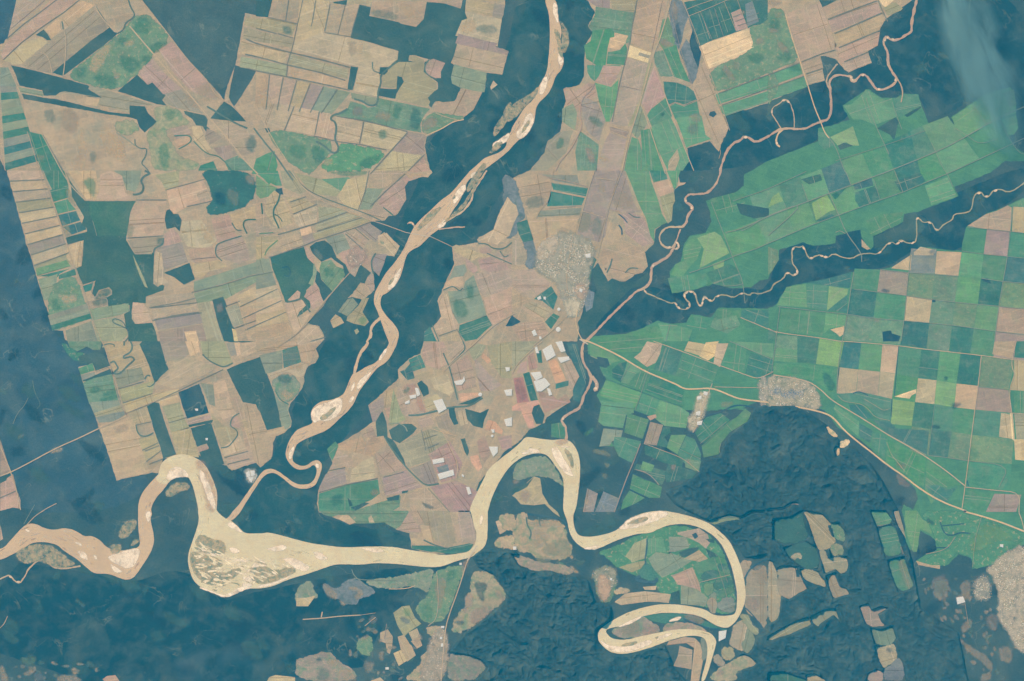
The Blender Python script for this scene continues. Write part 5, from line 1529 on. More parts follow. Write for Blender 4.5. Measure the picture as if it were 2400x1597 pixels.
REGIONS = '''
A t farmland|wide tan and olive farmland mosaic left of the braided river
@0,0 15,-3 70,-3 130,-3 155,30 190,73 206,92 209,78 216,60 225,12 @0,1 11,15 15,-3 120,-3 229,-3 229,5 220,43 232,47 226,69 212,67 210,85 207,85 200,100 191,108 181,112 157,126 155,135 160,156 @1,1 162,2 158,6 152,6 140,10 137,15 138,27 134,33 130,40 128,41 122,42 118,46 104,47 113,60 118,57 132,69 130,74 127,79 123,78 120,78 113,97 108,92 109,110 104,114 98,119 88,116 84,117 75,130 70,112 62,124 47,140 53,142 58,143 63,152 60,156 @2,1 60,0 55,7 58,14 55,20 48,23 44,32 44,40 40,47 31,58 30,63 33,74 32,79 25,85 19,86 16,94 15,100 14,108 4,116 0,111 @2,0 230,113 213,119 208,114 200,113 183,105 175,106 150,108 147,121 140,121 107,128 100,105 91,80 88,70 85,62 82,55 76,38 72,24 85,20 88,28 101,23 100,20 94,0 @1,0 79,160 60,156 58,147 48,147 45,133 40,119 34,98 25,70 6,0 @0,0 5,156 0,146 -3,146 -3,41 3,40 7,30
B t farmland|central farmland of tan, mauve and green parcels round the town
@0,2 68,-3 76,12 70,24 74,30 68,40 66,60 66,70 62,78 47,82 51,88 46,105 46,112 44,121 33,130 30,140 17,156 @1,2 1,7 0,24 @1,1 225,35 218,55 204,62 205,66 180,70 182,86 172,108 167,120 170,135 163,143 155,148 154,157 @2,1 154,0 151,11 141,16 130,26 131,34 118,46 103,59 107,74 97,82 75,95 65,99 70,112 64,125 57,137 56,150 58,157 @3,1 60,2 70,6 85,12 118,11 130,18 141,21 143,35 165,40 195,39 203,30 @2,1 196,156 205,130 220,112 230,100 @2,2 6,93 12,86 15,82 30,75 32,70 50,58 56,50 56,42 62,32 55,20 48,8 45,0 @1,2 45,157 60,157 62,140 66,125 72,100 74,90 79,85 88,102 104,102 125,88 122,75 130,68 132,54 143,47 148,30 149,18 155,12 153,5 155,0 @0,2 163,148 161,136 182,130 190,140 196,122 195,107 235,95 @0,3 0,94 36,79 52,74 48,52 60,52 70,64 74,66 95,58 92,48 101,30 108,18 122,8 137,-3
D m farmland|big green sugar cane plantation slanting across the upper right
@1,2 145,93 150,86 155,83 158,68 163,60 178,57 183,47 182,38 178,28 205,20 213,14 213,4 @0,3 0,148 46,130 46,118 60,115 75,110 68,97 88,84 92,82 105,90 118,90 125,86 138,87 142,100 148,114 168,108 200,86 223,80 228,95 228,106 230,118 222,126 228,136 236,141 236,148 218,148 @1,3 204,2 190,8 171,15 175,24 150,33 138,38 125,40 125,47 97,60 97,70 94,73 86,62 85,54 62,60 62,67 42,69 32,66 10,73 10,82 3,93 0,100 @1,2 228,101 220,107 212,108 200,108 185,104 170,109 147,113
E m farmland|chequered green and tan farmland filling the right side
@1,2 76,152 105,150 120,145 134,138 145,141 160,140 165,132 183,135 190,126 235,127 @1,3 7,124 17,107 35,103 55,100 77,93 86,95 103,91 115,88 133,77 139,70 178,74 178,70 182,52 200,40 220,32 240,23 @3,3 240,30 218,38 206,50 187,54 188,44 175,40 165,50 145,52 135,47 145,40 155,36 154,27 140,18 137,38 130,36 125,25 126,15 123,0 @2,3 125,150 133,155 138,145 135,135 @2,3 110,113 84,90 65,80 52,64 38,58 0,60 @2,2 228,55 210,62 178,64 215,62 220,70 200,85 190,105 176,108 172,120 155,132 140,137 135,146 110,150 98,155 100,142 110,112 98,105 92,93 80,97 84,80 79,75 82,57 78,50 87,35 81,24 90,20 80,14 70,12 69,0
'''
RIVERS = '''
R:C | wide cream coloured silty river winding from the bottom right
@3,2
L 173,157 178,140 180,128 178,118 172,115 160,115 145,119 130,125 110,131 97,132 88,129 82,123 79,119 79,112 82,108 92,101 105,94 120,89 135,86 150,86 165,88 178,91 185,96 193,97 203,96 206,93 207,80 206,70 202,52 197,40 192,30 184,22 172,15 158,12 146,13 136,16 127,21 117,21 105,24 90,30 80,35 68,36 60,31 55,25 52,17 51,10 47,0
@2,2
L 47,150 48,133 46,123 40,115 34,106 28,103 20,103 10,106 0,113
@2,1
L 228,122 222,132 216,145 213,157
@3,1
L 213,0 213,15 212,32 203,39 198,43 185,46 170,52 155,52 130,49 108,48 98,50 75,49 65,52 48,58 30,63 15,70 0,72
@3,0
L 220,71 215,76 208,80 202,79 195,74 185,71 178,65 174,55 172,42 178,25 183,10 182,0
@2,0
L 182,153 178,135 174,126 172,125 165,124 157,127 152,133
@3,2
M 177,157 182,142 187,125 188,120 184,113 175,110 165,109 150,109 135,112 120,115 105,119 92,118 87,113 86,110 90,108 100,106 112,101 120,97 135,94 150,94 165,95 175,98 183,103 190,107 198,108 204,104 210,95 214,85 215,75 213,62 210,50 204,36 200,28 192,20 182,12 170,7 155,3 145,1 138,0 125,1 115,4 105,10 97,18 85,22 75,24 65,24 60,22 57,15 56,5 58,0
@2,2
M 60,148 62,130 63,115 61,103 57,95 52,91 46,90 38,91 28,90 18,88 12,88 8,93 0,100
@2,1
M 222,110 213,118 210,125 205,135 200,145 196,155
@3,1
M 198,3 200,13 203,22 201,32 195,38 185,40 170,41 155,38 140,36 125,33 100,33 80,34 65,32 50,30 35,26 20,22 12,20 5,21 0,21
@3,0
M 225,21 221,17 214,10 208,8 203,4 199,0
@2,0
M 199,153 200,140 196,128 190,115 182,108 172,104 163,104 152,108 147,114 146,122 142,127
R:N | pinkish silty river reach flowing out at the left edge
@2,0
L 174,126 165,124 157,127 150,137 144,143 139,152 139,157
@3,0
L 140,3 138,8 141,20 142,28 139,38 130,52 123,62 116,64 110,62 100,58 88,58 84,56 78,51 70,44 60,38 52,31 42,29 30,29 20,36 12,40 4,44 -3,46
@2,0
M 147,120 146,122 138,130 130,140 127,150 127,157
@3,0
M 127,15 128,25 129,33 120,36 108,37 98,34 92,27 84,23 78,24 72,20 66,17 58,16 50,18 40,16 33,12 25,12 18,18 10,27 4,34 -3,36
R:N | pinkish braided river running down the middle from the top
@0,2
L 29,-2 34,12 35,30 34,50 32,68 24,80 20,92 12,98 6,108 0,117
@0,1
L 234,122 229,127 231,133 225,140 210,145 205,150 197,157
@1,1
L 196,1 185,14 178,22 170,27 160,37 150,46 145,52 141,60 136,72 128,84 120,93 114,103 109,112 108,122 112,130 114,136 118,148 122,157
@2,1
L 122,3 117,12 110,20 100,24 93,29 89,29 85,38 82,46 79,50 70,54 60,55 53,60 50,66 52,72 52,76 40,80 36,83 31,90 28,98 27,105 29,110 33,115 38,118 43,118 48,117 53,113 56,117 55,125 50,131 43,132 36,131 28,125 20,119 14,117 8,118 3,123 0,128
@2,0
L 228,138 220,150 214,156
@3,0
L 211,5 206,9
@0,2
M 40,-2 42,10 43,20 46,28 44,40 46,50 48,55 46,64 40,70 37,80 32,88 22,97 21,110 18,118 12,126 7,128 3,132 0,135
@0,1
M 233,138 225,145 218,150 210,156
@1,1
M 206,1 198,6 193,12 190,22 186,30 180,38 175,48 170,53 162,58 155,65 150,70 143,73 138,78 135,90 132,100 126,108 120,113 115,115 114,125 120,134 128,142 132,150 130,157
@2,1
M 129,4 124,14 119,20 112,24 106,31 101,38 96,44 93,50 90,57 85,64 78,70 72,76 65,82 55,86 45,90 38,94 36,98 33,108 35,112 42,115 47,114 52,110 57,109 61,113 60,119 58,125 55,132 50,135 42,136 34,134 26,127 18,121 12,121 6,125 2,131 0,134
@2,0
M 230,142 225,150 221,157
@3,0
M 215,8 209,11
'''
BARS = '''
@0,2
s 38,2 42,4 42,14 43,22 40,19 37,10 | cream sandbar in the braided river at the top edge
s 42,48 46,51 48,56 45,62 42,57 | cream sandbar below the scrubby bank of the braided river
s 28,72 33,70 33,78 28,88 24,86 26,78 | long cream sandbar on the left bank of the braided river
s 18,103 21,108 18,119 10,128 5,128 3,122 9,116 13,106 | large cream sandbar with green streaks in the braided river
i 15,110 17,112 12,120 8,124 10,117
i 43,18 48,22 53,32 52,44 48,50 45,46 45,34 46,28
@0,1
s 225,127 233,121 233,128 226,133 219,137 216,133 | hooked cream sandbar beside the green islet
i 218,134 222,130 227,130 226,136 218,141 213,141
i 229,98 235,92 236,104 228,116 222,124 217,126 219,116 226,108
@1,1
s 193,12 193,18 188,25 183,31 180,29 183,20 188,14 | cream sandbar under the braided river’s top bend
s 170,47 175,44 174,50 169,54 165,52 | small cream sandbar above the bridge
s 134,87 132,99 127,107 121,111 121,104 128,96 | cream sandbar with a dark streak below the bridge
s 203,0 201,5 197,8 197,3 | tiny cream sandbar at the upper channel split
i 168,33 171,35 160,46 152,54 147,56 149,50 160,38
i 128,97 126,102 122,106 122,102
i 183,22 184,24 181,27 180,25
@2,1
s 121,5 119,12 114,18 112,18 116,10 | small cream sandbar in the lower braided reach
s 107,27 103,34 97,42 92,45 93,38 98,33 | long cream sandbar where the western arm rejoins
s 91,36 91,42 87,47 87,42 | slim white sandbar left of the long one
s 78,51 80,56 79,63 74,70 66,74 58,73 53,76 50,70 51,63 58,58 68,55 | big rounded sandbar holding a dark lens of scrub
i 74,60 72,65 65,72 59,73 59,69 65,66 70,61
s 88,50 91,51 88,56 84,57 | small sandbar above the rounded one
s 33,97 36,96 33,108 30,109 30,102 | cream sandbar inside the hairpin bend
s 55,112 59,113 58,118 54,115 | tiny cream sandbar at the hook of the meander
@3,1
s 8,35 26,31 29,34 22,38 14,37 | cream sandbar in the wide river, topmost of the left braids
s 0,46 10,46 8,58 -6,60 -4,50 | chunky cream sandbar by the braided scrub
s 22,44 36,43 44,48 51,53 44,57 38,54 30,49 | long white sandbar on the lower bank of the wide river
s 52,37 60,38 68,45 60,46 54,43 | arrow shaped cream sandbar in the wide river
s 95,34 116,35 118,38 110,39 100,36 | thin cream sandbar on the upper bank of the wide river
s 207,3 209,6 207,13 205,12 | tiny cream sandbar in the river’s upright reach
s -10,60 4,58 -2,70 -14,72 | pale sandbar at the foot of the braids
i -8,54 6,50 20,55 30,50 39,56 26,62 10,68 -4,66
s -2,70 20,65 36,57 24,66 6,71 | thin pale bar along the lower edge of the scrub
@3,0
i 183,20 195,26 207,28 208,40 200,42 193,38 184,34 178,32
i 175,36 184,38 194,42 206,46 204,52 198,54 206,58 216,52 226,50 218,60 210,64 208,70 196,70 184,64 178,58 174,48
s 205,45 218,44 232,45 222,50 208,49 | flat cream sandbar among the braided scrub
s 225,56 234,50 240,56 236,66 226,68 222,63 | bright cream sandbar at the scrub’s right side
s 196,55 207,57 206,62 196,66 192,62 | small sandbar in the middle of the braided scrub
s 178,33 190,36 200,41 196,42 184,38 | curved pale bar across the braided scrub
s 208,12 214,10 221,18 224,21 213,17 | cream bar at the mouth of the braided river
s 209,33 218,34 222,38 214,40 | cream bar in the fan below the confluence
s 181,70 190,72 200,76 206,78 214,74 220,70 236,70 224,73 214,78 206,80 196,76 | thin pale bar rimming the rounded scrub
s 98,42 110,38 128,33 129,40 124,52 116,54 108,50 102,47 | bright white sandbar inside the left river bend
s 101,48 108,53 114,56 108,58 103,54 | small white sandbar below the bright one
s 71,36 79,38 82,46 77,45 73,42 | cream sandbar in the left reach
s 86,40 90,42 89,46 86,44 | tiny cream sandbar beside the left reach’s bar
s 68,29 73,29 76,33 71,31 | slim cream sandbar in the upper left reach
s 133,1 139,0 139,9 135,11 | cream sandbar at the left leg of the loop
s 23,17 28,18 27,20 24,19 | tiny white sandbar at the left bend
i 100,31 111,30 113,34 110,40 101,40
i 119,32 122,27 128,26 128,30 122,33
@2,0
s 152,127 155,119 160,115 168,116 175,125 170,125 162,125 157,128 | bright white sandbar on the inside of the loop’s top
s 182,116 188,120 198,146 198,157 193,150 188,138 184,126 | pinkish sandbar along the loop’s right bank
n 179,110 184,108 190,115 196,128 200,142 199,157 190,157 187,140 183,124
@2,2
s 8,103 17,98 22,98 28,103 18,103 12,105 | cream sandbar on the big bend’s inner bank
s 35,98 42,96 48,108 54,117 57,124 50,122 44,116 38,106 | long bright sandbar beside the dark islet
s 44,96 52,96 53,98 46,98 | slim bright sandbar above the dark islet
i 47,99 51,99 56,105 57,116 55,117 51,108
s 46,117 57,123 56,125 47,121 | slim bright sandbar below the dark islet
n 40,91 50,90 52,93 46,96 40,95
@3,2
s 97,17 105,9 115,4 128,1 140,0 145,3 140,7 128,11 115,16 100,18 | bright sandbar with scrub at the start of the great bend
i 104,13 112,8 124,5 126,9 112,13
s 64,35 75,32 82,33 78,36 70,36 | thin white sandbar on the lower bank at the sharp turn
s 96,107 108,101 120,96 117,100 104,106 | thin bright sandbar on the tight loop’s inner bank
s 80,118 86,123 94,125 106,125 118,121 129,118 128,123 112,129 98,131 86,127 | wide bright sandbar at the tight loop’s tip
s 133,115 150,111 142,117 132,120 | bright sandbar in the lower arm of the tight loop
i 99,124 108,121 116,120 112,124 103,125
i 131,116 135,115 134,118 131,118
s 143,102 150,98 156,97 155,100 148,102 | white bare bar in the bank between the two arms
@3,0
i 12,40 22,33 34,30 46,31 54,36 62,43 72,50 54,54 44,50 34,46 26,50 18,47
i 108,20 113,11 124,6 127,14 118,25 110,27
@2,0
i 150,141 158,130 172,128 176,136 166,138 156,145
@1,1
i 170,49 182,39 190,31 197,20 204,8 208,6 203,14 197,25 191,35 183,41 176,46
i 198,8 204,-2 210,-8 212,-4 206,6 199,16 194,22 194,14
@0,2
i -6,114 -2,98 8,91 18,86 25,78 23,88 13,97 4,108
i 38,26 44,30 46,46 47,56 43,50 42,40
'''
SHEDS = '''
@2,2
b 28,8 36,3 40,13 32,18 | broad white factory roof, largest by the red river
b 40,1 46,0 49,9 45,10 | white oblong factory roof right of the broad one
b 42,15 52,14 53,17 45,20 | pale green-white shed below the oblong roof
b 17,29 26,28 28,33 22,36 | white shed roof, topmost of the jagged row
b 20,37 30,34 35,40 27,46 23,46 | big white ragged roof in the middle of the jagged row
b 32,43 35,44 37,49 34,50 | small white shed at the foot of the jagged row
b 21,6 23,5 25,11 22,11 | narrow white shed left of the broad factory roof
b 169,65 173,64 173,68 169,68 | bright white roof in the middle of the sugar mill strip
b 170,51 174,50 174,53 170,54 | small pale roof at the top of the sugar mill strip
b 176,46 180,47 179,50 176,49 | pale roof near the mill strip’s road end
b 170,74 175,73 174,77 170,77 | pale roof in the lower mill strip
@2,1
b 182,37 190,35 191,32 192,36 189,40 184,40 | white L shaped yard roof in the pink field
o 206,49 1.7 | white round tank in the estate fields
b 146,43 149,43 151,49 148,51 | white upright shed, upper of the western estate sheds
b 141,50 147,49 147,52 142,53 | white shed, middle of the western estate sheds
b 137,56 141,54 141,57 137,58 | white shed, lowest of the western estate sheds
b 163,55 171,53 175,62 168,66 | large pale square roof in the green estate field
b 162,109 172,107 173,111 163,113 | white ragged shed in the mauve estate field, upper
b 167,122 181,118 182,123 169,127 | long white shed in the mauve estate field, lower
b 193,134 196,134 198,140 195,141 | white oblong tank roof near the river
b 214,97 222,97 222,102 218,106 | white shed near the river’s outer bank
b 189,122 191,123 191,125 189,124 | tiny white hut beside the estate track
b 229,24 233,24 233,27 230,28 | pale shed in the mauve estate field north
b 228,45 235,44 235,50 230,50 | pale shed at the factory district’s west edge
b 228,72 235,70 235,78 230,78 | pale shed below the factory district
o 217,87 1.2 | small white round tank beside the orange-pink farmyard
b 216,81 219,81 219,84 217,84 | tiny pale barn in the orange-pink farmyard
@1,2
b 67,77 72,76 72,80 68,80 | white roof on the town’s east side
o 43,127.5 1.5 | round white tank below the town
b 18,148 21,146 23,151 20,152 | bright white shed south of the town
b 25,152 27,153 27,155 25,155 | small white shed beside the bright shed
b 62,108 65,109 64,112 62,111 | small white roof at the town’s lower east side
o 42.5,146 2.2 | tan round tank south of the dark diamond
b 23,117 26,115 27,118 24,119 | pale roof in the hamlet southwest of the town
b 29,116 31,116 31,119 29,118 | tiny pale roof in the southwest hamlet
@3,2
b 190,111 197,110 196,117 190,120 | big white shed on the neck of the tight river loop
b 1,33 4,33 4,36 1,36 | white shed in the pale fields of the inner bend
b 90,62 92,62 92,64 90,64 | tiny white house in the hill-foot village
@2,0
b 226,121 229,119 230,124 227,125 | white shed in the village at the bend, left
b 230,119 234,119 234,123 231,124 | white shed in the village at the bend, right
b 228,125 233,125 231,130 229,128 | white shed in the village at the bend, lowest
b 179,62 182,62 182,64 180,64 | white farm building in the dark wood square
b 189,89 191,89 191,91 189,91 | cream farm building in the lower dark wood
@3,1
b 187,48 189,48 189,50 187,50 | tiny white house at the river narrows
b 170,106 173,106 173,108 170,108 | small white house along the highway, upper
b 169,116 171,116 171,118 169,118 | small white house along the highway, middle
b 170,122 172,122 172,125 170,125 | small white house along the highway, lower
b 119,144 122,144 122,146 119,146 | tiny white farmhouse in the rough clearings
@3,3
b 213,31 216,31 216,34 213,33 |
b 173,80 179,79 181,84 174,86 | pale bare yard building west of the far town
'''
# ---------------------------------------------------------------- read the survey
GREENS = set('mMvdD'); DARKS = set('wWs')
CN = dict(E='salmon', I='dull rose', P='deep rose', G2='',t='tan', T='pale tan', k='mauve pink', K='pink', g='grey', G='blue-grey', l='pale olive', y='cream', Y='bright peach', B='bright sandy',
          m='green', M='light green', v='yellow-green', d='dark green', D='dark teal', x='mottled green', X='grey-green')
ORD = ['topmost', 'second', 'third', 'fourth', 'fifth', 'sixth', 'seventh', 'eighth', 'ninth', 'tenth', 'eleventh', 'twelfth']
ORX = ['leftmost']+ORD[1:]
lands, lines = [], []                # lands: dict(kind, col, p, label, group)
def lerp_path(P, t):
    L = [math.dist(P[i], P[i+1]) for i in range(len(P)-1)]; s = t*sum(L)
    for i, l in enumerate(L):
        if s <= l or i == len(L)-1: u = s/l; return (P[i][0]+(P[i+1][0]-P[i][0])*u, P[i][1]+(P[i+1][1]-P[i][1])*u)
        s -= l
def cross(A, B):
    best = None
    for i in range(len(A)-1):
        for j in range(len(B)-1):
            (x1, y1), (x2, y2) = A[i], A[i+1]; (x3, y3), (x4, y4) = B[j], B[j+1]
            den = (x1-x2)*(y3-y4)-(y1-y2)*(x3-x4)
            if abs(den) < 1e-6: continue
            t = ((x1-x3)*(y3-y4)-(y1-y3)*(x3-x4))/den; u = ((x1-x3)*(y1-y2)-(y1-y3)*(x1-x2))/den
            bad = max(0, -t, t-1)*math.dist(A[i], A[i+1])+max(0, -u, u-1)*math.dist(B[j], B[j+1])
            if best is None or bad < best[0]: best = (bad, (x1+t*(x2-x1), y1+t*(y2-y1)))
    return best[1]
def grid(org, Vs, Hs, M, where):
    o = TO[org]; P = lambda s: [(o[0]+float(a.split(',')[0]), o[1]+float(a.split(',')[1])) for a in s.split()]
    Vs = [P(s) for s in Vs]; Hs = [P(s) for s in Hs]
    X = [[cross(v, h) for v in Vs] for h in Hs]
    for r, row in enumerate(M):
        for c, k in enumerate(row):
            if k == '.': continue
            lands.append(dict(kind='f', col=k, p=[X[r][c], X[r][c+1], X[r+1][c+1], X[r+1][c]], group='fields of the '+where,
                              label=f'{CN[k]} field, {ORX[c]} in the {ORD[r]} row of the {where}'))
GR = dict(
 g1=lambda: (grid((1, 3), ['-52,20 -47,42 -39,62 -30,86', '-22,0 -14,36 -6,58 2,70', '0,-20 17,36 25,60', '22,-25 31,12 37,29 48,60', '40,-30 55,18 65,41 72,58',
   '62,-23 76,13 84,34', '80,-30 97,8 103,27 110,50', '107,-24 116,0 124,21 130,40', '132,-30 143,14 150,32', '154,-17 164,2 172,24', '180,-30 195,-10 200,0'],
   ['-30,28 0,17 45,0 100,-22 150,-45 210,-65', '-40,57 0,42 35,29 75,14 114,0 154,-17 185,-33 227,-57', '-72,94 -47,86 -13,73 0,67 40,50 65,41 103,27 124,20 165,3 200,-14 230,-25'],
   ['.MmMdMmdmM', 'MMMmMMmdmM'], 'slanting plantation')),
 g3=lambda: (grid((1, 3), ['79,93 76,109 73,132 68,156', '103,91 97,135 92,158', '131,76 127,115 125,138 122,157', '155,74 151,118 148,141 146,160', '178,75 172,118 169,143 167,160',
   '201,54 198,77 193,122 189,146 187,160', '224,33 220,79 216,101 212,124 209,148 208,160', '244,33 240,79 238,160'],
   ['60,36 131,46 183,52 201,54 223,56 240,58', '100,68 155,74 178,75 198,77 220,79 240,81', '79,90 103,91 131,94 155,95 175,97 196,99 215,102 240,104',
    '79,109 103,112 128,115 153,119 192,123 235,127', '73,132 98,136 126,138 170,142 210,148 240,151', '68,156 100,158 120,160 140,163 196,170 240,175'],
   ['.....gm', '..GTMmd', 'mgxxMDx', 'DmTxxMk', 'xxDxdmg'], 'upper right chequered grid')),
 g4=lambda: (grid((2, 3), ['8,-6 4,17 2,30', '27,-3 27,19 26,34', '47,-1 44,21 42,36', '70,0 65,25 63,48', '86,1 83,25 81,49', '105,3 103,28 101,52', '120,5 114,53 111,76', '141,7 138,33 135,56 132,78 130,104',
   '158,9 155,36 153,58 150,80 147,105', '177,11 173,40 171,61 169,83 165,107', '196,14 193,41 190,63 187,86 184,110'],
   ['0,-6 40,-4 70,0 120,4 140,7 196,13', '0,17 44,21 66,24 83,26 103,28 117,30 138,34 156,36 174,39 193,41', '20,44 63,48 114,53 135,56 153,58 172,61 190,63',
    '60,70 111,76 132,78 150,81 169,83 187,86', '80,97 128,103 147,105 166,107 184,110'],
   ['xdvdMTmdMD', '...tttmTvT', '......vdmm', '.......xdx'], 'middle right chequered grid'),
   grid((2, 3), ['196,14 193,41 190,63 187,86 184,110 181,134', '228,14 221,45 224,66 226,90 224,112 222,138'],
   ['196,14 228,17', '193,42 222,45', '190,63 224,66', '187,86 226,90', '184,110 224,113', '181,134 224,138'], ['x', 'g', 'm', 'x', 'm'], 'ladder between the two upright lanes')))
org = TO[(0, 0)]
for ln in SURVEY.splitlines():
    ln = ln.strip()
    if not ln or ln[0] == '#': continue
    if ln in GR: GR[ln](); continue
    tk = ln.split()
    if ln[0] == '@' and len(tk) == 1: org = TO[tuple(int(v) for v in ln[1:].split(','))]; continue
    h = tk[0].split(':'); kd = h[0]; rest = ln[len(tk[0]):]
    if kd in 'fpwmQSV':
        if kd in 'QSV':
            *g, label = rest.split('|'); A, _o = pts(g[0].split(), org); t2 = g[1].split(); ci = t2[-1]; n = int(t2[-2]); B, _ = pts(t2[:-2], _o)
            label = label.strip(); base = label.split('{')[0].strip(', ')
            if kd == 'S':             # side by side: rungs run left to right
                A, B = [A[0], B[0]], [A[1], B[1]]
            for i in range(n):
                a, b = lerp_path(A, i/n), lerp_path(B, i/n); c, e = lerp_path(B, (i+1)/n), lerp_path(A, (i+1)/n)
                lands.append(dict(kind='f', col=ci[i % len(ci)], p=[a, b, c, e], label=label.replace('{y}', ORD[i]+' from the top').replace('topmost from the top', 'topmost').replace('{x}', ORX[i]+' from the left').replace('leftmost from the left', 'leftmost'), group='strips: '+base))
                if i and ci[0] not in 'xXmd': lines.append(dict(kind='h', col='w', w=.9, p=[a, b], label=''))
            continue
        label = ''
        if '|' in rest: rest, label = rest.rsplit('|', 1)
        p, _ = pts(rest.split(), org)
        if len(p) >= 3: lands.append(dict(kind=kd, col=h[1], p=p, label=label.strip(), group=None))
    elif kd in 'hcra':
        label = ''
        if '|' in rest: rest, label = rest.rsplit('|', 1)
        p, _ = pts(rest.split(), org)
        col = 'w' if kd == 'h' else h[1]; wdt = float(h[-1]) if re.fullmatch(r'[\d.]+', h[-1]) else 1.2
        if len(p) >= 2: lines.append(dict(kind=kd, col=col if col in PAL else 't', w=wdt, p=p, label=label.strip()))
def T3(r, c, x, y): return (TO[(r, c)][0]+x, TO[(r, c)][1]+y)
def cen(p): return (sum(a[0] for a in p)/len(p), sum(a[1] for a in p)/len(p))
def bb(p): xs = [a[0] for a in p]; ys = [a[1] for a in p]; return min(xs), min(ys), max(xs), max(ys)
# ---------------------------------------------------------------- the ground and the big farmland regions
Z0 = 0.0
G = 420.0
ground = link('ground', [(-G, -G, 0), (G, -G, 0), (G, G, 0), (-G, G, 0)], [(0, 1, 2, 3)],
              land('forest_floor', .34, .2, 12, .3, AT['X'], .2, .5, bump=.004, bump_s=16, squig=.5, spots=AT['x'], spot_lo=.72), col=alb('F'))
tag(ground, 'dark blue-green forest plain under everything', kind='structure')
def gz(lv): return .0026+.0015*lv
regs = []
for blk in REGIONS.strip().split('\n'):
    if blk[0] != '@': nm, ck, lab = blk.split(' ', 2); continue
    p, _ = pts(blk.split(), TO[(0, 0)]); q = wobble(densify(p, 1.4), .8, 3.5)
    rm = land('farmland_'+{'A': 'west', 'B': 'centre', 'D': 'plantation', 'E': 'east'}[nm], .12, .12, 7, .8, AT['X' if ck == 't' else 'd'], .5, 1.0, streak=.05, streak_ang=15, plots=.07, plot_ang=dict(A=-14, B=-70, D=22, E=-8)[nm])
    o = sheet('farmland', q, gz(0), rm, alb(ck), skirt=.001); tag(o, lab.split('|')[1], kind='structure'); regs.append((p, o))
# ---------------------------------------------------------------- woods of the plain by district: stuff masses with their own canopy tone
WOODS = [('L', '@0,1 155,140 165,122 200,100 212,70 232,45 240,-6 @0,2 82,-6 78,14 70,42 66,80 46,100 40,125 0,160 @1,1 225,20 205,60 180,72 178,110 160,150 @2,1 148,14 120,44 104,62 74,98 62,112 56,150 @3,1 60,6 90,14 140,22 144,34 60,34 0,26 @3,0 215,12 @2,0 225,150 236,112 @2,1 16,106 18,88 35,75 33,60 48,25 62,5 @1,1 84,118 112,95 140,30 150,8', 'dark gallery forest lining the braided river'),
 ('2', '@1,0 -3,-3 8,3 34,98 48,147 60,158 @2,0 92,10 76,20 88,60 106,128 142,122 122,150 60,160 -3,150', 'blue-green forest block at the left edge under the farmland'),
 ('J', '@3,0 -3,45 80,56 118,68 170,50 200,85 @3,1 0,74 130,50 150,60 120,100 90,158 @3,0 -3,158', 'dark smooth forest in the bottom left corner'),
 ('O', '@0,2 190,106 240,95 @0,3 50,80 58,100 70,112 46,118 44,132 0,150 @0,2 180,157 150,157', 'dark forest strip along the pinkish river'),
 ('O', '@1,3 0,110 10,70 60,58 130,40 210,4 240,-4 240,20 180,52 178,76 140,68 105,92 35,102 10,126 @1,2 190,128 160,142 78,152 75,120 120,105 150,112 210,108', 'dark belt forest along the pale wriggling creek'),
 ('O', '@0,3 108,20 126,6 140,-6 240,-6 240,100 226,80 200,84 150,114 138,86 100,82 60,120 40,110 60,60 100,50', 'dark forest round the winding river under the smoke')]
for wi, (ck, s, lab) in enumerate(WOODS):
    p, _ = pts(s.split(), TO[(0, 0)]); q = wobble(densify(chaikin(p, 1), 2.0), 1.0, 6)
    o = sheet('woodland', q, .0004+.0001*wi, MAT['wood'], alb(ck)); tag(o, lab, kind='stuff')
# ---------------------------------------------------------------- fields, pastures, woods and patches, stacked where they overlap
placed = []
def samples(p):
    c = cen(p); r = [c]
    for a in densify(p, 6): r.append((a[0]*.9+c[0]*.1, a[1]*.9+c[1]*.1))
    return r
for L in lands:
    p = L['p']; b = bb(p); sp = samples(p); lv = 1
    for Q in placed:
        qb = Q['bb']
        if b[0] > qb[2]+1 or b[2] < qb[0]-1 or b[1] > qb[3]+1 or b[3] < qb[1]-1 or Q['lv'] < lv: continue
        if any(inside(s, Q['p']) for s in sp) or any(inside(s, p) for s in Q['sp']): lv = Q['lv']+1
    if L['kind'] == 'f' and L['col'] == 'B': lv += 1
    L['lv'] = lv; L['bb'] = b; L['sp'] = sp; placed.append(L)
MAXLV = max(L['lv'] for L in lands)
def nearest_label(c, pool):
    best = min(pool, key=lambda L: (0 if inside(c, L['p']) else 1, math.dist(c, L['cc'])))
    t = re.split(r',| right of| left of| below| above| under| beside| between| near| with| holding| at the', best['label'])[0]
    t = ' '.join(t.split()[:8]); return t
named = [L for L in lands if L['label'] and L['kind'] in 'fp' and not L['group']]
for L in named: L['cc'] = cen(L['p'])
made = {}                             # label bookkeeping for look-alikes
pending = []
def later(o, base, c, cat, group=None, kind=None): pending.append((o, base, c, cat, group, kind))
HZ = [pts(s.split(), TO[(0, 0)])[0] for s in ('@3,3 -30,30 30,-10 80,-10 136,30 140,120 130,160 -60,160 -60,60', '@3,1 178,50 236,36 @3,2 8,42 96,50 90,100 40,162 @3,1 176,162')]
def dim(c, col):                      # clearings in the hills are half grown over: brush mixed into the soil
    if any(inside(c, h) for h in HZ): return tuple(v*.80+w_*.20 for v, w_ in zip(col, (88, 118, 122)))
    return col
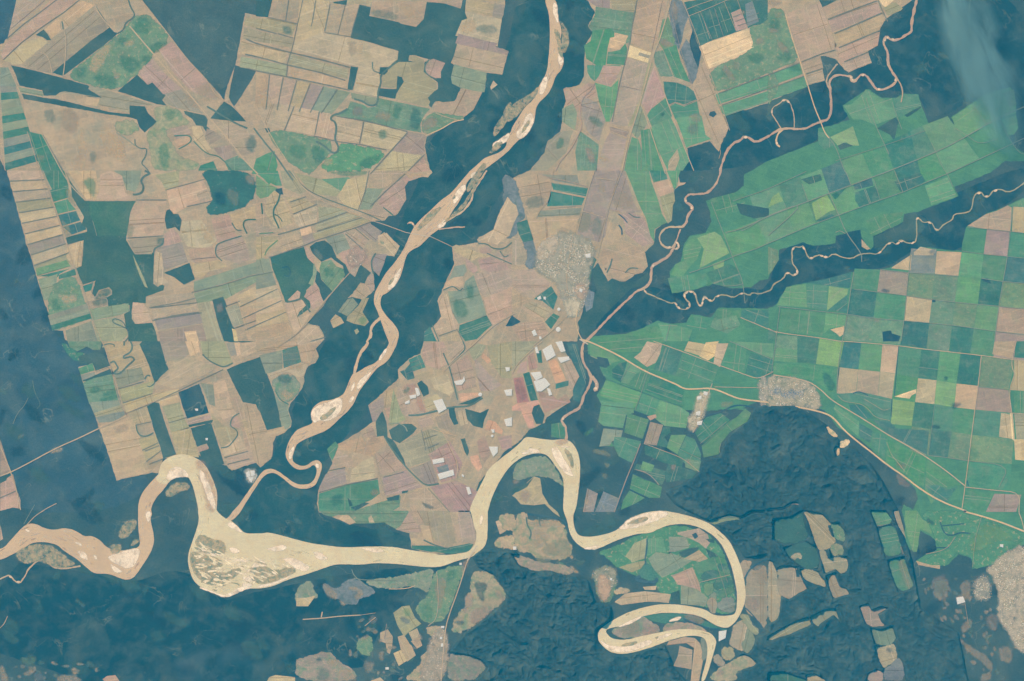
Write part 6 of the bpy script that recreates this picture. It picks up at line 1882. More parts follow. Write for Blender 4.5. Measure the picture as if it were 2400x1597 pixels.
for L in lands:
    k, ck, p = L['kind'], L['col'], L['p']; z = gz(L['lv']); c = cen(p)
    if k == 'm':
        host = None
        for Q in lands:
            if Q is L or Q['kind'] == 'm' or 'obj' not in Q: continue
            if Q['lv'] < L['lv'] and inside(c, Q['p']) and (host is None or Q['lv'] > host['lv']): host = Q
        ho = host['obj'] if host else next((o for q, o in regs if inside(c, q)), ground)
        nm = 'tree_patch' if ck in 'wWsV' else 'green_patch' if ck in 'mMvdDxXl' else 'bare_patch'
        soft(nm, p, z, MAT['patch'], alb(ck), ho); continue
    if k == 'w' or (k == 'f' and ck in 'wW'):
        q = wobble(densify(p, 1.6), .4, 3.5)
        o = sheet('woodland', q, z+.001, MAT['wood'], alb(ck), skirt=.01)
        tag(o, L['label'] or 'dark wood beside the '+nearest_label(c, named), kind='stuff')
    elif k == 'p':
        o = soft('pasture', offset(p, -.6), z, MAT['scrub'] if ck in 'DG' else MAT['pasture'], alb(dim(c, PAL[ck])), inner=3.4, outer=1.5)
        later(o, L['label'] or CN.get(ck, 'tan')+' rough pasture by the '+nearest_label(c, named), c, 'pasture')
    else:
        q = wobble(densify(offset(p, -.13), 2.5), .13, 4)
        mk = 'mixed' if ck == 'x' else 'rose' if ck in 'P' else 'green' if ck in 'mMvdDX' else 'dry'
        if ck == 'X': mk = 'dry'
        o = sheet('crop_field' if ck in 'mMvdD' else 'ploughed_field' if ck in 'kKgGPEI' else 'grass_field' if ck in 'xXl' else 'stubble_field', q, z, MAT[mk], alb(dim(c, tuple(v+float(rng.uniform(-4, 4)) for v in PAL[ck]))), skirt=.001)
        if any(inside(c, h_) for h_ in HZ):        # clearings among the hills have ragged, overgrown rims
            nm_, cl_ = o.name.split('.')[0], tuple(o.color)[:3]; bpy.data.objects.remove(o)
            o = soft(nm_, p, z, MAT['clearing'], cl_, inner=2.4, outer=1.3)
        if L['label']: later(o, L['label'], c, 'field', L['group'])
        else: later(o, CN.get(ck, 'tan')+' plot beside the '+nearest_label(c, named), c, 'field')
    L['obj'] = o
    if k == 'f' and ck not in 'wW' and not L['group'] and abs(area(p)) > 90:      # worn tracks and low hedges dividing the larger fields
        e = max(range(len(p)), key=lambda i: math.dist(p[i], p[i-1])); dx, dy = p[e][0]-p[e-1][0], p[e][1]-p[e-1][1]; ll = math.hypot(dx, dy); dx /= ll; dy /= ll
        for j in range(1+int(abs(area(p)) > 220)+int(abs(area(p)) > 420)):
            ux, uy = (dx, dy) if rng.random() < .6 else (-dy, dx); s_ = rng.uniform(-.32, .32)*math.sqrt(abs(area(p))); c0 = (c[0]-uy*s_, c[1]+ux*s_); ts = []
            for i in range(len(p)):
                (x1, y1), (x2, y2) = p[i-1], p[i]; den = ux*(y2-y1)-uy*(x2-x1)
                if abs(den) < 1e-6: continue
                t_ = ((x1-c0[0])*(y2-y1)-(y1-c0[1])*(x2-x1))/den; w_ = ((x1-c0[0])*uy-(y1-c0[1])*ux)/den
                if 0 <= w_ <= 1: ts.append(t_)
            lo = [t_ for t_ in ts if t_ < 0]; hi = [t_ for t_ in ts if t_ > 0]
            if not lo or not hi: continue
            a_, b_ = max(lo)*.97, min(hi)*.97
            if b_-a_ < 5: continue
            dark = ck not in 'mMvdD' and rng.random() < .5; bc = PAL[ck]; cc = tuple(v*(.78 if dark else 1.12) for v in bc)
            if not dark and ck in 'mMvdD': cc = (150, 160, 145)
            n_ = 4; q_ = [(c0[0]+ux*(a_+(b_-a_)*i/n_), c0[1]+uy*(a_+(b_-a_)*i/n_)) for i in range(n_+1)]
            ribbon('hedge' if dark else 'track', q_, .42 if dark else .36, z+.0007, MAT['wood' if dark else 'road'], alb(cc), smooth=0, wob=.15, wvar=.5, parent=o)
# ---------------------------------------------------------------- creeks, hedges, rivers, bars, roads
zc = gz(MAXLV)+.001
def skip_in_river(c): return False
for i, L in enumerate(lines):
    k = L['kind']; p = L['p']; c = p[len(p)//2]; lab = L['label']
    if k == 'c':
        o = ribbon('creek', p, L['w']*.88, zc+.00005*(i % 9), MAT['wood'], alb({'w': (100, 132, 131), 'W': (66, 114, 130)}.get(L['col'], PAL[L['col']])), skirt=.004)
        tag(o, lab or 'dark tree-lined creek by the '+nearest_label(c, named), kind='structure')
    elif k == 'h':
        o = ribbon('windbreak', p, L['w']*.95, zc+.0006+.00005*(i % 9), MAT['wood'], alb((122, 135, 132)), skirt=.004, smooth=0, wvar=.5, wob=.1)
        later(o, 'thin dark windbreak by the '+nearest_label(c, named), c, 'windbreak', 'windbreaks between the fields')
    elif k == 'r':
        o = ribbon('road', p, L['w']*.72, zc+.0085+.00006*(i % 12), MAT['road'], alb(L['col']), wvar=.15, wob=.1)
        tag(o, lab or CN.get(L['col'], 'pale')+' dirt road by the '+nearest_label(c, named), kind='structure')
    elif k == 'a':
        o = ribbon('river', p, L['w'], zc+.0022+.00006*(i % 12), MAT['water'], alb(L['col']), wvar=.65, wob=.5, smooth=1)
        tag(o, lab, kind='structure'); cp = densify(chaikin(p, 1, False), 2.2, False)
        for j in range(2, len(cp)-2):     # sandy spits on the inside of the bends
            a_, b_, c_ = cp[j-2], cp[j], cp[j+2]; cr = (b_[0]-a_[0])*(c_[1]-b_[1])-(b_[1]-a_[1])*(c_[0]-b_[0]); sc = math.dist(a_, b_)*math.dist(b_, c_)
            if sc > 0 and abs(cr)/sc > .62 and j % 2 == 0:
                m_ = ((a_[0]+c_[0])/2, (a_[1]+c_[1])/2); t_ = (c_[0]-a_[0], c_[1]-a_[1]); l_ = math.hypot(*t_) or 1; t_ = (t_[0]/l_, t_[1]/l_); w_ = L['w']*.55+.25
                d_ = ((m_[0]-b_[0])*.35, (m_[1]-b_[1])*.35); h_ = 1.9
                soft('spit', [(b_[0]+d_[0]+t_[0]*h_*x-t_[1]*w_*y, b_[1]+d_[1]+t_[1]*h_*x+t_[0]*w_*y) for x, y in ((-1, 0), (-.4, .8), (.4, .9), (1, 0), (.4, -.8), (-.4, -.7))],
                     zc+.0036+.00006*(j % 9), MAT['sand'], alb((226, 200, 170)), o, inner=.5, outer=.5)
org = TO[(0, 0)]; cur = None; rivers = []
for ln in RIVERS.splitlines():
    if not ln.strip(): continue
    if ln[0] == '@': org = TO[tuple(int(v) for v in ln[1:].split(','))]
    elif ln[0] == 'R': cur = dict(col=ln[2], label=ln.split('|')[1].strip(), L=[], M=[]); rivers.append(cur)
    else: cur[ln[0]] += pts(ln[2:].split(), org)[0]
for i, r in enumerate(rivers):
    r['p'] = r['L']+r['M'][::-1]
    q = wobble(densify(chaikin(r['p'], 2), 1.2), .22, 3)
    o = sheet('river', q, zc+.0034+.0004*(2-i), MAT['water'], alb(r['col'])); tag(o, r['label'], kind='structure'); r['o'] = o
zb = zc+.005
nb = 0
for ln in BARS.splitlines():
    if not ln.strip(): continue
    if ln[0] == '@': org = TO[tuple(int(v) for v in ln[1:].split(','))]; continue
    lab = ln.split('|')[1].strip() if '|' in ln else ''; body = ln.split('|')[0]; p, _ = pts(body.split()[1:], org); nb += 1
    if ln[0] == 's':
        o = soft('sandbar', p, zb+.00008*(nb % 12)+.0012, MAT['sand'], alb('Z'), inner=.7, outer=.5); tag(o, lab, 'sandbar', 'sandbars in the rivers')
    elif ln[0] == 'i':
        o = soft('islet', p, zb+.00008*(nb % 12)+.0024, MAT['islet'], alb((140, 155, 138)), inner=1.0, outer=.5)
        later(o, 'grey-green scrub islet in the river by the '+nearest_label(cen(p), named), cen(p), 'islet', 'scrubby islets in the rivers')
    elif ln[0] == 'n':
        o = soft('mud_streak', p, zb+.0004, MAT['patch'], alb((202, 172, 152)), rivers[0]['o'])
# channels and shoals woven through the braided reaches
def flow(c, p):
    i = min(range(len(p)), key=lambda i: math.dist(p[i], c)); a, b = p[i-1], p[(i+1) % len(p)]; return math.atan2(b[1]-a[1], b[0]-a[0])
def band(p, n, seed, cols, len_k, wid):
    g = np.random.default_rng(seed); b = bb(p); out = 0; tries = 0
    while out < n and tries < 9000:
        tries += 1; c = (g.uniform(b[0], b[2]), g.uniform(b[1], b[3]))
        if not inside(c, p): continue
        a = .25+g.normal(0, .28) if wid > 0 else flow(c, p)+g.normal(0, .12); L = g.uniform(2, len_k); w = abs(wid)*g.uniform(.35, 1)
        m = [(c[0]+math.cos(a)*L*t-math.sin(a)*s*w*g.uniform(.6, 1.3), c[1]+math.sin(a)*L*t+math.cos(a)*s*w*g.uniform(.6, 1.3)) for t, s in
             ((-.5, .1), (-.2, .8), (.2, .9), (.5, 0), (.2, -.8), (-.2, -.9))]
        if not all(inside(v, p) for v in m): continue
        out += 1; yield m, cols[int(g.integers(len(cols)))], out
BR, _ = pts('@3,0 178,24 190,28 210,42 236,40 @3,1 14,40 40,46 34,52 6,66 @3,0 220,70 200,76 184,68 176,52'.split(), TO[(0, 0)])
from itertools import groupby
def spread(name, gen, z, mat, parent, inner, outer, dz=.00005):
    for ck, it in groupby(sorted(gen, key=lambda t: t[1]), key=lambda t: t[1]):
        soft_many(name(ck) if callable(name) else name, [t[0] for t in it], z+.00002*(sum(ck) % 20), mat(ck) if callable(mat) else mat, alb(ck), parent, inner, outer, dz)
spread(lambda ck: 'shoal' if ck[0] > 180 else 'scrub_streak', band(BR, 150, 5, [(246, 228, 192), (128, 152, 140), (234, 216, 180), (240, 222, 186), (214, 200, 170), (240, 222, 186), (228, 212, 178)], 14, 1.3), zb+.0034, lambda ck: MAT['islet' if ck[0] < 130 else 'sand'], rivers[0]['o'], .6, .4)
for i, r in enumerate(rivers):
    spread('silt_streak', band(r['p'], (80, 44, 120)[i], 40+i, [(230, 216, 182), (206, 192, 160), (222, 208, 174)] if i == 0 else [(226, 202, 174), (192, 166, 146), (214, 190, 164), (236, 216, 184)], 12, -.8), zb-.0006, MAT['patch'], r['o'], .6, .4, .00003)
# thickets, glades and old river scars in the forest, and small rough clearings at its edges
WHOLE = [(-5, -5), (945, -5), (945, 630), (-5, 630)]
for nm, lab, gen, z_, mt in (
  ('glades', 'faint pale glades and scars scattered through the forest', band(WHOLE, 240, 61, [(90, 130, 130)], 34, -8), .00100, 'patch'),
  ('thickets', 'darker thickets scattered through the forest', band(WHOLE, 200, 62, [(60, 104, 119)], 40, -9), .001027, 'patch'),
  ('glades', 'thin pale meander scars in the river forest', band(WHOLE, 160, 63, [(112, 142, 136)], 12, -1.0), .001054, 'patch')):
    for ck, it in groupby(sorted(gen, key=lambda t: t[1]), key=lambda t: t[1]):
        tag(soft_many(nm, [t[0] for t in it], z_, MAT[mt], alb(ck), None, 5.0, 3.0, .00008), lab, kind='stuff')
for s, n_, sd, lab in (('@3,3 140,60 186,58 206,66 208,90 214,110 222,130 222,157 172,157 170,120 156,110 146,84', 90, 71, 'ragged small plots and clearings between the forest and the far town'),
                       ('@3,1 88,90 130,112 160,112 150,157 96,157 84,130', 45, 72, 'ragged small clearings left of the highway village'),
                       ('@3,0 0,134 40,134 110,146 150,157 0,157', 22, 73, 'ragged small clearings along the bottom left edge')):
    q_, _ = pts(s.split(), TO[(0, 0)])
    for ck, it in groupby(sorted(band(q_, n_, sd, [(150, 152, 140), (108, 138, 130), (178, 164, 146), (128, 146, 136)], 8, -2.6), key=lambda t: t[1]), key=lambda t: t[1]):
        tag(soft_many('clearings', [t[0] for t in it], .0034+.00003*(sum(ck) % 5), MAT['patch'], alb(ck), None, 1.2, .8, .0001), lab, kind='stuff')
# ---------------------------------------------------------------- hills: wooded ridges cut by gullies
def mask_of(X, Y, polys, soft_k):
    M = np.zeros(X.shape); xs = X[0]; ys = Y[:, 0]
    for p in polys:
        b = bb(p); ix = np.where((xs >= b[0]) & (xs <= b[2]))[0]; iy = np.where((ys >= b[1]) & (ys <= b[3]))[0]
        if not len(ix) or not len(iy): continue
        sx, sy = X[np.ix_(iy, ix)], Y[np.ix_(iy, ix)]; c = np.zeros(sx.shape, bool)
        for i in range(len(p)):
            (xi, yi), (xj, yj) = p[i], p[i-1]
            if yi == yj: continue
            c ^= ((yi > sy) != (yj > sy)) & (sx < (xj-xi)*(sy-yi)/(yj-yi)+xi)
        M[np.ix_(iy, ix)] = np.maximum(M[np.ix_(iy, ix)], c)
    return M
def blur(M, k):
    for _ in range(k):
        P = np.pad(M, 1, mode='edge'); M = (P[:-2, 1:-1]+P[2:, 1:-1]+P[1:-1, :-2]+P[1:-1, 2:]+2*P[1:-1, 1:-1])/6
    return M
cut = [L['p'] for L in lands if L['kind'] in 'fp' and L['bb'][3] > 380]+[r['p'] for r in rivers]+[p for p, _ in regs]
for L in lines:
    if L['kind'] == 'r' and L['w'] > .9 and L['p'][0][1] > 380:
        pp = L['p']; cut.append(offset(pp, 1.0, False)+offset(pp, -1.0, False)[::-1])
HILLS = [('@2,2 176,106 192,94 206,80 222,62 235,58 @2,3 0,58 25,60 40,68 55,78 66,92 82,100 95,114 106,130 122,160 @3,3 128,28 136,66 140,90 175,112 185,162 0,162 @3,2 214,160 206,120 235,112 235,40 214,44 206,30 190,14 160,0 @2,2 150,150 140,138 160,130 172,120', .26, 1.0, 'dark wooded ridges and gullies rising in the lower right'),
         ('@3,1 198,40 206,36 236,36 @3,2 8,42 50,60 70,64 76,84 92,88 90,100 76,110 80,122 100,134 140,122 150,146 166,162 @3,1 178,162 178,130 192,112 212,98 226,86 222,62 204,52', .36, 1.0, 'dark wooded ridges inside and below the tight river bends')]
hill_tops = []
for s, amp, dens, lab in HILLS:
    p, _ = pts(s.split(), TO[(0, 0)]); b = bb(p); st = .55
    xs = np.arange(b[0]-2, b[2]+2, st); ys = np.arange(b[1]-2, b[3]+2, st); X, Y = np.meshgrid(xs, ys)
    M = blur(mask_of(X, Y, [p], 0), 26); C = blur(mask_of(X, Y, cut, 0), 3)
    M = np.clip((M-.35)*2.2, 0, 1)*np.clip(1-C*1.6, 0, 1)
    a = R(38); u = X*math.cos(a)+Y*math.sin(a); v = -X*math.sin(a)+Y*math.cos(a)
    wx_, wy_ = fbm(X/16, Y/16, 3, 31)*14, fbm(X/16, Y/16, 3, 77)*14
    def ridge(q): return 1-np.abs(2*q-1)
    r1 = ridge(vnoise((u+wx_)/34, (v+wy_)/15, 4)); r2 = ridge(vnoise((u+wx_)/13, (v+wy_)/6.0, 9)); r3 = ridge(vnoise((X+wx_*.7)/5.0, (Y+wy_*.7)/4.0, 14)); r4 = ridge(vnoise((X+wx_)/2.2, (Y+wy_)/2.0, 21))
    q1 = .35+.65*fbm(X/40, Y/40, 3, 55)*1.6
    Hh = amp*q1*(.42*r1**1.4+.40*r2**1.3*(.4+.6*r1)+.24*r3*(.35+.65*r2)+.16*r4*(.4+.6*r2))
    Z = -.012+(Hh+.05)*M
    wx0, wy0 = (X*U-1200)*K, (798.5-Y*U)*K
    V = np.stack([wx0.ravel(), wy0.ravel(), Z.ravel()], 1); nx, ny = len(xs), len(ys); idx = np.arange(nx*ny).reshape(ny, nx)
    a0, a1, a2, a3 = idx[:-1, :-1], idx[:-1, 1:], idx[1:, 1:], idx[1:, :-1]
    F = np.stack([a3.ravel(), a2.ravel(), a1.ravel(), a0.ravel()], 1); keep = (M.ravel()[F] > .002).any(1); F = F[keep]
    used = np.unique(F); mp = np.zeros(nx*ny, int); mp[used] = np.arange(len(used)); V = V[used]; F = mp[F]
    me = bpy.data.meshes.new('hills'); me.vertices.add(len(V)); me.vertices.foreach_set('co', V.ravel().astype(np.float32))
    me.loops.add(F.size); me.loops.foreach_set('vertex_index', F.ravel().astype(np.int32)); me.polygons.add(len(F))
    me.polygons.foreach_set('loop_start', np.arange(0, F.size, 4, dtype=np.int32)); me.polygons.foreach_set('loop_total', np.full(len(F), 4, np.int32))
    me.polygons.foreach_set('use_smooth', np.ones(len(F), bool)); me.materials.append(MAT['hill']); me.update(calc_edges=True); me.validate()
    o = bpy.data.objects.new('hills', me); S.collection.objects.link(o); o.color = (*alb('V'), 1); tag(o, lab, kind='structure')
# ---------------------------------------------------------------- white sheds and tanks
ROOF = flat('pale_metal_roof', tuple(v*.86 for v in alb((226, 222, 208))), .6, .07); WALL = flat('shed_wall', (.42, .40, .36), .8)
zr = gz(MAXLV)+.002
def shed(p, label, tank=False):
    c = cen(p); cw = wx(c); e = bpy.data.objects.new('storage_tank' if tank else 'shed', None); S.collection.objects.link(e); e.location = (cw[0], cw[1], 0)
    w = [(a[0]-cw[0], a[1]-cw[1]) for a in map(wx, p)]; n = len(w)
    if sum(w[i][0]*w[(i+1) % n][1]-w[(i+1) % n][0]*w[i][1] for i in range(n)) < 0: w = w[::-1]
    h = .016; V = [(a[0], a[1], 0) for a in w]+[(a[0], a[1], zr+h) for a in w]
    link('wall', V, [(i, (i+1) % n, (i+1) % n+n, i+n) for i in range(n)], WALL, e)
    tz = zr+h+.0003; k = 1.04; ov = [(a[0]*k, a[1]*k, tz) for a in w]
    if n == 4 or tank:                # ridge or cone roof
        if tank: V = ov+[(0, 0, tz+.006)]; F = [(i, (i+1) % n, n) for i in range(n)]
        else:
            l = [math.dist(ov[i], ov[(i+1) % 4]) for i in range(4)]; s = 0 if l[0]+l[2] < l[1]+l[3] else 1
            mid = lambda i, j: tuple((ov[i][t]+ov[j][t])/2+(.005 if t == 2 else 0) for t in range(3))
            A, B = (s, (s+1) % 4), ((s+2) % 4, (s+3) % 4); V = ov+[mid(*A), mid(*B)]
            F = [(A[0], A[1], 4), (A[1], B[0], 5, 4), (B[0], B[1], 5), (B[1], A[0], 4, 5)]
    else:
        F = [tuple(t) for t in tessellate_polygon([[Vector((a[0], a[1], 0)) for a in ov]])]; V = ov
        F = [t if (V[t[1]][0]-V[t[0]][0])*(V[t[2]][1]-V[t[0]][1])-(V[t[1]][1]-V[t[0]][1])*(V[t[2]][0]-V[t[0]][0]) > 0 else t[::-1] for t in F]
    link('roof', V, F, ROOF, e); tag(e, label, 'tank' if tank else 'shed', 'white roofs among the fields'); return e
for ln in SHEDS.splitlines():
    if not ln.strip(): continue
    if ln[0] == '@': org = TO[tuple(int(v) for v in ln[1:].split(','))]; continue
    lab = ln.split('|')[1].strip() if '|' in ln else ''; body = ln.split('|')[0].split()
    if ln[0] == 'b': shed(pts(body[1:], org)[0], lab or 'pale shed at the edge of the far town')
    elif ln[0] == 'o':
        x, y = map(float, body[1].split(',')); r = float(body[2]); c = (org[0]+x, org[1]+y)
        shed([(c[0]+r*math.cos(t*math.pi/8), c[1]+r*math.sin(t*math.pi/8)) for t in range(16)], lab, True)
    elif ln[0] == 'm':
        p, _ = pts(body[0].split(':')[2:]+body[1:], org); soft('quarry', p, .09, MAT['patch'], alb(ln[2]))
# ---------------------------------------------------------------- bridges
def bridge(a, b, label, wdt=.5):
    A, B = wx(a), wx(b); L = math.dist(A, B); an = math.atan2(B[1]-A[1], B[0]-A[0]); e = bpy.data.objects.new('bridge', None); S.collection.objects.link(e)
    e.location = ((A[0]+B[0])/2, (A[1]+B[1])/2, zc+.006); e.rotation_euler[2] = an; w = wdt*UK/2
    def box(nm, x0, x1, y0, y1, z0, z1):
        v = [(x, y, z) for z in (z0, z1) for x, y in ((x0, y0), (x1, y0), (x1, y1), (x0, y1))]
        link(nm, v, [(3, 2, 1, 0), (4, 5, 6, 7), (0, 1, 5, 4), (1, 2, 6, 5), (2, 3, 7, 6), (3, 0, 4, 7)], WALL if nm == 'pier' else DECK, e)
    box('deck', -L/2, L/2, -w, w, .006, .008)
    for s_ in (-1, 1): box('railing', -L/2, L/2, s_*w-.001, s_*w+.001, .008, .0095)
    n = max(2, int(L/.12))
    for i in range(n): x = -L/2+(i+.5)*L/n; box('pier', x-.004, x+.004, -w*.8, w*.8, -.012, .006)
    tag(e, label, 'bridge')
DECK = flat('bridge_deck', alb((196, 188, 170)), .8, .1)
bridge(T3(1, 1, 138, 57), T3(1, 1, 161, 61), 'long thin bridge crossing the braided river by the sandy hook')
bridge(T3(1, 2, 62, 155), T3(2, 2, 70, 3), 'short bridge carrying the highway over the pinkish river', .9)
bridge(T3(3, 1, 194, 46), T3(3, 1, 203, 32), 'bridge over the narrow neck of the wide cream river', .8)
# ---------------------------------------------------------------- towns: streets, yards and thousands of small roofs
TZ = [0]
def town(polys, label, ang, pitch, n, seed, cols, ground_col, name='town'):
    g = np.random.default_rng(seed); base = None
    for kk, (s, gc) in enumerate(polys):
        p, _ = pts(s.split(), TO[(0, 0)])
        o = soft('town_ground', p, zc+.0004+.0006*kk+TZ[0], MAT['town'], alb(gc), base, inner=5, outer=2)
        if base is None: base = o; tag(o, 'trodden pale ground of the '+label, kind='structure')
    V = []; F = []; mi = []; zt = zc+.0004+.0006*len(polys)+TZ[0]; TZ[0] = .0013 if TZ[0] == 0 else 0; mats = [flat(f'{name}_roof_{i}', alb(c), .7, .2) for i, c in enumerate(cols)]
    P0 = [pts(s.split(), TO[(0, 0)])[0] for s, _ in polys]; RD = {id(p): densify(p, 1.5) for p in P0}; cnt = 0; ca, sa = math.cos(R(ang)), math.sin(R(ang)); allb = [bb(p) for p in P0]
    x0 = min(b[0] for b in allb); y0 = min(b[1] for b in allb); x1 = max(b[2] for b in allb); y1 = max(b[3] for b in allb); tries = 0
    while cnt < n and tries < n*12:
        tries += 1; c = (g.uniform(x0, x1), g.uniform(y0, y1))
        u = c[0]*ca+c[1]*sa; v = -c[0]*sa+c[1]*ca; fu = (u/pitch) % 1; fv = (v/pitch) % 1
        if fu < .2 or fv < .2: continue
        if not any(inside(c, p) for p in P0): continue
        rim = min(math.dist(c, q) for p in P0 if inside(c, p) for q in RD[id(p)])
        if rim < 3.5*g.random()**.6: continue
        if fbm(np.array([c[0]/6]), np.array([c[1]/6]), 3, seed)[0] < .36+.1*g.random(): continue
        w, d_ = g.uniform(.14, .42), g.uniform(.14, .38); h = g.uniform(.003, .006); b0 = len(V); z0 = zc; z1 = zt+.001+h
        for zz in (z0, z1):
            for sx, sy in ((-1, -1), (1, -1), (1, 1), (-1, 1)):
                X, Y = wx((c[0]+sx*w*ca-sy*d_*sa, c[1]+sx*w*sa+sy*d_*ca)); V.append((X, Y, zz))
        F += [(b0+4, b0+7, b0+6, b0+5)]+[(b0+i, b0+(i+1) % 4, b0+(i+1) % 4+4, b0+i+4) for i in range(4)]
        mi += [int(g.integers(len(mats)))]*5; cnt += 1
    me = bpy.data.meshes.new('houses'); me.from_pydata(V, [], F)
    for m in mats: me.materials.append(m)
    me.polygons.foreach_set('material_index', mi); me.update(); o = bpy.data.objects.new('houses', me); S.collection.objects.link(o)
    tag(o, 'packed pale and grey roofs of the '+label, kind='stuff')
LITE = [(208, 198, 174), (192, 180, 158), (180, 168, 148), (160, 160, 142), (130, 148, 134), (196, 174, 150), (230, 220, 198)]
town([('@1,2 30,70 38,60 46,56 58,58 70,62 77,72 75,84 70,94 72,106 69,116 66,124 60,134 52,135 49,124 44,112 40,102 30,98 22,90 20,82 26,74', (172, 170, 154)),
      ('@1,2 22,70 34,62 44,58 42,72 34,80 24,84', (198, 184, 162)), ('@1,2 57,104 66,104 70,112 66,120 58,116', (204, 178, 156)), ('@1,2 46,120 58,112 64,124 60,134 50,134', (206, 194, 168))],
     'crossroads town in the centre', 20, 1.9, 2600, 11, LITE, None, 'centre')
town([('@2,3 -2,31 12,32 36,35 43,42 49,52 49,63 38,63 25,60 10,62 -2,63', (180, 174, 154)), ('@2,2 226,34 235,31 235,62 228,60', (176, 172, 158))],
     'small grid-plan town', 6, 1.8, 900, 12, LITE, None, 'grid_town')
town([('@2,3 0,42 8,41 34,44 33,54 20,54 0,50', (120, 144, 150))], 'blue-roofed estate inside the grid-plan town', 6, 1.3, 420, 15, [(96, 130, 148), (110, 140, 154), (170, 176, 172), (84, 118, 138)], None, 'estate')
town([('@2,2 172,47 183,45 179,58 176,70 170,80 164,83 161,78 162,71 167,64 168,56', (202, 190, 164))], 'sugar mill yard', 14, 1.6, 260, 13, LITE, None, 'mill')
town([('@3,3 218,38 240,28 240,132 228,128 222,114 214,104 210,92 213,80 208,64 200,54 208,48', (190, 180, 160)), ('@3,3 188,66 196,58 204,60 206,80 196,84 188,78', (158, 160, 150))],
     'large pale town at the right edge', 24, 1.9, 3000, 14, LITE, None, 'far_town')
town([('@3,1 160,114 174,106 177,120 176,140 172,158 148,158 154,142', (176, 166, 150))], 'village strung along the highway', 4, 1.8, 240, 16, LITE, None, 'village')
town([('@3,2 72,54 88,50 96,54 98,66 90,74 76,68', (160, 162, 146)), ('@3,2 78,60 88,58 91,76 85,86 79,78', (194, 170, 148))], 'village on the hill-foot spur', 30, 2, 120, 17, LITE, None, 'spur')
town([('@1,1 90,66 104,76 98,86 88,90 82,80', (182, 162, 148))], 'hamlet among pinkish fields', 30, 2, 60, 18, LITE, None, 'hamlet')
town([('@2,0 224,118 236,117 235,130 227,129', (214, 208, 190))], 'riverside village at the bend', 30, 1.6, 40, 19, LITE, None, 'riverside')
# ---------------------------------------------------------------- labels for look-alikes
from collections import defaultdict
by = defaultdict(list)
for t in pending: by[t[1]].append(t)
for base, ts in by.items():
    if len(ts) > 1:
        xs = [t[2][0] for t in ts]; ys = [t[2][1] for t in ts]; hx = max(xs)-min(xs) > max(ys)-min(ys)
        ts.sort(key=lambda t: t[2][0] if hx else t[2][1])
    for i, (o, b, c, cat, grp, kind) in enumerate(ts):
        if len(ts) > 1:
            b = b+', '+(('leftmost' if i == 0 else ORD[i]+' from left') if hx else ('topmost' if i == 0 else ORD[i]+' from top')) if i < 12 else b
        w = b.split()
        if len(w) > 16: b = ' '.join([x for x in w if x not in ('the', 'a', 'in')][:16])
        tag(o, b, cat, grp, kind or 'thing')
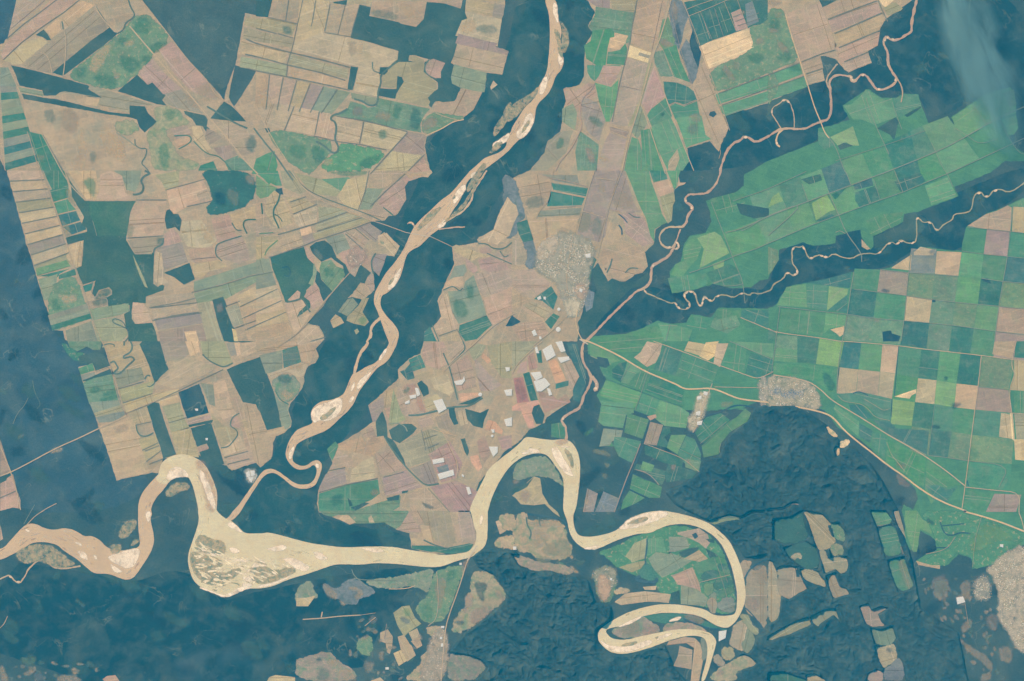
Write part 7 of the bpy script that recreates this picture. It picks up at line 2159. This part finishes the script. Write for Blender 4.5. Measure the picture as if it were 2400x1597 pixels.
# ---------------------------------------------------------------- smoke drifting from the top edge, and thin low cloud
def plume(name, ax, az, wid, hgt, z, dens, col, scale, label, seed, power=1.0, stretch=3.0):
    a, b = wx(ax), wx(az); L = math.dist(a, b); ang = math.atan2(b[1]-a[1], b[0]-a[0])
    bm = bmesh.new(); bmesh.ops.create_icosphere(bm, subdivisions=4, radius=1)
    for v in bm.verts:
        v.co.x *= L/2; v.co.y *= wid*UK/2; v.co.z *= hgt/2
    me = bpy.data.meshes.new(name); bm.to_mesh(me); bm.free()
    o = bpy.data.objects.new(name, me); S.collection.objects.link(o); o.location = ((a[0]+b[0])/2, (a[1]+b[1])/2, z); o.rotation_euler[2] = ang
    m = bpy.data.materials.new(name); m.use_nodes = True; nt = m.node_tree; nt.nodes.clear(); out = N(nt, 'ShaderNodeOutputMaterial')
    pv = N(nt, 'ShaderNodeVolumePrincipled'); pv.inputs['Color'].default_value = (*col, 1); nt.links.new(pv.outputs[0], out.inputs[1])
    tc = N(nt, 'ShaderNodeTexCoord'); mp = N(nt, 'ShaderNodeMapping'); mp.inputs['Location'].default_value = (seed, 0, 0); mp.inputs['Scale'].default_value = (1/stretch, 1, 1)
    nt.links.new(tc.outputs['Object'], mp.inputs[0]); n = noise_node(nt, scale, 4, .6, mp.outputs[0], .8)
    g = N(nt, 'ShaderNodeMapping'); g.inputs['Scale'].default_value = (2/L, 2/(wid*UK), 2/hgt); nt.links.new(tc.outputs['Object'], g.inputs[0])
    ln_ = N(nt, 'ShaderNodeVectorMath', operation='LENGTH'); nt.links.new(g.outputs[0], ln_.inputs[0])
    fall = ramp(nt, ln_.outputs['Value'], .1, 1, 1, 0); nn = ramp(nt, n.outputs[0], .38, .70, 0, 1)
    mu = N(nt, 'ShaderNodeMath', operation='MULTIPLY'); nt.links.new(fall, mu.inputs[0]); nt.links.new(nn, mu.inputs[1])
    m2 = N(nt, 'ShaderNodeMath', operation='MULTIPLY'); nt.links.new(mu.outputs[0], m2.inputs[0]); m2.inputs[1].default_value = dens
    nt.links.new(m2.outputs[0], pv.inputs['Density']); me.materials.append(m); tag(o, label, kind='stuff'); return o
plume('smoke', T3(0, 3, 160, -40), T3(0, 3, 222, 150), 62, 1.2, .85, 5.5, (.46, .86, .96), 1.0, 'pale blue-grey smoke drifting over the forest at the top right', 3)
plume('smoke', T3(0, 3, 163, -12), T3(0, 3, 180, 60), 26, .8, .9, 9.0, (.50, .90, .98), 1.6, 'denser head of the smoke at the top edge', 8)
plume('cloud', T3(3, 0, 140, 160), T3(3, 0, 240, 120), 70, .8, 1.0, .5, (.6, .8, .9), .9, 'thin pale cloud veil in the lower left forest', 21, stretch=1.5)
plume('cloud', T3(3, 0, 143, 100), T3(3, 0, 156, 70), 10, .5, .8, .6, (.6, .8, .9), 1.4, 'small faint cloud wisp below the left river bend', 15)
# ---------------------------------------------------------------- the air between the camera and the land
hx, z0, z1 = 480.0, -1.0, CAM_Z+2
v = [(x*hx, y*hx, z) for z in (z0, z1) for x, y in ((-1, -1), (1, -1), (1, 1), (-1, 1))]
hm = bpy.data.materials.new('haze_air'); hm.use_nodes = True; nt = hm.node_tree; nt.nodes.clear()
out = N(nt, 'ShaderNodeOutputMaterial'); pv = N(nt, 'ShaderNodeVolumePrincipled'); pv.inputs['Color'].default_value = (*HAZE_C, 1)
pv.inputs['Density'].default_value = HAZE_D; pv.inputs['Absorption Color'].default_value = (1, 1, 1, 1); nt.links.new(pv.outputs[0], out.inputs[1])
haze = link('haze', v, [(3, 2, 1, 0), (4, 5, 6, 7), (0, 1, 5, 4), (1, 2, 6, 5), (2, 3, 7, 6), (3, 0, 4, 7)], hm); tag(haze, 'thin blue air over the whole land', kind='stuff')
